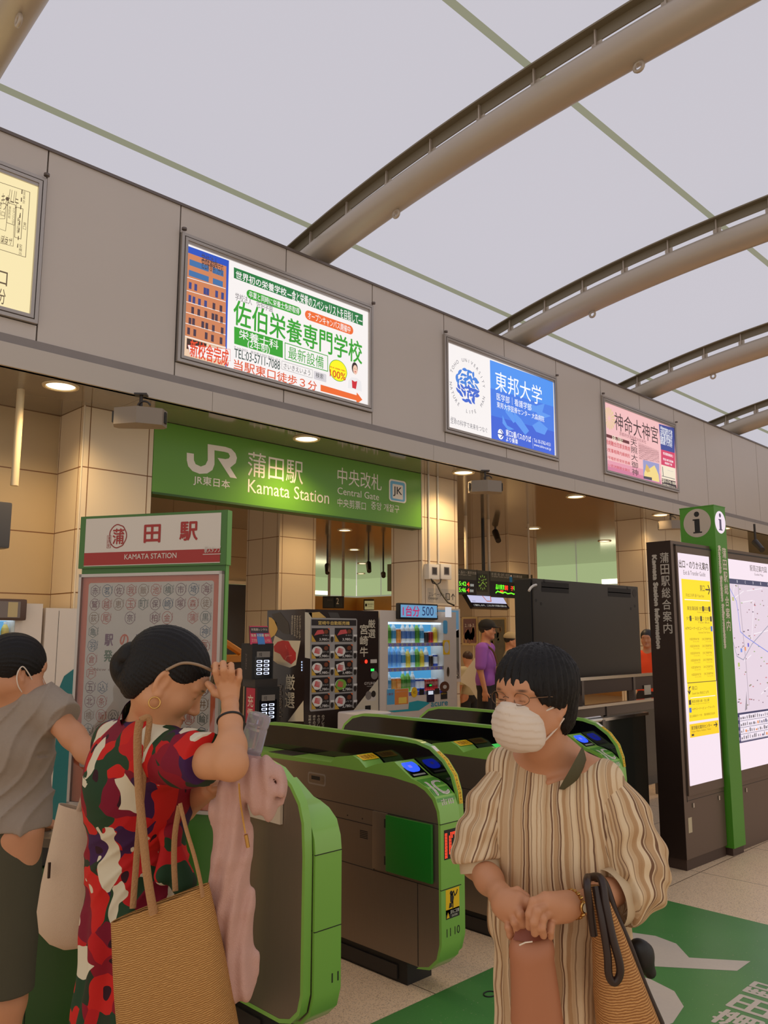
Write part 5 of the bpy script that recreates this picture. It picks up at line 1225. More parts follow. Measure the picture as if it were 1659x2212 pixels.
s.T('品川東京', 722, 1775, 842, 1712, M_ledg, 0.02); s.T('前', 848, 1785, 892, 1722, M_ledr, 0.05); s.T('子', 932, 1792, 970, 1738, M_ledr, 0.05); s.T('15:41', 975, 1790, 1082, 1738, M_ledg, 0.02)
s.line([(722, 1825), (745, 1803), (780, 1815), (820, 1830), (850, 1815), (890, 1838), (940, 1830), (975, 1845), (1010, 1830), (1060, 1850)], 0.02, M_ledg); s.R(782, 1818, 828, 1792, M_ledr, 0.01); s.R(1080, 1860, 1108, 1818, M_ledr)
TXg = mat('board_letters', (200, 196, 180), 0.5); s.T('大森・品川・東京方面', 130, 1545, 448, 1530, TXg); s.T('Omori, Shinagawa, Tokyo', 160, 1575, 375, 1570, TXg); s.T('川崎・鶴見・横浜・桜木町・大船方面', 655, 1580, 915, 1560, TXg); s.T('京浜東北線', 965, 1610, 1090, 1582, TXg); s.T('for Kawasaki, Yokohama, Sakuragicho', 665, 1608, 915, 1600, TXg); s.R(915, 1675, 952, 1600, mat('line_stripe', (30, 130, 190), 0.4)); s.R(925, 1605, 948, 1575, GSW, 0.02)
s.mb.build('print', t)
a, c = s.q(533, 1680); b = MB(); s = Sign((8.6, 8.374, 0), (1, 0, 0), (0, 0, 1), b); s.rect(a - 0.13, c - 0.15, a + 0.13, c + 0.14, mat('clock_face', (40, 42, 30), 0.4)); s.up()
for k in range(12): w = radians(30 * k); s.line([(a + 0.085 * cos(w), c + 0.095 * sin(w)), (a + 0.11 * cos(w), c + 0.12 * sin(w))], 0.014, M_ledg if False else mat('clock_tick', (150, 190, 60), 0.4, emit=0.5), False)
s.line([(a - 0.075, c - 0.07), (a + 0.02, c + 0.02)], 0.013, mat('clock_tick', (150, 190, 60), 0.4), False); s.line([(a, c), (a + 0.07, c - 0.03)], 0.015, mat('clock_tick', (150, 190, 60), 0.4), False); s.line([(a - 0.03, c + 0.03), (a + 0.05, c + 0.05)], 0.01, mat('clock_tick', (150, 190, 60), 0.4), False)
b.build('clock', t)
for x, m_, lb in ((10.05, M_cladp, 0), (10.30, M_cladp, 0), (10.90, M_cladp, 0), (10.75, M_black, 0)):
    MB().tube([(x, 8.5, 2.63), (x, 8.5, 3.53)], 0.028, m_, 12).build('hanger_pole', t, smooth=40)
t = thing('hanging_monitor', 'small tilted monitor with a white route map hanging under the departure board', 'monitor', (10.75, 8.5, 2.05))
p = [onY(*q) for q in ((1003, 1284, 8.45), (1082, 1287, 8.45))]
x0, x1 = p[0][0], p[1][0]
b = MB(); b.add([(x0, 8.44, 2.232), (x1, 8.44, 2.232), (x1 + 0.04, 8.30, 2.03), (x0 + 0.04, 8.30, 2.03), (x0, 8.50, 2.232), (x1, 8.50, 2.232), (x1 + 0.04, 8.36, 2.0), (x0 + 0.04, 8.36, 2.0)], [(0, 3, 2, 1), (4, 5, 6, 7), (0, 1, 5, 4), (1, 2, 6, 5), (2, 3, 7, 6), (3, 0, 4, 7)], M_black); b.build('case', t)
uy = np.array([0.0, 0.14, 0.205]); s = Sign((x0 + 0.045, 8.299, 2.03), (1, 0, 0), uy); s.k = 1; w = x1 - x0 - 0.02
s.rect(0, 0.09, w, 0.235, mat('monitor_white', (206, 206, 240), 0.3, emit=0.9)); s.rect(0, 0, w, 0.085, mat('monitor_navy', (20, 20, 50), 0.3)); s.up(); s.line([(w * .42, 0.23), (w * .46, 0.13), (w * .58, 0.13), (w * .64, 0.23)], 0.018, mat('monitor_orange', (220, 110, 70), 0.3, emit=0.7), False); s.text('ご案内します。これに伴う列車の遅れは', 0.03, 0.02, w * .95, 0.06, M_ledw)
s.text('路線図', w * .05, 0.11, w * .14, 0.13, mat('monitor_text', (120, 120, 170), 0.3)); s.mb.build('screen', t)
o = MB().tube([(11.86, 8.36, 2.2), (11.86, 8.36, 3.53)], 0.02, M_cladp, 10).build('thin_hanger_pole', smooth=40); tag(o, 'thin pale pole hanging from the soffit at the right end of the departure board', 'pole')

# ------------------------------------------------------------------ back of the large dark display, its rails and the glazed barrier
M_bk = mat('display_back', (66, 60, 52), 0.5, metal=0.1, var=0.03, vscale=1.5)
t = thing('display_board_back', 'large dark grey back of a display panel with vents, behind the masked woman', 'display panel', (7.4, 4.6, 1.15))
MB().bbox(6.44, 4.50, 1.16, 8.45, 4.66, 2.125, M_bk, 0.01).build('panel', t, smooth=40)
MB().box(6.415, 4.515, 1.18, 6.445, 4.70, 2.115, M_black).build('side_box', t)
s = Sign((6.44, 4.4985, 0), (1, 0, 0), (0, 0, 1), crop=(1100, 1220, 4.879))
for (u0, v0, u1, v1) in ((342, 225, 628, 190), (342, 272, 628, 240), (1042, 280, 1280, 250), (1042, 320, 1280, 292)):
    s.R(u0, v0 + 12, u1, v1 + 8, mat('vent_black', (36, 32, 28), 0.7))
for (u, v) in ((368, 168), (283, 375), (338, 410), (1245, 245), (1325, 435), (1283, 462)): a, c = s.q(u, v); s.ell(a, c, 0.016, 0.016, M_black, 10)
for (u, v) in ((272, 215), (1322, 300)): a, c = s.q(u, v); s.ell(a, c, 0.045, 0.045, M_dark, 16)
s.mb.build('vents', t)
P = [onY(1100 + u / 4.879, 1220 + v / 4.879, 4.46) for u, v in ((285, 212), (255, 220), (230, 240), (208, 275))]
MB().tube(P, 0.012, M_white, 8).build('white_cable', t, smooth=40)
b = MB(); b.box(6.6, 4.55, 0.0, 6.66, 4.61, 1.17, M_dark); b.build('stand_leg', t); b = MB(); b.box(8.3, 4.55, 0.0, 8.36, 4.61, 1.17, M_dark); b.build('stand_leg', t)
t = thing('steel_handrail', 'two-tier dark barrier with pale metal top rails between the display back and the information board', 'handrail', (7.2, 4.4, 0))
b = MB(); b.box(5.9, 4.36, 1.155, 9.2, 4.42, 1.185, M_chrome); b.build('upper_rail', t); b = MB(); b.box(5.9, 4.37, 1.02, 9.2, 4.41, 1.155, M_bd2); b.build('dark_board', t)
b = MB(); b.box(5.9, 4.10, 0.93, 9.2, 4.16, 0.955, M_chrome); b.build('lower_rail', t); b = MB(); b.box(5.9, 4.11, 0.85, 9.2, 4.15, 0.93, M_alud); b.build('rail_band', t)
b = MB(); b.box(5.9, 4.12, 0.12, 9.2, 4.14, 0.85, M_gbl); b.build('dark_glazing', t)
for x in (6.0, 7.0, 8.0, 9.0):
    b = MB(); b.box(x, 4.10, 0, x + 0.04, 4.17, 0.93, M_alud); b.box(x, 4.36, 0, x + 0.04, 4.42, 1.155, M_alud); b.build('post', t)
o = MB().box(8.22, 4.355, 0.96, 8.36, 4.36, 1.06, M_crm).build('small_notice'); tag(o, 'small cream notice on the barrier near the person in orange', 'notice')
M_smoke = mat('smoked_glass_panel', (34, 36, 32), 0.12, coat=0.4)
t = thing('glazed_barrier', 'dark glazed barrier panel with a steel top rail beside the last ticket gate', 'barrier', (5.2, 3.0, 0))
b = MB(); b.box(5.03, 2.98, 0.10, 5.62, 3.0, 1.02, M_smoke); b.build('glass_panel', t); b = MB(); b.box(5.0, 2.965, 1.02, 5.64, 3.015, 1.04, M_chrome); b.build('top_rail', t)
b = MB(); b.tube([(4.64, 2.99, 1.03), (5.0, 2.99, 1.03)], 0.028, M_chrome, 16); b.build('tube_rail', t, smooth=40); b = MB(); b.box(4.995, 2.96, 0, 5.03, 3.02, 1.03, M_alud); b.build('post', t)
b = MB(); b.box(4.66, 2.98, 0.1, 4.995, 3.0, 0.98, M_gst); b.build('steel_infill', t); b = MB(); b.box(4.64, 2.93, 0, 5.64, 3.06, 0.10, mat('curb_grey', (92, 86, 84), 0.6)); b.build('curb', t)

# ------------------------------------------------------------------ ceiling mounted speakers and cameras
M_spk = mat('speaker_grey', (138, 126, 112), 0.55)
def speaker(u, v, z, yaw_, label, w=0.42):
    c = onZ(u, v, z); t = thing('ceiling_speaker', label, 'speaker', (c[0], c[1], z), 'speakers hung from the soffit', rotz=yaw_)
    prof = [(-w / 2, 0.02), (-w / 2 + 0.02, -0.085), (0, -0.15), (w / 2 - 0.02, -0.085), (w / 2, 0.02), (w / 2 - 0.03, 0.06), (-w / 2 + 0.03, 0.06)]
    b = MB(); b.prism(prof, lambda p, q, tt: (p, q, tt), -0.075, 0.06, M_spk); b.build('case', t, local=True)
    b = MB(); 
    for sx in (-1, 1): b.box(sx * (w / 2 - 0.004) - 0.006, -0.05, -0.05, sx * (w / 2 - 0.004) + 0.006, 0.0, 0.04, M_black)
    b.build('end_slots', t, local=True)
    b = MB(); b.tube([(0, 0.0, 0.06), (0, 0.0, 3.53 - z)], 0.014, M_dark, 8); b.box(-0.05, -0.04, 3.515 - z, 0.05, 0.04, 3.53 - z, M_dark); b.build('bracket', t, local=True)
    P = [(0.03 - 0.05 * cos(w_), -0.02, 0.09 + 0.045 * sin(w_)) for w_ in np.linspace(0.2, 2.9, 9)]
    b = MB(); b.tube(P, 0.008, M_dark, 6); b.build('cable_loop', t, local=True)
    return t
speaker(303, 903, 3.33, radians(-40), 'grey angular loudspeaker hung between the left column and the green sign')
speaker(1048, 1052, 3.33, radians(-40), 'grey angular loudspeaker hung right of the column with meter boxes', 0.40)
speaker(1449, 1134, 3.36, radians(-60), 'grey loudspeaker hung just left of the green pillar head', 0.40)
def camera_dome(u, v, z, label, down=0.16):
    c = onZ(u, v, z); t = thing('security_camera', label, 'camera', (c[0], c[1], z), 'small cameras and spotlights on the far ceiling')
    b = MB(); b.tube([c, (c[0], c[1], 3.53)], 0.02, M_dark, 8); b.build('stem', t)
    b = MB(); d = np.array([-0.5, -0.6, -0.6]); d /= np.linalg.norm(d); b.tube([c - d * 0.02, c + d * down], [0.06, 0.05], M_dark, 12); b.build('head', t, smooth=40)
camera_dome(707, 1222, 3.15, 'dark double spotlight left of the two below the green sign', 0.3)
camera_dome(796, 1218, 3.15, 'dark double spotlight right of the two below the green sign', 0.3)
camera_dome(828, 1240, 3.0, 'thin dark hanging bracket near the frosted glass right of the spotlights', 0.1)
camera_dome(1070, 1150, 3.45, 'dark security camera on the ceiling above the departure board', 0.3)
camera_dome(1632, 1172, 3.2, 'pale green-lit spotlight above the map board at the right edge', 0.25)

# ------------------------------------------------------------------ hanging signs and things at the left
o = MB().tube([(2.36, 6.5, 2.75), (2.36, 6.5, 3.53)], 0.03, mat('pole_cream', (214, 196, 160), 0.4), 12).build('hanger_pole', smooth=40); tag(o, 'cream pole hanging from the soffit near the left edge, holding a dark sign', 'pole')
xx = onY(15, 1150, 6.5)[0]
za, zb = onY(10, 1185, 6.45)[2], onY(10, 1085, 6.45)[2]
o = MB().bbox(1.2, 6.42, za, xx + 0.0, 6.56, zb, mat('sign_case_grey', (72, 70, 70), 0.4), 0.02).build('hanging_sign', smooth=40); tag(o, 'dark grey hanging sign with a rounded corner cut off by the left edge', 'sign')
t, bx = drinks_machine(1.43, 6.3, 1.13, 'pale drinks vending machine with a lit window behind the man at the left edge', None, None)
stock(bx, 6.3, (['clear', 'tea', 'water', 'tea', 'orange', 'milk', 'water', 'water', 'milk', 'clear', 'tea', 'yellow'], ['clear'] * 6 + ['tea', 'clear', 'clear', 'tea', 'yellow', 'yellow'], ['red', 'coffee', 'coffee', 'milk', 'milk', 'red', 'bluecan', 'bluecan', 'red', 'coffee', 'milk', 'red']), 'drinks displayed in the left vending machine', 'the left machine')
q = onY(57, 1325, 6.25); b = MB(); b.bbox(1.6, 6.24, 1.70, q[0], 6.3, 1.86, mat('sign_case_brown', (84, 60, 46), 0.4), 0.02); b.build('top_sign_case', t, smooth=40)
s = Sign((1.6, 6.238, 1.70), (1, 0, 0), (0, 0, 1)); s.rect(0.03, 0.02, q[0] - 1.65, 0.14, mat('topper_grey', (120, 108, 100), 0.4)); s.up(); s.text('1台分', q[0] - 1.6 - 0.36, 0.03, q[0] - 1.6 - 0.22, 0.13, mat('dull_red', (176, 80, 66), 0.4), 0.02); s.rect(q[0] - 1.6 - 0.14, 0.025, q[0] - 1.6 - 0.07, 0.135, mat('dull_cream', (190, 170, 120), 0.4)); s.mb.build('top_sign_print', t)
t = thing('white_cabinet', 'narrow white cabinet with a teal swoosh between the left vending machine and the column', 'cabinet', (2.75, 6.6, 0))
MB().box(2.585, 6.30, 0, 2.88, 7.0, 1.80, M_vm).build('body', t); s = Sign((2.585, 6.298, 0), (1, 0, 0), (0, 0, 1)); s.rect(0.10, 0.02, 0.103, 1.78, M_gap); s.poly([(0.12, 0.1), (0.295, 0.1), (0.295, 1.36), (0.24, 1.33), (0.17, 1.28), (0.14, 1.2)], mat('teal_dark', (30, 110, 112), 0.4), False); s.mb.build('door_print', t)
t = thing('narrow_wall_poster', 'narrow brown poster with pale figures on the side of the left column', 'poster', (2.92, 6.8, 1.5))
s = Sign((2.9225, 7.0, 0), (0, -1, 0), (0, 0, 1), crop=(0, 1180, 7.375)); s.k = 1
m_ = mat('poster_brown', (150, 116, 84), 0.4, var=0.35, vscale=16); s.poly([(945, 1068), (1115, 1063), (1080, 1690), (915, 1688)], m_); s.up()
for (u, v, r) in ((1010, 1200, 0.03), (1000, 1300, 0.05), (1010, 1430, 0.045), (990, 1600, 0.06), (1040, 1560, 0.02)): a, c = s.q(u, v); s.ell(a, c, r, r * 1.3, mat('poster_pale', (170, 150, 132), 0.4, var=0.3, vscale=30), 12)
s.mb.build('print', t)
# white pipes beside the poster stand
o = MB().tube([(2.98, 6.52, 0.0), (2.98, 6.52, 1.93), (2.98, 6.575, 1.97)], 0.022, M_white, 12).build('drain_pipe', smooth=40); tag(o, 'slim white pipe on the left column beside the poster stand', 'pipe')

# ------------------------------------------------------------------ far notices and framed pictures
t = thing('platform_number_sign', 'dark rounded hanging sign with a white 2 in front of the orange wall', 'sign', (15.0, 16.0, 2.5))
c = onY(720, 1301, 15.5)
def facing(c, w, h, m, name, t, rim=None, th=0.06):
    b = MB(); U, Nn = RT, FWH
    P = lambda a, d, z: np.array([c[0], c[1], c[2]]) + U * a + Nn * d + ZUP * z
    vs = [P(a, d, z) for z in (-h / 2, h / 2) for a, d in ((-w / 2, 0), (w / 2, 0), (w / 2, th), (-w / 2, th))]
    b.add(vs, [(0, 3, 2, 1), (4, 5, 6, 7), (0, 1, 5, 4), (1, 2, 6, 5), (2, 3, 7, 6), (3, 0, 4, 7)], m); b.build(name, t)
    return Sign(P(-w / 2, -0.004, -h / 2), U, ZUP)
dpt = float(np.dot(c - CAM, FWH)); w = 46 * dpt / 1765; h = 26 * dpt / 1765; t.location = Vector(c)
s = facing(c, w, h, M_dark, 'case', t); s.rect(w * .05, h * .1, w * .93, h * .9, mat('sign_slate', (58, 60, 60), 0.4)); s.rect(w * .5, h * .1, w * .62, h * .9, mat('sign_slate_blue', (50, 66, 90), 0.4)); s.up(); s.text('2', w * .64, h * .35, w * .76, h * .85, GSW); s.text('新幹線', w * .22, h * .6, w * .45, h * .75, M_alud); s.mb.build('print', t)
for du in (-0.13, 0.28):
    q_ = np.array(c) + RT * w * du * 1.6 + FWH * 0.03; MB().tube([q_ + ZUP * h / 2, (q_[0], q_[1], 3.53)], 0.035, M_cladp, 10).build('hanger_pole', t, smooth=40)
t = thing('small_framed_notice', 'small cream notice in a brown frame on the orange wall right of the 2 sign', 'notice', (19.0, 15.0, 2.5))
c = onX(799, 1307, 19.6); t.location = Vector(c); dpt = float(np.dot(c - CAM, FWH)); w = 27 * dpt / 1765; h = 25 * dpt / 1765
s = facing(c, w, h, mat('frame_brown', (66, 40, 22), 0.4), 'frame', t); s.rect(w * .08, h * .12, w * .86, h * .86, mat('notice_cream', (190, 176, 120), 0.4, emit=0.5)); s.up(); s.text('乗換案内', w * .32, h * .5, w * .78, h * .64, M_print); s.text('Transfer', w * .32, h * .36, w * .7, h * .44, M_print); s.rect(w * .12, h * .38, w * .27, h * .62, M_print); s.mb.build('print', t)
for k, (u0, v0, u1, v1, lb, cc) in enumerate(((1001, 1337, 1029, 1389, 'framed reddish-brown picture on the far wall left of the man in purple', (120, 70, 44)), (1039, 1339, 1092, 1440, 'framed dark landscape picture on the far wall behind the man in purple', (96, 88, 64)))):
    s = Sign((12.785, 10.42, 0), (0, -1, 0), (0, 0, 1)); s.c = (0, 0, 1.0)
    a0, z1 = s.q(u0, v0); a1, z0 = s.q(u1, v1)
    t = thing('framed_picture', lb, 'picture', (12.78, 10.42 - (a0 + a1) / 2, z0), 'framed pictures on the far wall')
    s.rect(a0 - 0.04, z0 - 0.05, a1 + 0.04, z1 + 0.04, mat('frame_gold', (196, 160, 96), 0.35, metal=0.4)); s.mb.build('frame', t)
    s = Sign((12.778, 10.42, 0), (0, -1, 0), (0, 0, 1)); s.rect(a0, z0, a1, z1, mat('picture_%d' % k, cc, 0.35, var=0.5, vscale=7)); s.up(); rnd = random.Random(k)
    for i in range(16): x = a0 + (a1 - a0) * (0.15 + 0.7 * rnd.random()); z = z0 + (z1 - z0) * rnd.uniform(0.1, 0.45 if k == 0 else 0.9); s.ell(x, z, rnd.uniform(0.02, 0.06), rnd.uniform(0.03, 0.12), mat('picture_tone_%d%d' % (k, i % 3), ((150, 96, 60), (176, 130, 84), (96, 50, 36))[i % 3] if k == 0 else ((84, 84, 60), (120, 96, 60), (60, 62, 46))[i % 3], 0.4), 9)
    if k == 0: s.up(); s.text('2.18-3.', a0 + 0.04, z1 - 0.16, a0 + 0.3, z1 - 0.1, GSW)
    s.mb.build('print', t)
b = MB().box(12.8, 10.42, 0, 13.0, 12.0, 3.53, M_wallp); structure(b.build('wall_side'))
# shop counter seen between the poster stand and the rental stand
t = thing('shop_counter', 'dim wooden shop counter and shelf between the poster stand and the battery rental stand', 'counter', (7.2, 11.6, 0))
b = MB(); b.box(6.3, 11.4, 0, 8.6, 12.0, 1.15, M_dark); b.box(6.2, 11.3, 1.15, 8.7, 12.1, 1.25, M_wood); b.build('counter', t)
b = MB(); b.tube([(6.9, 11.5, 1.9), (8.0, 11.5, 1.3)], 0.06, M_wood, 6); b.build('brace', t); b = MB(); b.box(6.3, 12.0, 1.4, 8.0, 12.2, 1.9, mat('shelf_green', (70, 84, 60), 0.5)); b.build('price_board', t)
o = MB().box(8.45, 11.8, 1.72, 8.75, 11.85, 1.80, M_glow).build('strip_lamp'); tag(o, 'tiny bright white strip lamp above the battery rental stand topper', 'lamp')
# ------------------------------------------------------------------ soft bodies: smooth unions of round cones and ellipsoids, meshed by surface nets
def V3(p): return np.array(p, dtype=np.float64)
class Soft:
    def __init__(s, h=0.005): s.ops = []; s.h = h; s.post = []
    def cone(s, A, B, ra, rb=None, k=0.02, sub=False):
        s.ops.append(('c', V3(A), V3(B), ra, ra if rb is None else rb, k, sub)); return s
    def chain(s, pts, k=0.02):
        for (A, ra), (B, rb) in zip(pts[:-1], pts[1:]): s.cone(A, B, ra, rb, k)
        return s
    def ell(s, c, r, axes=None, k=0.02, sub=False):
        """axes: rows are the directions of the three radii"""
        s.ops.append(('e', V3(c), np.array(r, float), np.eye(3) if axes is None else np.array(axes, float), k, sub)); return s
    def cut(s, fn): s.post.append(('cut', fn)); return s
    def disp(s, fn): s.post.append(('disp', fn)); return s
    def bounds(s):
        lo = np.full(3, 1e9); hi = -lo
        for o in s.ops:
            if o[-1]: continue
            if o[0] == 'c': a = np.minimum(o[1] - o[3], o[2] - o[4]); b = np.maximum(o[1] + o[3], o[2] + o[4])
            else:
                e = np.sqrt(((o[3] * o[2][:, None]) ** 2).sum(0)); a = o[1] - e; b = o[1] + e
            lo = np.minimum(lo, a); hi = np.maximum(hi, b)
        return lo, hi
    def mesh(s, lo=None, hi=None):
        l, u = s.bounds(); h = s.h; pad = 4 * h
        lo = (l if lo is None else np.maximum(l, lo)) - pad; hi = (u if hi is None else np.minimum(u, hi)) + pad
        n = np.ceil((hi - lo) / h).astype(int) + 1
        ax = [(lo[i] + h * np.arange(n[i])).astype(np.float32) for i in range(3)]
        F = np.full(n, 0.5, np.float32)
        for o in s.ops:
            k, sub = o[-2], o[-1]
            if o[0] == 'c': a = np.minimum(o[1] - o[3], o[2] - o[4]); b = np.maximum(o[1] + o[3], o[2] + o[4])
            else:
                e = np.sqrt(((o[3] * o[2][:, None]) ** 2).sum(0)); a = o[1] - e; b = o[1] + e
            m = k + 5 * h
            i0 = np.maximum(((a - m - lo) / h).astype(int), 0); i1 = np.minimum(((b + m - lo) / h).astype(int) + 2, n)
            if (i1 <= i0).any(): continue
            sl = tuple(slice(i0[j], i1[j]) for j in range(3))
            X, Y, Z = np.meshgrid(*[ax[j][sl[j]] for j in range(3)], indexing='ij')
            if o[0] == 'c':
                A, B = o[1], o[2]; D = B - A; L2 = max(float(D @ D), 1e-10)
                t = np.clip(((X - A[0]) * D[0] + (Y - A[1]) * D[1] + (Z - A[2]) * D[2]) / L2, 0, 1)
                d = np.sqrt((X - A[0] - t * D[0]) ** 2 + (Y - A[1] - t * D[1]) ** 2 + (Z - A[2] - t * D[2]) ** 2) - (o[3] + t * (o[4] - o[3]))
            else:
                x, y, z = X - o[1][0], Y - o[1][1], Z - o[1][2]
                q0 = 0; q1 = 0
                for j in range(3):
                    w = o[3][j]; r = o[2][j]; p = x * w[0] + y * w[1] + z * w[2]
                    q0 = q0 + (p / r) ** 2; q1 = q1 + (p / (r * r)) ** 2
                q0 = np.sqrt(q0); q1 = np.sqrt(q1) + 1e-6; d = q0 * (q0 - 1) / q1
            f = F[sl]
            if not sub:
                hh = np.maximum(k - np.abs(f - d), 0) / max(k, 1e-6); F[sl] = np.minimum(f, d) - hh * hh * k * 0.25
            else:
                hh = np.maximum(k - np.abs(f + d), 0) / max(k, 1e-6); F[sl] = np.maximum(f, -d) + hh * hh * k * 0.25
        for kind, fn in s.post:
            # in slabs, near the surface only
            for i in range(0, n[0], 24):
                sl = slice(i, min(i + 24, n[0])); X, Y, Z = np.meshgrid(ax[0][sl], ax[1], ax[2], indexing='ij')
                P = np.stack([X, Y, Z], -1)
                if kind == 'cut': F[sl] = np.maximum(F[sl], fn(P).astype(np.float32))
                else: F[sl] = F[sl] + fn(P).astype(np.float32)
        F[0] = F[-1] = 0.5; F[:, 0] = F[:, -1] = 0.5; F[:, :, 0] = F[:, :, -1] = 0.5
        return nets(F, lo, h)

def nets(F, lo, h):
    S = F < 0
    c = [S[i:S.shape[0] - 1 + i, j:S.shape[1] - 1 + j, k:S.shape[2] - 1 + k] for i in (0, 1) for j in (0, 1) for k in (0, 1)]
    al = c[0].copy(); an = c[0].copy()
    for q in c[1:]: al &= q; an |= q
    act = an & ~al
    I = np.argwhere(act); idx = np.full(act.shape, -1, np.int64); idx[act] = np.arange(len(I))
    off = [(i, j, k) for i in (0, 1) for j in (0, 1) for k in (0, 1)]
    val = np.stack([F[I[:, 0] + o[0], I[:, 1] + o[1], I[:, 2] + o[2]] for o in off], 1)
    acc = np.zeros((len(I), 3)); cnt = np.zeros(len(I))
    for a in range(8):
        for b in range(a + 1, 8):
            oa, ob = np.array(off[a]), np.array(off[b])
            if np.abs(oa - ob).sum() != 1: continue
            m = (val[:, a] < 0) != (val[:, b] < 0)
            t = val[m, a] / (val[m, a] - val[m, b]); acc[m] += oa + t[:, None] * (ob - oa); cnt[m] += 1
    V = (I + acc / cnt[:, None]) * h + lo
    Q = []
    for ax in range(3):
        sl0 = [slice(None)] * 3; sl1 = [slice(None)] * 3; sl0[ax] = slice(0, -1); sl1[ax] = slice(1, None)
        a, b = S[tuple(sl0)], S[tuple(sl1)]
        E = np.argwhere(a != b); u, v = [(1, 2), (2, 0), (0, 1)][ax]
        E = E[(E[:, u] > 0) & (E[:, v] > 0) & (E[:, u] < F.shape[u] - 1) & (E[:, v] < F.shape[v] - 1)]
        fl = a[E[:, 0], E[:, 1], E[:, 2]]
        g = []
        for du, dv in ((-1, -1), (0, -1), (0, 0), (-1, 0)):
            q = E.copy(); q[:, u] += du; q[:, v] += dv; g.append(idx[q[:, 0], q[:, 1], q[:, 2]])
        q = np.stack(g, 1); q[~fl] = q[~fl][:, ::-1]; Q.append(q)
    return V, np.concatenate(Q)

def soft_build(sf, name, m, parent=None, paint=None, attr=None, lo=None, hi=None, smooth_it=1):
    V, Q = sf.mesh(lo, hi)
    me = bpy.data.meshes.new(name)
    L = np.zeros(3) if parent is None else np.array(parent.location)
    me.vertices.add(len(V)); me.vertices.foreach_set('co', (V - L).astype(np.float32).ravel())
    me.loops.add(len(Q) * 4); me.loops.foreach_set('vertex_index', Q.astype(np.int32).ravel())
    me.polygons.add(len(Q)); me.polygons.foreach_set('loop_start', np.arange(0, len(Q) * 4, 4, dtype=np.int32)); 
    me.polygons.foreach_set('use_smooth', np.ones(len(Q), bool))
    me.update(calc_edges=True)
    me.materials.append(m)
    if paint is not None:
        col = np.ones((len(V), 4), np.float32); col[:, :3] = paint(V)
        ca = me.color_attributes.new('paint', 'FLOAT_COLOR', 'POINT'); ca.data.foreach_set('color', col.ravel())
    if attr is not None:
        at_ = me.attributes.new('stripe', 'FLOAT', 'POINT'); at_.data.foreach_set('value', attr(V).astype(np.float32))
    o = bpy.data.objects.new(name, me); COL.objects.link(o)
    if parent is not None: o.parent = parent
    return o

def blob(V, c, r, axes=None):
    d = V - V3(c)
    if axes is not None: d = d @ np.array(axes).T
    return np.clip(1.6 - 1.6 * np.sqrt(((d / np.array(r)) ** 2).sum(-1)), 0, 1)[..., None]

M_skin = mat('skin', (190, 138, 104), 0.5, var=0.05, vscale=30, vcol='paint', bump=0.04, bscale=500)
M_hair = mat('hair_black', (15, 11, 10), 0.5, bump=0.3, bscale=60, stretch=(6, 6, 1.0), spec=0.3)
M_glassf = mat('thin_metal_frame', (120, 92, 70), 0.3, metal=0.8)
M_gold = mat('gold_metal', (212, 170, 100), 0.25, metal=1.0)

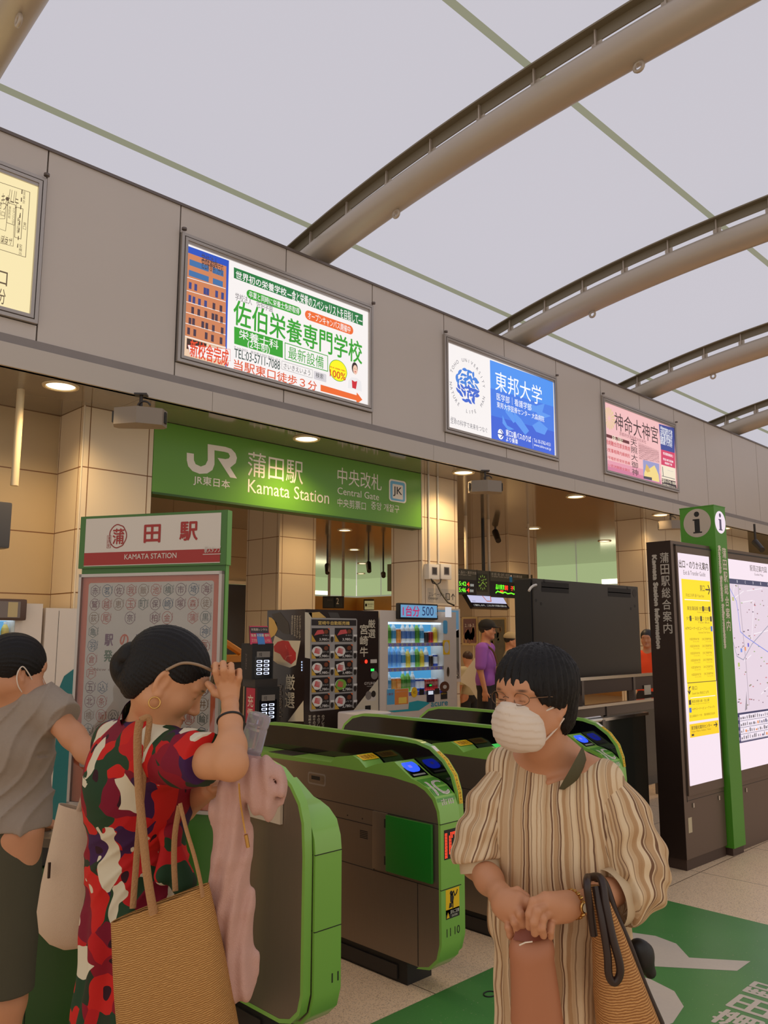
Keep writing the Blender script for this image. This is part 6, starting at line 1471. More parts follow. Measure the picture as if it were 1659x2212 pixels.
class Head:
    """head frame: c centre at eye level, f forward, u up, l left"""
    def __init__(s, c, f, u, k=1.0):
        s.c = V3(c); s.f = V3(f) / np.linalg.norm(f); u = V3(u) - s.f * np.dot(u, s.f); s.u = u / np.linalg.norm(u); s.l = np.cross(s.u, s.f); s.k = k
        s.ax = np.array([s.l, s.f, s.u])
    def p(s, x, y, z): return s.c + (s.l * x + s.f * y + s.u * z) * s.k
    def loc(s, P): return ((P - s.c) @ s.ax.T) / s.k
    def skin(s, b):
        K = s.k; E = lambda c, r, k=0.02, sub=False: b.ell(s.p(*c), np.array(r) * K, s.ax, k * K, sub)
        C = lambda A, B, ra, rb, k=0.02: b.cone(s.p(*A), s.p(*B), ra * K, rb * K, k * K)
        E((0, -.012, .030), (.073, .094, .084)); E((0, .028, -.022), (.060, .060, .080), .03)
        for sx in (-1, 1): C((sx * .052, .004, -.05), (sx * .014, .066, -.092), .024, .017, .03); E((sx * .034, .055, -.028), (.026, .026, .026), .02)
        E((0, .068, -.092), (.018, .016, .017), .02); E((0, .078, .030), (.045, .014, .020), .03)
        for sx in (-1, 1): E((sx * .031, .094, .002), (.017, .012, .010), .012, True)
        for sx in (-1, 1): E((sx * .031, .0745, .001), (.0145, .0125, .0115), .004); C((sx * .016, .086, .019), (sx * .047, .074, .017), .006, .004, .012)
        C((0, .084, .006), (0, .104, -.030), .0065, .0095, .012); E((0, .099, -.037), (.010, .010, .007), .006)
        for sx in (-1, 1): E((sx * .011, .090, -.038), (.0065, .008, .0065), .006)
        E((0, .084, -.060), (.021, .010, .0045), .005); E((0, .082, -.069), (.018, .010, .0055), .005); E((0, .0955, -.0645), (.024, .006, .0012), .003, True)
        for sx in (-1, 1):
            a = s.ax.copy(); f2 = s.f * .9 + s.l * (-sx) * .35; f2 /= np.linalg.norm(f2); a[1] = f2; a[0] = np.cross(f2, s.u)
            b.ell(s.p(sx * .074, -.006, -.008), np.array((.0085, .017, .031)) * K, a, .008 * K); b.ell(s.p(sx * .081, -.003, -.005), np.array((.006, .009, .018)) * K, a, .005 * K, True)
            b.ell(s.p(sx * .076, .004, -.036), np.array((.006, .009, .010)) * K, a, .006 * K)
        return b
    def paint(s, base, lip=(150, 70, 60), brow=(48, 34, 28)):
        base = np.array(lin(base)[:3]); lipc = np.array(lin(lip)[:3]); br = np.array(lin(brow)[:3])
        def fn(V):
            q = s.loc(V); col = np.tile(base, (len(V), 1))
            def mix(c, r, cc, st):
                nonlocal col
                w = np.clip(1.8 - 1.8 * np.sqrt((((q - np.array(c)) / np.array(r)) ** 2).sum(1)), 0, 1)[:, None] * st; col = col * (1 - w) + cc * w
            mix((0, .09, -.0645), (.024, .014, .013), lipc, .85)
            for sx in (-1, 1):
                mix((sx * .031, .088, .020), (.020, .012, .0045), br, .85); mix((sx * .031, .088, -.0045), (.016, .012, .0022), br, .9)
                mix((sx * .031, .088, .004), (.018, .012, .008), base * .82, .6); mix((sx * .011, .095, -.044), (.004, .006, .003), br, .6)
            return col
        return fn
    def hair(s, b, r=(.083, .105, .092), prof=None, strands=0.0012, n=60):
        b.ell(s.p(0, -.014, .032), np.array(r) * s.k, s.ax, .02)
        ys, zs = prof
        b.cut(lambda P: (np.interp(s.loc(P)[..., 1], ys, zs) - s.loc(P)[..., 2]) * 0.8)
        if strands:
            def d(P): q = s.loc(P); return strands * np.sin(n * np.arctan2(q[..., 0], q[..., 2] + 0.03) + 6 * q[..., 1])
            b.disp(d)
        return b

def cloth_noise(a, sc, seed=0):
    r = np.random.RandomState(seed); K = r.randn(10, 3) * sc; ph = r.rand(10) * 6.28; w = 1 / (1 + np.arange(10) * .25)
    def f(P):
        o = 0
        for i in range(10): o = o + w[i] * np.sin(P[..., 0] * K[i, 0] + P[..., 1] * K[i, 1] + P[..., 2] * K[i, 2] + ph[i])
        return a * o / 3
    return f
def creases(a, freq, dirv, warp=0.03, seed=1):
    """sharp-ish cloth folds running across dirv"""
    dv = V3(dirv) / np.linalg.norm(dirv); nz = cloth_noise(1.0, 9, seed)
    def f(P): t = (P @ dv) * freq + nz(P) * warp * freq; return a * (1 - np.abs(np.sin(t))) ** 2 * -1
    return f
def finger(b, pts, r0=0.0088, r1=0.0072, k=0.004):
    n = len(pts)
    for i in range(n - 1): b.cone(pts[i], pts[i + 1], r0 + (r1 - r0) * i / (n - 1), r0 + (r1 - r0) * (i + 1) / (n - 1), k)
# ------------------------------------------------------------------ fabrics
def nodes_of(name, rough=0.75):
    m = bpy.data.materials.new(name); m.use_nodes = True; nt = m.node_tree; b = nt.nodes['Principled BSDF']; b.inputs['Roughness'].default_value = rough
    b.inputs['Specular IOR Level'].default_value = 0.25
    MATS[name] = m
    return m, nt, nt.nodes, nt.links, b

def floral():
    m, nt, N, L, b = nodes_of('floral_print')
    tc = N.new('ShaderNodeTexCoord')
    nz = N.new('ShaderNodeTexNoise'); nz.inputs['Scale'].default_value = 7; nz.inputs['Detail'].default_value = 2; L.new(tc.outputs['Object'], nz.inputs['Vector'])
    mp = N.new('ShaderNodeMixRGB'); mp.blend_type = 'LINEAR_LIGHT'; mp.inputs['Fac'].default_value = 0.07; L.new(tc.outputs['Object'], mp.inputs['Color1']); L.new(nz.outputs['Color'], mp.inputs['Color2'])
    v = N.new('ShaderNodeTexVoronoi'); v.inputs['Scale'].default_value = 14.0; L.new(mp.outputs[0], v.inputs['Vector'])
    sp = N.new('ShaderNodeSeparateColor'); L.new(v.outputs['Color'], sp.inputs[0])
    r = N.new('ShaderNodeValToRGB'); r.color_ramp.interpolation = 'CONSTANT'; L.new(sp.outputs[0], r.inputs['Fac'])
    cols = [(0, (138, 20, 38)), (.16, (198, 34, 28)), (.36, (36, 64, 40)), (.50, (62, 28, 72)), (.62, (186, 28, 30)), (.78, (124, 20, 44)), (.9, (44, 54, 36))]
    el = r.color_ramp.elements
    el[0].position = 0; el[0].color = lin(cols[0][1]); el[1].position = cols[1][0]; el[1].color = lin(cols[1][1])
    for p, c in cols[2:]: e = el.new(p); e.color = lin(c)
    # dark poppy centres in the red cells
    c1 = N.new('ShaderNodeMath'); c1.operation = 'LESS_THAN'; c1.inputs[1].default_value = 0.016 * 13; L.new(v.outputs['Distance'], c1.inputs[0])
    hi = N.new('ShaderNodeMath'); hi.operation = 'GREATER_THAN'; hi.inputs[1].default_value = 0.45; L.new(sp.outputs[1], hi.inputs[0])
    mu = N.new('ShaderNodeMath'); mu.operation = 'MULTIPLY'; L.new(c1.outputs[0], mu.inputs[0]); L.new(hi.outputs[0], mu.inputs[1])
    m1 = N.new('ShaderNodeMix'); m1.data_type = 'RGBA'; m1.inputs['B'].default_value = lin((52, 18, 30)); L.new(mu.outputs[0], m1.inputs['Factor']); L.new(r.outputs['Color'], m1.inputs['A'])
    # pale pointed leaves
    out = m1.outputs['Result']
    for k, (sc, th, rot, st, gate_) in enumerate(((11.0, 0.40, 0.7, (1.0, 1.0, 0.30), 0.30), (9.0, 0.40, -0.9, (0.38, 0.38, 1.0), 0.30))):
        mq = N.new('ShaderNodeMapping'); mq.inputs['Rotation'].default_value = (rot, rot * .5, 0.4 * k); mq.inputs['Scale'].default_value = st; mq.inputs['Location'].default_value = (k * 3.1, 1.7, 0.3); L.new(mp.outputs[0], mq.inputs['Vector'])
        w = N.new('ShaderNodeTexVoronoi'); w.distance = 'MANHATTAN'; w.inputs['Scale'].default_value = sc; L.new(mq.outputs[0], w.inputs['Vector'])
        lt = N.new('ShaderNodeMath'); lt.operation = 'LESS_THAN'; lt.inputs[1].default_value = th * 1.25; L.new(w.outputs['Distance'], lt.inputs[0])
        s2 = N.new('ShaderNodeSeparateColor'); L.new(w.outputs['Color'], s2.inputs[0]); g2 = N.new('ShaderNodeMath'); g2.operation = 'GREATER_THAN'; g2.inputs[1].default_value = gate_; L.new(s2.outputs[2], g2.inputs[0])
        mm = N.new('ShaderNodeMath'); mm.operation = 'MULTIPLY'; L.new(lt.outputs[0], mm.inputs[0]); L.new(g2.outputs[0], mm.inputs[1])
        mx = N.new('ShaderNodeMix'); mx.data_type = 'RGBA'; mx.inputs['B'].default_value = lin((214, 204, 178)); L.new(mm.outputs[0], mx.inputs['Factor']); L.new(out, mx.inputs['A']); out = mx.outputs['Result']
    L.new(out, b.inputs['Base Color'])
    return m
M_floral = floral()

def striped():
    m, nt, N, L, b = nodes_of('striped_linen', 0.85)
    a = N.new('ShaderNodeAttribute'); a.attribute_name = 'stripe'
    tc = N.new('ShaderNodeTexCoord'); wn = N.new('ShaderNodeTexNoise'); wn.inputs['Scale'].default_value = 9; wn.inputs['Detail'].default_value = 3; L.new(tc.outputs['Object'], wn.inputs['Vector'])
    ad = N.new('ShaderNodeMath'); ad.operation = 'MULTIPLY_ADD'; ad.inputs[1].default_value = 0.016; L.new(wn.outputs['Fac'], ad.inputs[0]); L.new(a.outputs['Fac'], ad.inputs[2])
    def band(freq, seed, lo, hi, col, src, fac=1.0):
        s_ = N.new('ShaderNodeMath'); s_.operation = 'MULTIPLY_ADD'; s_.inputs[1].default_value = freq; s_.inputs[2].default_value = seed; L.new(ad.outputs[0], s_.inputs[0])
        n = N.new('ShaderNodeTexNoise'); n.noise_dimensions = '1D'; n.inputs['Scale'].default_value = 1.0; n.inputs['Detail'].default_value = 0; L.new(s_.outputs[0], n.inputs['W'])
        r = N.new('ShaderNodeMapRange'); r.interpolation_type = 'SMOOTHSTEP'; r.inputs['From Min'].default_value = lo; r.inputs['From Max'].default_value = hi; r.inputs['To Max'].default_value = fac; L.new(n.outputs['Fac'], r.inputs['Value'])
        x = N.new('ShaderNodeMix'); x.data_type = 'RGBA'; x.inputs['B'].default_value = lin(col); L.new(r.outputs[0], x.inputs['Factor'])
        if hasattr(src, 'name'): L.new(src, x.inputs['A'])
        else: x.inputs['A'].default_value = lin(src)
        return x.outputs['Result']
    c = band(36, 3.3, 0.50, 0.62, (194, 160, 120), (224, 200, 164), 0.7)
    c = band(80, 9.1, 0.57, 0.61, (176, 136, 94), c, 0.75)
    c = band(150, 17.7, 0.69, 0.71, (104, 66, 46), c, 0.9)
    c = band(120, 41.2, 0.28, 0.26, (132, 96, 66), c, 0.7)
    L.new(c, b.inputs['Base Color'])
    fn_ = N.new('ShaderNodeTexNoise'); fn_.inputs['Scale'].default_value = 300; L.new(tc.outputs['Object'], fn_.inputs['Vector']); bp_ = N.new('ShaderNodeBump'); bp_.inputs['Strength'].default_value = 0.15; bp_.inputs['Distance'].default_value = 0.003; L.new(fn_.outputs['Fac'], bp_.inputs['Height']); L.new(bp_.outputs[0], b.inputs['Normal'])
    return m
M_stripe = striped()

def straw(name, rgb, dark, axis, freq, rough=0.8):
    m, nt, N, L, b = nodes_of(name, rough)
    tc = N.new('ShaderNodeTexCoord'); mp = N.new('ShaderNodeMapping'); L.new(tc.outputs['Object'], mp.inputs['Vector']); mp.inputs['Rotation'].default_value = axis
    w = N.new('ShaderNodeTexWave'); w.wave_type = 'BANDS'; w.bands_direction = 'Z'; w.inputs['Scale'].default_value = freq; w.inputs['Distortion'].default_value = 3.5; w.inputs['Detail'].default_value = 4; w.inputs['Detail Scale'].default_value = 1.2; L.new(mp.outputs[0], w.inputs['Vector'])
    n = N.new('ShaderNodeTexNoise'); n.inputs['Scale'].default_value = 60; n.inputs['Detail'].default_value = 5; mp2 = N.new('ShaderNodeMapping'); mp2.inputs['Scale'].default_value = (1, 1, 6); L.new(mp.outputs[0], mp2.inputs['Vector']); L.new(mp2.outputs[0], n.inputs['Vector'])
    mu = N.new('ShaderNodeMath'); mu.operation = 'MULTIPLY'; L.new(w.outputs['Fac'], mu.inputs[0]); L.new(n.outputs['Fac'], mu.inputs[1])
    r = N.new('ShaderNodeValToRGB'); r.color_ramp.elements[0].color = lin(dark); r.color_ramp.elements[1].color = lin(rgb); r.color_ramp.elements[1].position = 0.42; L.new(mu.outputs[0], r.inputs['Fac']); L.new(r.outputs['Color'], b.inputs['Base Color'])
    bp_ = N.new('ShaderNodeBump'); bp_.inputs['Strength'].default_value = 0.7; bp_.inputs['Distance'].default_value = 0.004; L.new(mu.outputs[0], bp_.inputs['Height']); L.new(bp_.outputs[0], b.inputs['Normal'])
    return m
M_straw = straw('woven_straw', (210, 160, 96), (150, 102, 52), (0.22, 0.23, 0), 75)
M_straw2 = straw('woven_straw_fine', (214, 160, 100), (150, 98, 54), (0.1, 0.1, 0), 55)
M_canvas = mat('canvas_natural', (200, 176, 150), 0.85, bump=0.2, bscale=350, var=0.03)
M_towel = mat('towel_pink', (206, 164, 150), 0.95, bump=0.35, bscale=420, var=0.05, vscale=12)
M_tee = mat('tee_grey', (150, 136, 122), 0.9, bump=0.12, bscale=260, var=0.06, vscale=60)
M_shorts = mat('shorts_olive', (74, 70, 52), 0.9, var=0.06, vscale=10, bump=0.1, bscale=300)
M_strap = mat('jute_strap', (176, 130, 84), 0.85, bump=0.5, bscale=220)
M_mask = mat('mask_white', (222, 206, 188), 0.85, var=0.02)
M_shoe = mat('shoe_dark', (48, 42, 38), 0.6)
M_terra = mat('pouch_terracotta', (178, 116, 82), 0.5, var=0.03)
M_brownd = mat('leather_dark_brown', (46, 30, 24), 0.4)
M_olive = mat('camisole_olive', (82, 78, 52), 0.8)
HV = lambda a, b_: RT * a + FWH * b_

def legs(b, hipc, fdir, side, z1=0.45, spread=0.08, r=(0.075, 0.05, 0.036)):
    for sx in (-1, 1):
        x = hipc + side * sx * spread; K = np.array([x[0], x[1], 0.46]) + fdir * 0.01; A = np.array([x[0], x[1], 0.08]); H_ = np.array([x[0], x[1], hipc[2]])
        b.chain([(H_, r[0]), (K, r[1]), ((K + A) / 2 + np.array([0, 0, 0.05]), r[1] * 0.98), (A, r[2])], 0.03); b.cone(A - ZUP * 0.035, A + fdir * 0.13 - ZUP * 0.05, 0.034, 0.026, 0.02)
def shoes(name, hipc, fdir, side, spread, parent, m=M_shoe, h=0.006):
    for sx in (-1, 1):
        x = hipc + side * sx * spread; A = np.array([x[0], x[1], 0.0]); s_ = Soft(h)
        s_.cone(A + ZUP * 0.045 - fdir * 0.03, A + ZUP * 0.035 + fdir * 0.15, 0.043, 0.036, 0.02); s_.cut(lambda P: 0.001 - P[..., 2]); soft_build(s_, name, m, parent)

def loft_bag(name, rings, m, parent=None, n=48, p=0.55, inner=0.75):
    """rings: (centre, half width vector, half depth vector) from the rim down; closed at the last ring, hollow at the rim"""
    b = MB(); R = []
    rr = list(rings)
    ins = [(c - (rr[0][0] - rr[1][0]) * 0 + (rr[1][0] - rr[0][0]) * t, w * 0.97, d * 0.9) for t, (c, w, d) in ((0.5, rr[0]), (0.0, rr[0]))]
    seq = ins + rr + [(rr[-1][0] + (rr[-1][0] - rr[-2][0]) * 0.02, rr[-1][1] * 0.6, rr[-1][2] * 0.4)]
    for c, w, d in seq:
        for k in range(n):
            a = 2 * pi * k / n; ca, sa = cos(a), sin(a); R.append(c + w * (abs(ca) ** p * (1 if ca >= 0 else -1)) + d * (abs(sa) ** 0.9 * (1 if sa >= 0 else -1)))
    fs = [(i * n + k, i * n + (k + 1) % n, (i + 1) * n + (k + 1) % n, (i + 1) * n + k) for i in range(len(seq) - 1) for k in range(n)]
    fs.append(tuple((len(seq) - 1) * n + k for k in range(n))); b.add(R, fs, m)
    return b.build(name, parent, smooth=60)
def smooth_pts(P, n=6):
    P = [V3(p) for p in P]; out = []
    for i in range(len(P) - 1):
        p0, p1, p2, p3 = P[max(i - 1, 0)], P[i], P[i + 1], P[min(i + 2, len(P) - 1)]
        for k in range(n):
            t = k / n; out.append(0.5 * ((2 * p1) + (-p0 + p2) * t + (2 * p0 - 5 * p1 + 4 * p2 - p3) * t * t + (-p0 + 3 * p1 - 3 * p2 + p3) * t ** 3))
    return out + [P[-1]]

# ================================================================== woman in the floral dress
def floral_woman():
    hip = at(303, 1985, 2.07); fd = HV(0.80, 0.60); sd = np.cross(ZUP, fd)     # body faces right and a little away; sd points to her left
    root = thing('person', 'woman in a red floral dress looking down with a raised arm, hair in a bun', 'person', (hip[0], hip[1], 0))
    th = radians(31); ps = radians(14); f = HV(cos(ps), sin(ps)) * cos(th) - ZUP * sin(th); u = HV(cos(ps), sin(ps)) * sin(th) + ZUP * cos(th)
    H = Head(at(359, 1466, 1.985), f, u, 1.0)
    sR = at(338, 1632, 1.94); sL = sR + sd * 0.30 + HV(0.0, 0.0); neck = at(303, 1592, 2.05)
    elR = at(500, 1650, 1.74); wrR = at(497, 1522, 1.90)
    b = Soft(0.0031); H.skin(b)
    b.chain([(H.p(0, -.018, -.040), .047), (at(322, 1548, 2.03), .041), (neck, .052)], .03)
    ch = at(303, 1705, 2.09); wa = at(297, 1850, 2.08)
    b.cone(sR, sL, .055, .055, .05); b.ell(ch, (.10, .15, .13), [fd, sd, ZUP], .05); b.cone(ch, wa, .11, .10, .05); b.ell(hip, (.115, .15, .12), [fd, sd, ZUP], .05)
    legs(b, hip, fd, sd)
    b.chain([(sR, .046), (sR * .45 + elR * .55, .042), (elR, .034)], .02); b.chain([(elR, .0335), (elR * .72 + wrR * .28, .0325), (elR * .32 + wrR * .68, .0245), (wrR, .0180)], .015)
    # left arm reaching forward under the towel
    elL = at(392, 1742, 2.14); wrL = at(452, 1706, 2.00); hL = at(478, 1700, 1.95)
    b.chain([(sL, .046), (elL, .038), (wrL, .024)], .02); b.ell(hL, (.035, .026, .018), [RT, FWH, ZUP], .02)
    for k in range(4): finger(b, [hL + HV(.01, -.02 + .014 * k), hL + HV(.045, -.022 + .014 * k) - ZUP * .004, hL + HV(.055, -.022 + .014 * k) - ZUP * .028])
    finger(b, [hL + HV(-.01, -.03), hL + HV(.02, -.045) + ZUP * .008, hL + HV(.04, -.04)])
    # right hand at the forehead, back of the hand towards us
    D = 1.92; P = lambda u_, v_, dd=0.0: at(u_, v_, D + dd)
    b.chain([(wrR, .0175), (P(495, 1507), .0175)], .012)
    b.cone(P(489, 1502, .0), P(472, 1470, .004), .0150, .0098, .010); b.cone(P(494, 1502), P(486, 1466, -.001), .0150, .0102, .010); b.cone(P(499, 1503), P(500, 1469), .0150, .0098, .010); b.cone(P(502, 1505), P(512, 1481, .003), .0140, .0090, .010)
    finger(b, [P(471, 1470, -.003), P(466, 1450, -.012), P(466, 1436, .008), P(461, 1440, .034)], .0088, .0070, .0015)
    finger(b, [P(486, 1466, -.006), P(483, 1447, -.016), P(482, 1433, .004), P(475, 1438, .034)], .0090, .0072, .0015)
    finger(b, [P(500, 1469, -.004), P(500, 1451, -.013), P(499, 1437, .004), P(490, 1443, .034)], .0088, .0070, .0015)
    finger(b, [P(512, 1481, .002), P(517, 1464, -.006), P(517, 1449, .008), P(507, 1453, .030)], .0078, .0062, .0015)
    finger(b, [P(482, 1503, .006), P(465, 1497, .010), P(457, 1485, .012), P(449, 1477, .018)], .0105, .0078, .004)
    soft_build(b, 'body', M_skin, root, paint=H.paint((204, 146, 104)))
    # hair pulled back, with bun
    b = Soft(0.0035); H.hair(b, prof=((-.13, -.10, -.07, -.038, -.020, -.002, .02, .045, .07, .085, .095, .13), (-.10, -.10, -.095, -.075, -.012, .014, .006, .014, .038, .054, .062, .075)), strands=0, r=(.079, .1045, .092)); b.ell(H.p(0, -.048, -.020), (.064, .056, .066), H.ax, .02)
    def strands(Pn): q = H.loc(Pn); return .0011 * np.sin(46 * np.arctan2(q[..., 0], q[..., 2] - 0.0) + 10 * q[..., 1] ) + .0006 * np.sin(110 * np.arctan2(q[..., 0], q[..., 2]))
    b.disp(strands); soft_build(b, 'hair', M_hair, root)
    b = Soft(0.0035); bc = at(271, 1452, 1.985); b.ell(bc, (.034, .036, .052), [RT * .93 + ZUP * .36, FWH, -RT * .36 + ZUP * .93], .02); b.ell(at(284, 1425, 1.985), (.026, .030, .026), None, .02); b.cone(at(290, 1437, 1.985), H.p(0, -.10, .01), .022, .03, .02)
    b.disp(lambda Pn: .0018 * np.sin(260 * np.linalg.norm((Pn - bc) * np.array([1, 1, .7]), axis=-1) + 3 * np.arctan2((Pn - bc)[..., 2], (Pn - bc) @ RT)))
    soft_build(b, 'hair_bun', M_hair, root)
    b = Soft(0.003); b.ell(at(287, 1437, 1.945), (.012, .012, .011), None, .01); soft_build(b, 'hair_tie', mat('hair_tie_grey', (190, 190, 184), 0.8), root)
    # dress
    nzA = cloth_noise(.0035, 22, 4); crA = creases(.006, 60, HV(.5, 0) - ZUP * .6, .05, 7)
    b = Soft(0.0045)
    b.cone(at(320, 1606, 1.96), at(330, 1600, 2.18), .052, .05, .05); b.cone(at(286, 1640, 2.05), sR, .075, .060, .05); b.cone(sR, sL, .064, .060, .05); b.ell(ch + fd * 0.0, (.128, .165, .15), [fd, sd, ZUP], .06)
    b.ell(at(282, 1690, 2.02), (.105, .12, .13), [fd, sd, ZUP], .05)
    b.cone(ch - ZUP * .05, wa, .118, .112, .05); b.cone(wa + ZUP * .03, wa - ZUP * .01, .116, .116, .01); b.cone(wa - ZUP * .03, hip, .112, .128, .04); hem = np.array([hip[0], hip[1], .40])
    b.chain([(hip, .130), ((hip + hem) / 2, .142), (hem, .17)], .04)
    sl0 = sR; sl1 = at(447, 1642, 1.80)
    b.chain([(sl0, .062), (sR * .4 + sl1 * .6, .060), (sl1, .058)], .03)
    # cut the sleeve cleanly across the arm, and the hem
    ad_ = (elR - sR) / np.linalg.norm(elR - sR)
    def cutA(Pn):
        t = (Pn - sl1) @ ad_; rad = np.linalg.norm(Pn - (sR + ((Pn - sR) @ ad_)[..., None] * ad_), axis=-1)
        return np.where(rad < .12, t, -1.0)
    b.cut(cutA); b.cut(lambda Pn: .42 - Pn[..., 2])
    def dA(Pn):
        q = Pn - hip; ang = np.arctan2(q @ sd, q @ fd); low = np.clip((wa[2] + .02 - Pn[..., 2]) / .25, 0, 1)
        return nzA(Pn) + low * .010 * np.sin(9 * ang + 1.5 * np.sin(5 * Pn[..., 2])) + crA(Pn) * np.clip(1 - np.abs(Pn[..., 2] - wa[2]) / .2, 0, 1)
    b.disp(dA); soft_build(b, 'dress', M_floral, root)
    # standing collar
    P0 = []
    cc = at(315, 1560, 2.035); ax_ = (H.p(0, -.04, -.09) - neck); ax_ /= np.linalg.norm(ax_); e1 = np.cross(ax_, sd); e1 /= np.linalg.norm(e1); e2 = np.cross(ax_, e1)
    b = MB(); b.grid(lambda p_, q_: cc - ax_ * .03 + ax_ * (.062 * q_) + (e1 * cos(2 * pi * p_) + e2 * sin(2 * pi * p_)) * (.062 - .006 * q_ + .004 * sin(6 * pi * p_)), 40, 6, M_floral, closed=True)
    b.grid(lambda p_, q_: cc + ax_ * (.032 - .045 * q_) + (e1 * cos(2 * pi * p_) + e2 * sin(2 * pi * p_)) * (.057 + .020 * q_), 40, 5, M_floral, closed=True); b.build('collar', root, smooth=60)
    # belt ties hanging at the front
    b = Soft(0.004); b.ell(at(368, 1800, 1.97), (.03, .02, .022), None, .02); b.cone(at(370, 1800, 1.97), at(398, 1905, 1.96), .012, .03, .02); b.cone(at(362, 1805, 1.96), at(352, 1890, 1.95), .01, .022, .02); b.disp(nzA); soft_build(b, 'belt_knot', M_floral, root)
    shoes('shoe', hip, fd, sd, .08, root)
    # sunglasses pushed up
    b = MB(); P1 = smooth_pts([H.p(-.081, -.012, .020), H.p(-.083, .010, .052), H.p(-.080, .045, .068), H.p(-.070, .090, .073)]); b.tube(P1, .0035, mat('glasses_arm', (150, 124, 96), .35), 8, flat=1.0)
    P1 = smooth_pts([H.p(-.070, .090, .073), H.p(-.04, .103, .070), H.p(0, .106, .072), H.p(.04, .103, .070), H.p(.070, .090, .073)]); b.tube(P1, .003, mat('glasses_arm', (150, 124, 96), .35), 8)
    b.grid(lambda p_, q_: H.p(-.066 + .132 * p_, .094 + .014 * sin(pi * p_), .072 - .034 * q_ * (1 - .5 * abs(sin(2 * pi * p_ - pi / 2)) ** 8)), 24, 5, mat('glasses_lens', (84, 66, 52), .12, coat=.5)); b.build('sunglasses', root, smooth=50)
    er = H.p(-.083, .006, -.055); b = MB(); b.tube([er + (H.f * cos(w) + H.u * sin(w)) * .013 for w in np.linspace(0, 2 * pi, 21)[:-1]], .0018, M_gold, 8, closed=True); b.build('earring', root, smooth=50)
    bc_ = wrR * .72 + elR * .28; ax_ = (elR - wrR) / np.linalg.norm(elR - wrR); e1 = np.cross(ax_, FWH); e1 /= np.linalg.norm(e1); e2 = np.cross(ax_, e1)
    b = MB(); b.tube([bc_ + (e1 * cos(w) + e2 * sin(w)) * .0285 + ax_ * .006 * sin(w) for w in np.linspace(0, 2 * pi, 31)[:-1]], .0032, M_black, 8, closed=True); b.build('black_wristband', root, smooth=50)
    return root
floral_woman()

# ---- things she carries
t = thing('straw_tote_bag', 'woven straw tote bag with long straps at the side of the woman in red', 'bag', at(385, 2200, 1.80))
tl, tr_ = at(240, 1992, 1.80), at(451, 1908, 1.80); bl, br_ = at(268, 2290, 1.80), at(520, 2262, 1.80)
rings = []
for q in np.linspace(0, 1, 14):
    l_, r_ = tl * (1 - q) + bl * q, tr_ * (1 - q) + br_ * q; c = (l_ + r_) / 2; rings.append((c + FWH * 0.0, (r_ - l_) / 2 * (1 + .02 * sin(pi * q)), FWH * (.022 + .05 * sin(min(q * 1.3, 1) * pi * .5)) * (1 if q < .97 else .5)))
loft_bag('bag_body', rings, M_straw, t, p=.35)
for pts, r_ in (([(302, 1556, 1.865), (297, 1600, 1.855), (300, 1700, 1.835), (309, 1800, 1.80), (318, 1890, 1.775), (332, 1975, 1.765)], .0105), ([(302, 1556, 1.865), (322, 1552, 1.875), (318, 1600, 1.87), (306, 1720, 1.85), (296, 1840, 1.83), (287, 1962, 1.80)], .0075),
               ([(389, 1735, 1.80), (402, 1790, 1.79), (420, 1850, 1.78), (433, 1905, 1.775), (438, 1938, 1.768)], .0050), ([(388, 1740, 1.86), (378, 1800, 1.85), (376, 1860, 1.84), (379, 1925, 1.82)], .0075)):
    MB().tube(smooth_pts([at(*p) for p in pts]), r_, M_strap, 8, flat=.55).build('strap', t, smooth=50)
t = thing('canvas_tote_bag', 'off-white canvas tote bag hanging behind the woman in red, over the desk', 'bag', at(155, 2040, 2.25))
R_ = []
for (u, v, w, dd) in ((165, 1745, 38, .02), (163, 1775, 42, .03), (158, 1830, 50, .045), (153, 1900, 60, .055), (150, 1960, 66, .06), (152, 2005, 64, .055), (158, 2030, 50, .04), (162, 2045, 26, .02)):
    R_.append((at(u, v, 2.25), RT * (w / 1760 * 2.25) + ZUP * (.004 if v > 1800 else -.012), FWH * dd))
loft_bag('bag_body', R_, M_canvas, t, p=.7)
MB().tube(smooth_pts([at(170, 1752, 2.22), at(182, 1715, 2.22), at(188, 1680, 2.20), at(215, 1640, 2.16), at(262, 1600, 2.14)]), .009, M_canvas, 8, flat=.5).build('strap', t, smooth=50)
b = MB(); q = at(106, 1880, 2.18); b.box(q[0] - .003, q[1] - .003, q[2] - .02, q[0] + .003, q[1] + .003, q[2] + .02, M_brownd); b.build('maker_label', t)
# towel over the forearm
t = thing('pink_towel', 'long pale pink towel hanging from the forearm of the woman in red', 'towel', at(505, 2160, 1.86))
b = Soft(0.0042); A_ = lambda u, v, d=1.86: at(u, v, d)
b.chain([(A_(492, 1703), .026), (A_(484, 1750), .028), (A_(478, 1850), .024), (A_(480, 1950), .028), (A_(486, 2060), .030), (A_(500, 2120), .034)], .012)
b.chain([(A_(505, 1700), .022), (A_(505, 1760, 1.85), .026), (A_(500, 1850, 1.84), .022), (A_(503, 1960, 1.85), .026), (A_(512, 2060, 1.85), .030), (A_(518, 2128, 1.85), .036)], .010)
b.chain([(A_(514, 1705, 1.87), .018), (A_(519, 1760, 1.87), .018), (A_(523, 1850), .020), (A_(525, 1960), .022), (A_(530, 2060), .022), (A_(532, 2118), .024)], .010)
b.chain([(A_(512, 1698), .014), (A_(540, 1676), .026), (A_(568, 1674), .034), (A_(590, 1700), .026), (A_(594, 1732), .018)], .02); b.chain([(A_(512, 1702, 1.85), .012), (A_(545, 1705, 1.85), .028), (A_(572, 1735, 1.85), .024), (A_(583, 1754, 1.85), .012)], .02)
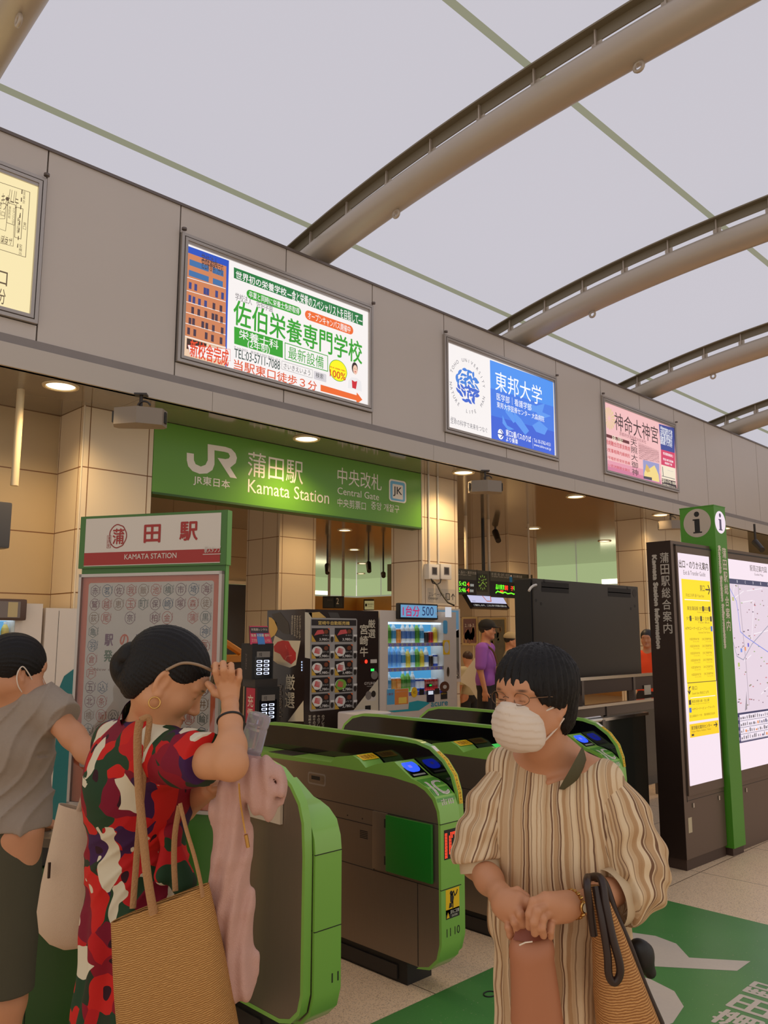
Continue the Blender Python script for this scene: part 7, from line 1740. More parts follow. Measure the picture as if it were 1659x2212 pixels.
sl_ = RT * .42 - ZUP * .91; b.ell(A_(594, 1704, 1.832), (.040, .03, .0085), [sl_, FWH, np.cross(sl_, FWH)], .008, True); b.cone(A_(548, 1668, 1.845), A_(600, 1712, 1.835), .010, .012, .01); b.cone(A_(535, 1690, 1.835), A_(575, 1735, 1.835), .010, .008, .01)
fz = cloth_noise(.0045, 30, 11)
def dT(P): x = (P - A_(500, 1800)) @ RT; return fz(P) + .0045 * np.sin(x * 180 + 5 * np.sin(P[..., 2] * 9)) - .0015
b.disp(dT); soft_build(b, 'cloth', M_towel, t)
o = MB(); o.tube(smooth_pts([at(516, 1692, 1.80), at(519, 1730, 1.805), at(525, 1770, 1.81), at(530, 1800, 1.81)]), .0022, M_gold, 6); o.tube([at(531, 1803, 1.81), at(536, 1830, 1.81)], .0045, M_gold, 8)
tag(o.build('key_chain', smooth=50), 'thin gold chain with a small key hanging down the edge of the pink towel', 'chain')
# plastic bottle
t = thing('plastic_bottle', 'clear plastic bottle held upside down behind the raised elbow of the woman in red', 'bottle', at(545, 1600, 2.0))
B0 = at(563, 1541, 2.0); B1 = at(521, 1690, 1.98); axb = (B1 - B0) / np.linalg.norm(B1 - B0); Lb = np.linalg.norm(B1 - B0)
M_pet = mat('clear_plastic', (225, 218, 226), 0.16, trans=0.72, ior=1.15); prof = [(0.0, 0.004), (.018, 0), (.027, .004), (.029, .012), (.028, .03), (.0265, .034), (.028, .04), (.029, .09), (.0275, .094), (.029, .10), (.029, .14), (.02, .165), (.012, .178), (.012, Lb)]
MB().lathe(prof, B0, M_pet, 28, axis=axb).build('shell', t, smooth=40)
MB().lathe([(.0295, .096), (.0297, .10), (.0297, .138), (.0293, .142)], B0, mat('bottle_label', (186, 150, 150), .5, var=.35, vscale=130), 28, axis=axb).build('label', t, smooth=40)
MB().lathe([(0.0, Lb + .012), (.0135, Lb + .012), (.0135, Lb - .006), (.012, Lb - .006)], B0, mat('cap_white', (220, 216, 210), .4), 16, axis=axb).build('cap', t, smooth=40)

# ================================================================== masked woman in the striped blouse
def striped_woman():
    hip = at(1212, 2060, 1.99); yw = radians(30); fd = -RT * sin(yw) - FWH * cos(yw); sd = np.cross(ZUP, fd)
    root = thing('person', 'woman in a beige striped blouse and white face mask opening a brown pouch', 'person', (hip[0], hip[1], 0))
    ya = radians(47); pt = radians(2); f = (-RT * sin(ya) - FWH * cos(ya)) * cos(pt) + ZUP * sin(pt); u = ZUP + RT * .03
    H = Head(at(1153, 1508, 1.96), f, u, 1.0)
    nk = at(1200, 1650, 2.00); sL = at(1300, 1712, 1.93); sR = at(1092, 1690, 2.07)
    ch = at(1195, 1800, 2.02); elL = at(1385, 1905, 1.90); wrL = at(1246, 1953, 1.78); elR = at(1028, 1862, 2.00); wrR = at(1082, 1935, 1.83)
    b = Soft(0.0031); H.skin(b); b.chain([(H.p(.0, -.03, -.045), .050), (H.p(0, -.045, -.11), .046), (nk, .055)], .03)
    b.cone(nk + ZUP * .01, sL + ZUP * .03, .045, .045, .04); b.cone(nk + ZUP * .01, sR + ZUP * .035, .045, .045, .04)
    b.ell(at(1176, 1712, 2.01), (.125, .070, .075), [sd, fd, ZUP], .04)
    b.ell(ch, (.145, .10, .15), [sd, fd, ZUP], .05); b.ell(hip + ZUP * .1, (.13, .10, .16), [sd, fd, ZUP], .05); legs(b, hip, fd, sd)
    # collar bones
    b.cone(at(1185, 1692, 1.925), at(1262, 1672, 1.92), .005, .004, .025)
    b.chain([(sL, .044), (elL, .036), (elL * .4 + wrL * .6, .030), (wrL, .0215)], .02); b.chain([(sR, .044), (elR, .036), (elR * .45 + wrR * .55, .031), (wrR, .0225)], .02)
    # her left hand (right in the picture): palm from the wrist to the knuckles, fingers bent down into the pouch
    P = lambda u_, v_, d_=1.74: at(u_, v_, d_)
    b.cone(wrL, P(1218, 1956, 1.765), .022, .022, .02)
    b.cone(P(1225, 1948, 1.765), P(1178, 1940, 1.735), .020, .0135, .018); b.cone(P(1222, 1956, 1.765), P(1181, 1955, 1.73), .021, .014, .018); b.cone(P(1220, 1964, 1.765), P(1188, 1970, 1.735), .020, .0135, .018); b.cone(P(1220, 1970, 1.77), P(1197, 1983, 1.745), .018, .012, .018)
    finger(b, [P(1178, 1938, 1.735), P(1152, 1948, 1.71), P(1144, 1974, 1.705), P(1143, 2002, 1.715)], .0102, .0080)
    finger(b, [P(1181, 1955, 1.73), P(1160, 1968, 1.695), P(1153, 1992, 1.69), P(1155, 2016, 1.70)], .0102, .0080)
    finger(b, [P(1188, 1970, 1.735), P(1172, 1984, 1.70), P(1170, 2004, 1.695), P(1174, 2021, 1.705)], .0098, .0078)
    finger(b, [P(1197, 1983, 1.745), P(1190, 1999, 1.72), P(1189, 2012, 1.715), P(1190, 2024, 1.72)], .0086, .0068)
    finger(b, [P(1205, 1942, 1.77), P(1170, 1952, 1.775), P(1150, 1975, 1.765), P(1146, 1996, 1.755)], .0125, .0092)
    # her right hand: back of the hand towards us, fingers pulling the pouch open
    b.cone(wrR, P(1098, 1945, 1.80), .0235, .022, .02)
    b.cone(P(1096, 1946, 1.80), P(1122, 1940, 1.775), .021, .014, .018); b.cone(P(1094, 1952, 1.80), P(1116, 1958, 1.768), .022, .0145, .018); b.cone(P(1090, 1958, 1.80), P(1108, 1973, 1.77), .021, .0135, .018); b.cone(P(1086, 1960, 1.805), P(1099, 1985, 1.785), .019, .012, .018)
    finger(b, [P(1122, 1940, 1.775), P(1140, 1948, 1.765), P(1146, 1964, 1.765)], .0105, .0085)
    finger(b, [P(1116, 1957, 1.768), P(1124, 1975, 1.745), P(1130, 1996, 1.75), P(1131, 2008, 1.76)], .0102, .0080)
    finger(b, [P(1108, 1973, 1.77), P(1112, 1992, 1.75), P(1118, 2010, 1.755), P(1120, 2020, 1.765)], .0098, .0078)
    finger(b, [P(1099, 1984, 1.785), P(1098, 2003, 1.765), P(1102, 2020, 1.765), P(1106, 2028, 1.775)], .0088, .0068)
    finger(b, [P(1094, 1932, 1.80), P(1118, 1925, 1.80), P(1137, 1937, 1.795)], .0115, .0085)
    pf = H.paint((198, 140, 102)); soft_build(b, 'body', M_skin, root, paint=pf)
    # short black hair with fringe
    b = Soft(0.0038); H.hair(b, r=(.094, .110, .094), prof=((-.14, -.10, -.06, -.03, .0, .02, .05, .075, .095, .13), (-.085, -.105, -.10, -.06, -.026, -.014, -.010, .022, .030, .032)), strands=0)
    b.ell(H.p(0, -.055, -.035), np.array((.074, .055, .065)), H.ax, .03); b.ell(H.p(0, -.02, .055), (.086, .10, .075), H.ax, .02)
    def sB(Pn): q = H.loc(Pn); return .0022 * np.sin(34 * np.arctan2(q[..., 0], q[..., 1] + .02) + 2 * np.sin(20 * q[..., 2])) + .0009 * np.sin(95 * np.arctan2(q[..., 0], q[..., 1] + .02))
    b.disp(sB); soft_build(b, 'hair', M_hair, root)
    # mask with pleats
    b = Soft(0.003); b.ell(H.p(0, .062, -.058), (.066, .052, .062), H.ax, .02); b.ell(H.p(0, .088, -.028), (.018, .026, .020), H.ax, .03)
    b.cone(H.p(-.04, .05, -.09), H.p(.04, .05, -.09), .022, .022, .03)
    b.cut(lambda Pn: .018 - H.loc(Pn)[..., 1] + .0 * Pn[..., 0]); b.cut(lambda Pn: H.loc(Pn)[..., 2] + .016 - .012 * np.clip((H.loc(Pn)[..., 1] - .075) / .03, 0, 1))
    def dM(Pn): q = H.loc(Pn); return .0022 * (np.mod(q[..., 2] * 62 + .25 * np.sin(q[..., 0] * 30), 1.0) - .5) * np.clip((q[..., 1] - .03) * 30, 0, 1)
    b.disp(dM); soft_build(b, 'face_mask', M_mask, root)
    b = MB()
    for sx in (-1, 1):
        b.tube(smooth_pts([H.p(sx * .060, .045, -.026), H.p(sx * .074, .015, -.012), H.p(sx * .080, -.012, .008)]), .0022, M_mask, 6); b.tube(smooth_pts([H.p(sx * .056, .035, -.094), H.p(sx * .070, .008, -.065), H.p(sx * .080, -.010, -.040)]), .0022, M_mask, 6)
    b.build('mask_strap', root, smooth=50)
    b = MB()
    for sx in (-1, 1):
        b.tube([H.p(sx * .033 + .022 * cos(w), .102 - .012 * abs(cos(w)) * 1, .001 + .014 * sin(w)) for w in np.linspace(0, 2 * pi, 25)[:-1]], .0009, M_glassf, 6, closed=True); b.tube([H.p(sx * .058, .092, .006), H.p(sx * .078, .04, .010), H.p(sx * .083, -.01, .006)], .0012, M_glassf, 6)
    b.tube([H.p(-.008, .106, .003), H.p(0, .108, .006), H.p(.008, .106, .003)], .0012, M_glassf, 6); b.build('eyeglasses', root, smooth=50)
    # blouse: body
    nz = cloth_noise(.004, 20, 21); hem = np.array([hip[0], hip[1], .55])
    vn = at(1163, 1702, 1.87)     # point of the neckline
    def neckcut(Pn):
        """V opening: remove what lies in front of the neck above the two neckline edges"""
        q = (Pn - vn); s_ = q @ sd; z = q[..., 2]; y = q @ fd
        up_l = z - (np.where(s_ > 0, s_ * .52, -s_ * 2.1)) + .0
        return np.where((s_ < .16) & (s_ > -.06) & (y > -.23), np.minimum(up_l * .75, .05), -1.0)
    def blouse_body(h):
        b = Soft(h)
        b.cone(sR + ZUP * .036, sL + ZUP * .026, .052, .054, .05); b.ell(at(1192, 1735, 2.0), (.165, .105, .085), [sd, fd, ZUP], .05); b.ell(at(1192, 1825, 1.98), (.170, .122, .15), [sd, fd, ZUP], .06)
        b.ell(at(1200, 1950, 1.98), (.162, .125, .17), [sd, fd, ZUP], .06); b.ell(hip + ZUP * .02, (.165, .13, .22), [sd, fd, ZUP], .06); b.cone(hip - ZUP * .1, hem, .15, .17, .05)
        return b
    b = blouse_body(.0045)
    cn = np.array([nk[0], nk[1], 0])
    b.cut(neckcut); b.cut(lambda Pn: .57 - Pn[..., 2]); b.cut(lambda Pn: (.060 - np.linalg.norm((Pn - nk)[..., :2], axis=-1)) * np.where(Pn[..., 2] > nk[2] - .04, 1, 0) - np.where(Pn[..., 2] > nk[2] - .04, 0, 1))
    def dB(Pn):
        q = Pn - hip; s_ = q @ sd; z = Pn[..., 2]; low = np.clip((ch[2] + .1 - z) / .35, 0, 1)
        gath = np.exp(-((s_ - (vn - hip) @ sd) / .05) ** 2) * np.clip((vn[2] - z) / .03, 0, 1) * np.exp(-np.maximum(vn[2] - z, 0) / .12)
        return nz(Pn) + low * (.006 * np.sin(s_ * 75 + 3 * np.sin(z * 7)) + .004 * np.sin(s_ * 150 + 2 * np.sin(z * 11))) + gath * .005 * np.sin(s_ * 320)
    b.disp(dB)
    soft_build(b, 'blouse', M_stripe, root, attr=lambda V: ((V - hip) @ sd) * (1 + .18 * np.clip((V[:, 2] - 1.0) / .3, 0, 1)) + .010 * np.sin(V[:, 2] * 9 + 1))
    # sleeves as parts with stripes that run along the arm
    def sleeve(pts, cut_pt, cut_dir, seed, name='sleeve'):
        s_ = Soft(.0045); s_.chain(pts, .03); nzs = cloth_noise(.005, 26, seed)
        cd = V3(cut_dir) / np.linalg.norm(cut_dir); s_.cut(lambda Pn: (Pn - cut_pt) @ cd)
        A0, A1 = V3(pts[0][0]), V3(pts[-2][0]); ax_ = (A1 - A0) / np.linalg.norm(A1 - A0); e1 = np.cross(ax_, FWH); e1 /= np.linalg.norm(e1); e2 = np.cross(ax_, e1)
        s_.disp(lambda Pn: nzs(Pn) + .004 * np.sin(90 * ((Pn - A0) @ ax_) + 2.5 * np.sin(((Pn - A0) @ e1) * 30)) * np.clip(((Pn - A0) @ ax_) / .12, 0, 1))
        return soft_build(s_, name, M_stripe, root, attr=lambda V: np.arctan2((V - A0) @ e2, (V - A0) @ e1) * .075 + .05 * ((V - A0) @ ax_))
    cL = at(1312, 1950, 1.82)
    sleeve([(at(1292, 1702, 1.94), .058), (at(1335, 1770, 1.92), .068), (at(1368, 1860, 1.90), .070), (at(1368, 1908, 1.885), .066), (at(1335, 1935, 1.85), .060), (at(1300, 1950, 1.80), .055)], at(1330, 1936, 1.85), (at(1270, 1958, 1.80) - at(1340, 1928, 1.86)), 31)
    sleeve([(at(1097, 1688, 2.06), .055), (at(1062, 1750, 2.03), .062), (at(1038, 1815, 2.0), .060), (at(1036, 1850, 1.985), .056), (at(1042, 1900, 1.95), .050)], at(1038, 1858, 1.98), (at(1050, 1930, 1.95) - at(1038, 1830, 1.99)), 37)
    # cuffs
    def cuff(c, n_, r_, w_, name='cuff'):
        n_ = V3(n_) / np.linalg.norm(n_); e1 = np.cross(n_, ZUP); e1 /= np.linalg.norm(e1); e2 = np.cross(n_, e1); bb = MB(); mc = mat('cuff_linen', (206, 184, 150), .85)
        bb.grid(lambda p_, q_: c + n_ * (w_ * q_) + (e1 * cos(2 * pi * p_) * r_[0] + e2 * sin(2 * pi * p_) * r_[1]), 40, 4, mc, closed=True); bb.tube([c + n_ * 0 + (e1 * cos(w) * r_[0] + e2 * sin(w) * r_[1]) * 1.01 for w in np.linspace(0, 2 * pi, 41)[:-1]], .003, mat('cuff_brown', (96, 60, 40), .8), 6, closed=True)
        bb.build(name, root, smooth=50)
    cuff(at(1334, 1934, 1.855), at(1270, 1958, 1.80) - at(1340, 1928, 1.86), (.056, .064), .034); cuff(at(1038, 1855, 1.98), at(1050, 1930, 1.95) - at(1038, 1830, 1.99), (.053, .053), .030)
    # camisole strap visible in the neckline
    b = MB(); P1 = smooth_pts([at(1262, 1630, 1.93), at(1252, 1650, 1.905), at(1238, 1676, 1.895), at(1222, 1704, 1.905)]); b.tube(P1, .023, M_olive, 12, flat=.12); b.build('camisole_strap', root, smooth=60)
    shoes('shoe', hip, fd, sd, .08, root)
    # bronze watch
    ax_ = (elL - wrL) / np.linalg.norm(elL - wrL); e1 = -FWH - ax_ * np.dot(-FWH, ax_); e1 /= np.linalg.norm(e1); e2 = np.cross(ax_, e1); wc = at(1240, 1953, 1.775)
    wt = MB().lathe([(0.0, .0), (.0115, 0), (.0125, .003), (.0115, .006), (0, .007)], wc + e1 * .0275, M_gold, 20, axis=e1).build('wristwatch', root, smooth=40)
    for i in range(18):
        w = 2 * pi * i / 18; c_ = wc + (e1 * cos(w) + e2 * sin(w)) * .0275; MB().lathe([(0, -.0045), (.0042, -.004), (.0042, .004), (0, .0045)], c_, M_gold, 8, axis=ax_).build('watch_link', wt, smooth=50)
    MB().lathe([(0.0, .0078), (.0095, .0072)], wc + e1 * .0275, mat('watch_dial', (236, 220, 190), .2), 20, axis=e1).build('watch_dial', wt)
    return root
striped_woman()

t = thing('brown_pouch', 'terracotta soft pouch held open in both hands of the masked woman', 'pouch', at(1150, 2190, 1.74))
b = Soft(.004); b.cone(at(1128, 2045, 1.745), at(1172, 2040, 1.745), .022, .022, .01); b.cone(at(1138, 2070, 1.745), at(1142, 2230, 1.745), .034, .036, .02); b.cone(at(1166, 2062, 1.745), at(1186, 2225, 1.745), .030, .034, .02)
b.cut(lambda Pn: at(1158, 2208, 1.745)[2] - Pn[..., 2]); b.disp(cloth_noise(.002, 25, 3)); soft_build(b, 'pouch_body', M_terra, t)
b = MB(); q = [at(1108, 2030, 1.735), at(1131, 1948, 1.79), at(1150, 1955, 1.79), at(1192, 2024, 1.735), at(1150, 2040, 1.715)]
b.grid(lambda p_, r_: (q[1] * (1 - p_) + q[2] * p_) * (1 - r_) + (q[0] * (1 - p_) + q[3] * p_) * r_ - FWH * .018 * sin(pi * p_) * r_, 12, 8, mat('pouch_flap', (134, 70, 46), .5)); b.build('flap', t, smooth=50)
b = MB(); b.tube([at(1122, 2042, 1.695), at(1135, 2036, 1.692), at(1150, 2034, 1.693)], .0016, mat('zip_pull', (232, 220, 200), .3, metal=.5), 6); b.build('zip_glint', t)

t = thing('straw_handbag', 'straw handbag with dark brown looped handles on the forearm of the masked woman', 'bag', at(1360, 2280, 1.80))
R_ = []
for (ul, ur, v, dd) in ((1268, 1300, 1915, .015), (1272, 1318, 1950, .025), (1280, 1345, 2010, .035), (1283, 1372, 2080, .05), (1285, 1400, 2150, .06), (1290, 1425, 2212, .065), (1300, 1440, 2270, .05), (1320, 1440, 2300, .03)):
    l_, r_ = at(ul, v, 1.78), at(ur, v, 1.78); R_.append(((l_ + r_) / 2, (r_ - l_) / 2, FWH * dd))
loft_bag('bag_body', R_, M_straw2, t, p=.6)
for pts, nm in (([(1270, 1895, 1.77), (1268, 1915, 1.735), (1277, 1980, 1.735), (1283, 2020, 1.735)], 0), ([(1275, 1895, 1.80), (1298, 1898, 1.76), (1308, 1950, 1.73), (1322, 2020, 1.71), (1338, 2080, 1.70), (1338, 2108, 1.70), (1326, 2122, 1.70), (1315, 2105, 1.70), (1312, 2060, 1.705), (1300, 1985, 1.72), (1286, 1915, 1.75)], 0), ([(1285, 1896, 1.80), (1306, 1908, 1.80), (1330, 1975, 1.79), (1362, 2050, 1.79), (1392, 2130, 1.79), (1428, 2212, 1.79)], 0)):
    MB().tube(smooth_pts([at(*p) for p in pts]), .0085, M_brownd, 10).build('handle', t, smooth=50)
b = Soft(.004); b.ell(at(1388, 2066, 1.84), (.022, .02, .030), [RT * .8 - ZUP * .6, FWH, RT * .6 + ZUP * .8], .02); b.cone(at(1380, 2050, 1.84), at(1404, 2100, 1.84), .018, .014, .02); b.ell(at(1376, 2046, 1.84), (.012, .012, .012), None, .02); soft_build(b, 'black_charm', M_black, t)

# ================================================================== man in the grey T-shirt
def grey_man():
    hip = at(8, 1790, 3.02); fd = HV(.62, .78); sd = np.cross(ZUP, fd)
    root = thing('person', 'man in a grey T-shirt and olive shorts leaning over the desk, back turned, left edge', 'person', (hip[0], hip[1], 0))
    f = HV(.70, .66) * cos(.22) - ZUP * sin(.22); H = Head(at(34, 1448, 3.02), f, ZUP + HV(.1, .15), 1.06)
    nk = at(22, 1512, 3.04); sR = at(98, 1527, 3.0); sL = at(-62, 1540, 3.16); elR = at(158, 1590, 2.92); wrR = at(215, 1655, 2.86)
    b = Soft(.005); H.skin(b); b.chain([(H.p(0, -.03, -.05), .058), (nk, .062)], .03); ch = at(25, 1600, 3.06); wa = at(18, 1700, 3.06)
    b.cone(sR, sL, .065, .065, .06); b.ell(ch, (.175, .11, .16), [sd, fd, ZUP], .05); b.cone(ch, wa, .13, .13, .05); b.ell(hip, (.16, .12, .13), [sd, fd, ZUP], .05); legs(b, hip, fd, sd, spread=.10, r=(.09, .06, .04))
    b.chain([(sR, .052), (elR, .042), (elR * .5 + wrR * .5, .038), (wrR, .028)], .025); b.ell(wrR + HV(.04, -.01) - ZUP * .03, (.04, .03, .02), None, .02)
    hb = wrR + HV(.05, -.01) - ZUP * .04
    for k in range(4): finger(b, [hb + HV(.01, .02 - .016 * k), hb + HV(.04, .02 - .016 * k) - ZUP * .02, hb + HV(.05, .02 - .016 * k) - ZUP * .045], .010, .008)
    finger(b, [hb + HV(-.01, -.03), hb + HV(.015, -.045) - ZUP * .02, hb + HV(.03, -.04) - ZUP * .035], .011, .009)
    elL = at(-90, 1690, 3.30); hL = at(82, 1776, 3.30); b.chain([(sL, .05), (elL, .042), (hL, .026)], .02)
    for k in range(4): finger(b, [hL + HV(.0, .03 - .02 * k), hL + HV(.045, .03 - .02 * k) - ZUP * .005, hL + HV(.075, .03 - .02 * k) - ZUP * .012], .010, .008)
    soft_build(b, 'body', M_skin, root, paint=H.paint((196, 138, 100)))
    b = Soft(.0045); H.hair(b, r=(.086, .108, .096), prof=((-.13, -.09, -.05, -.02, .0, .02, .06, .08, .13), (-.062, -.072, -.055, -.02, .002, -.02, -.012, .02, .03)), strands=.0014, n=50); soft_build(b, 'hair', M_hair, root)
    b = MB(); b.tube(smooth_pts([H.p(-.06, .045, -.03), H.p(-.078, .02, -.01), H.p(-.086, -.012, .01), H.p(-.086, -.022, -.02), H.p(-.078, -.005, -.055), H.p(-.062, .03, -.08)]), .0022, M_mask, 6); b.build('mask_strap', root, smooth=50)
    b = Soft(.0045); b.ell(H.p(0, .062, -.055), np.array((.064, .05, .06)) * H.k, H.ax, .02); b.cut(lambda Pn: .03 - H.loc(Pn)[..., 1]); b.cut(lambda Pn: H.loc(Pn)[..., 2] + .012); soft_build(b, 'face_mask', M_mask, root)
    nz = cloth_noise(.005, 18, 51); cr = creases(.012, 42, HV(.8, 0) - ZUP * .55, .05, 5)
    b = Soft(.005); b.cone(sR - ZUP * .01, sL - ZUP * .01, .078, .078, .06); b.ell(ch, (.20, .13, .18), [sd, fd, ZUP], .06); b.ell(wa, (.185, .135, .15), [sd, fd, ZUP], .06); b.ell(hip + ZUP * .03, (.19, .145, .13), [sd, fd, ZUP], .06)
    s1 = at(138, 1552, 2.95); b.chain([(sR, .076), (s1, .066)], .03); b.chain([(sL, .076), (at(-95, 1640, 3.05), .066)], .03)
    ad_ = (elR - sR) / np.linalg.norm(elR - sR); b.cut(lambda Pn: np.where(((Pn - sR) @ ad_ > .03) & (np.linalg.norm(Pn - s1, axis=-1) < .16), (Pn - s1) @ ad_, -1.0)); zc = at(40, 1783, 3.0)[2]; b.cut(lambda Pn: zc - Pn[..., 2])
    b.cut(lambda Pn: .072 - np.linalg.norm(Pn - (nk + ZUP * .035), axis=-1)); b.disp(lambda Pn: nz(Pn) + cr(Pn)); soft_build(b, 't_shirt', M_tee, root)
    b = Soft(.006); b.ell(hip + ZUP * .02, (.175, .135, .15), [sd, fd, ZUP], .04); zk = at(20, 2110, 3.0)[2]
    for sx in (-1, 1): b.cone(hip + sd * sx * .085 - ZUP * .08, np.array([hip[0], hip[1], zk]) + sd * sx * .10, .098, .092, .03)
    b.cut(lambda Pn: zk - Pn[..., 2]); b.disp(cloth_noise(.004, 16, 61)); soft_build(b, 'shorts', M_shorts, root); shoes('shoe', hip, fd, sd, .10, root)
    b = MB(); b.tube(smooth_pts([nk + HV(.065 * cos(w), .065 * sin(w)) + ZUP * (.03 + .006 * sin(w)) for w in np.linspace(0, 2 * pi, 17)]), .003, M_brownd, 6); b.build('neck_cord', root, smooth=50)
    return root
grey_man()

# ================================================================== people in the concourse beyond
def far_person(label, x, y, yaw_, hgt, shirt, pants, hair=(22, 18, 18), cap=None, short=True, group=None, h=.011, arm=0.0):
    root = thing('person', label, 'person', (x, y, 0)); k = hgt / 1.72; B = np.array([x, y, 0.0]); fd = np.array([cos(yaw_), sin(yaw_), 0.0]); sd = np.cross(ZUP, fd)
    p = lambda a, b_, z: B + sd * a * k + fd * b_ * k + ZUP * z * k
    H = Head(p(0, .03, 1.60), fd - ZUP * .05, ZUP, k); b = Soft(h); H.skin(b); b.chain([(H.p(0, -.02, -.05), .055), (p(0, 0, 1.44), .06)], .03)
    b.cone(p(-.17, 0, 1.38), p(.17, 0, 1.38), .055 * k, .055 * k, .05); b.ell(p(0, 0, 1.22), (.15 * k, .10 * k, .2 * k), [sd, fd, ZUP], .05); b.ell(p(0, 0, .95), (.15 * k, .11 * k, .13 * k), [sd, fd, ZUP], .05)
    legs(b, p(0, 0, .88), fd, sd, spread=.10 * k)
    for sx in (-1, 1):
        e = p(sx * .24, -.01, 1.10); w = p(sx * .25, .05 + arm * (sx < 0) * .2, .86 + arm * (sx < 0) * .25); b.chain([(p(sx * .19, 0, 1.37), .05 * k), (e, .038 * k), (w, .028 * k)], .02); b.ell(w - ZUP * .05 * k, (.022 * k, .04 * k, .05 * k), [sd, fd, ZUP], .02)
        for q in range(4): finger(b, [w + fd * (.03 - .02 * q) - ZUP * .09 * k, w + fd * (.03 - .02 * q) - ZUP * .13 * k], .010, .008)
        finger(b, [w + fd * .04 - ZUP * .05, w + fd * .06 - ZUP * .09], .011, .009)
    soft_build(b, 'body', M_skin, root, paint=H.paint((190, 132, 96)))
    b = Soft(h * .8); H.hair(b, r=(.085, .106, .095), prof=((-.13, -.08, -.03, .0, .03, .06, .09, .13), (-.06, -.07, -.03, -.01, .0, .01, .04, .05)), strands=0)
    soft_build(b, 'hair', mat('hair_%d' % hair[0], hair, .5), root)
    if cap:
        b = Soft(h * .7); b.ell(H.p(0, -.01, .055), np.array((.093, .112, .085)) * k, H.ax, .02); b.cut(lambda P: .03 - H.loc(P)[..., 2]); b.cone(H.p(-.03, .09, .045), H.p(.03, .09, .045), .012, .012, .02); b.ell(H.p(0, .12, .04), (.06, .05, .008), H.ax, .02); soft_build(b, 'cap', mat('cap_%d' % cap[0], cap, .8), root)
    nz = cloth_noise(.006, 16, int(x * 10)); b = Soft(h); b.cone(p(-.17, 0, 1.375), p(.17, 0, 1.375), .07 * k, .07 * k, .05); b.ell(p(0, 0, 1.2), (.185 * k, .125 * k, .22 * k), [sd, fd, ZUP], .05); b.ell(p(0, 0, .98), (.18 * k, .13 * k, .16 * k), [sd, fd, ZUP], .05)
    for sx in (-1, 1): b.cone(p(sx * .19, 0, 1.36), p(sx * .235, -.01, 1.15), .07 * k, .066 * k, .03)
    b.cut(lambda P: .84 * k - P[..., 2]); b.cut(lambda P: np.where(np.abs((P - B) @ sd) > .205 * k, 1.11 * k - P[..., 2], -1)); b.cut(lambda P: .066 - np.linalg.norm(P - p(0, .01, 1.48), axis=-1)); b.disp(nz); soft_build(b, 't_shirt', mat('shirt_%d_%d_%d' % shirt, shirt, .85, var=.05), root)
    b = Soft(h); b.ell(p(0, 0, .90), (.16 * k, .125 * k, .14 * k), [sd, fd, ZUP], .03); zk = .50 if short else .08
    for sx in (-1, 1): b.cone(p(sx * .09, 0, .85), p(sx * .10, 0, zk), .092 * k, (.095 if short else .06) * k, .02)
    b.cut(lambda P: zk * k - P[..., 2]); soft_build(b, 'trousers', mat('trousers_%d_%d' % pants[:2], pants, .85), root); shoes('shoe', p(0, 0, .88), fd, sd, .10 * k, root, h=.01)
    return root, p, fd, sd
def toward(u, v, d): q = hz(u, v, d); return q[0], q[1]
px_, py_ = toward(1049, 1400, 10.9)
r_, p_, f_, s_ = far_person('man in a purple T-shirt and black cap standing beyond the gates', px_, py_, HEAD - radians(112), 1.78, (146, 84, 176), (30, 26, 28), cap=(26, 24, 24), h=.009)
b = Soft(.009); b.ell(p_(.02, .17, 1.06), (.06, .045, .11), [s_ * .8 + ZUP * .6, f_, -s_ * .6 + ZUP * .8], .02); o = soft_build(b, 'crossbody_bag', mat('bag_brown', (96, 66, 40), .6)); tag(o, 'brown crossbody bag on the chest of the man in purple', 'bag')
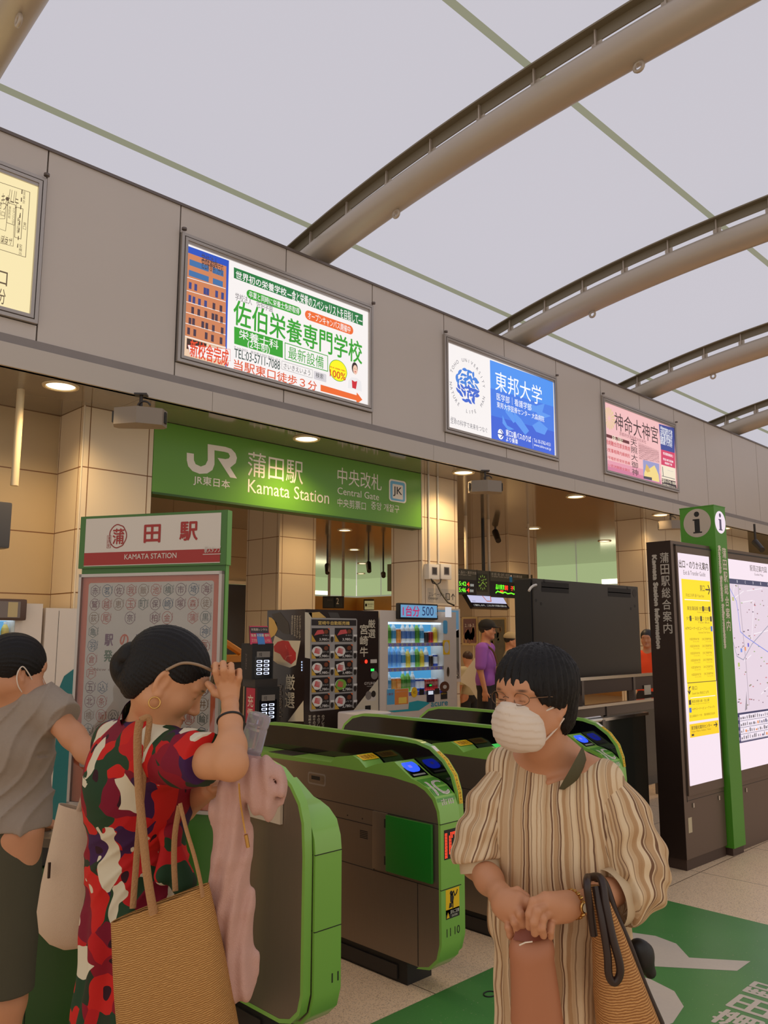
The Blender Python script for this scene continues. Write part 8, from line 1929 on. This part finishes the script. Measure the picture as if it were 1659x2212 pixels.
MB().tube(smooth_pts([p_(-.14, .02, 1.42), p_(-.10, .12, 1.34), p_(-.02, .155, 1.18)]), .014, mat('bag_brown', (96, 66, 40), .6), 8, flat=.4).build('bag_strap', r_, smooth=50)
px_, py_ = toward(1129, 1400, 11.5)
r_, p_, f_, s_ = far_person('person with long black hair in black at the left edge of the dark display', px_, py_, HEAD + radians(20), 1.66, (24, 22, 24), (28, 26, 30), short=False)
b = Soft(.011); b.ell(p_(0, -.24, 1.2), (.15, .09, .2), [s_, f_, ZUP], .02); o = soft_build(b, 'backpack', mat('backpack_white', (206, 196, 206), .7)); tag(o, 'white backpack just left of the dark display, behind the masked woman', 'backpack')
b = Soft(.011); b.ell(p_(0, -.02, 1.50), (.10, .10, .17), [s_, f_, ZUP], .03); soft_build(b, 'long_hair', mat('hair_22', (22, 18, 18), .5), r_)
px_, py_ = toward(1100, 1400, 12.6)
far_person('person in a cream cap and pale grey top right of the man in purple', px_, py_, HEAD - radians(100), 1.62, (150, 140, 124), (60, 54, 50), cap=(176, 156, 120))
px_, py_ = toward(1012, 1430, 12.2)
r_, p_, f_, s_ = far_person('small person with a white folded board or bag left of the man in purple', px_, py_, HEAD + radians(40), 1.35, (186, 174, 140), (26, 24, 26), hair=(60, 34, 26))
q = hz(1018, 1470, 11.9); o = MB(); o.add([q + RT * -.18 - ZUP * .0, q + RT * .06 + ZUP * .32, q + RT * .09 - ZUP * .28, q + RT * -.02 - ZUP * .1, q + RT * -.16 + FWH * .03, q + RT * .06 + ZUP * .32 + FWH * .03, q + RT * .09 - ZUP * .28 + FWH * .03, q + RT * -.02 - ZUP * .1 + FWH * .03], [(0, 3, 2, 1), (4, 5, 6, 7), (0, 1, 5, 4), (1, 2, 6, 5), (2, 3, 7, 6), (3, 0, 4, 7)], mat('white_board', (206, 196, 172), .6)); tag(o.build('white_bag'), 'angular white bag hanging left of the man in purple', 'bag')
px_, py_ = toward(1400, 1400, 10.6)
far_person('person in a bright orange shirt seen between the dark display and the information board', px_, py_, HEAD + radians(150), 1.66, (240, 76, 26), (40, 36, 36), h=.009)
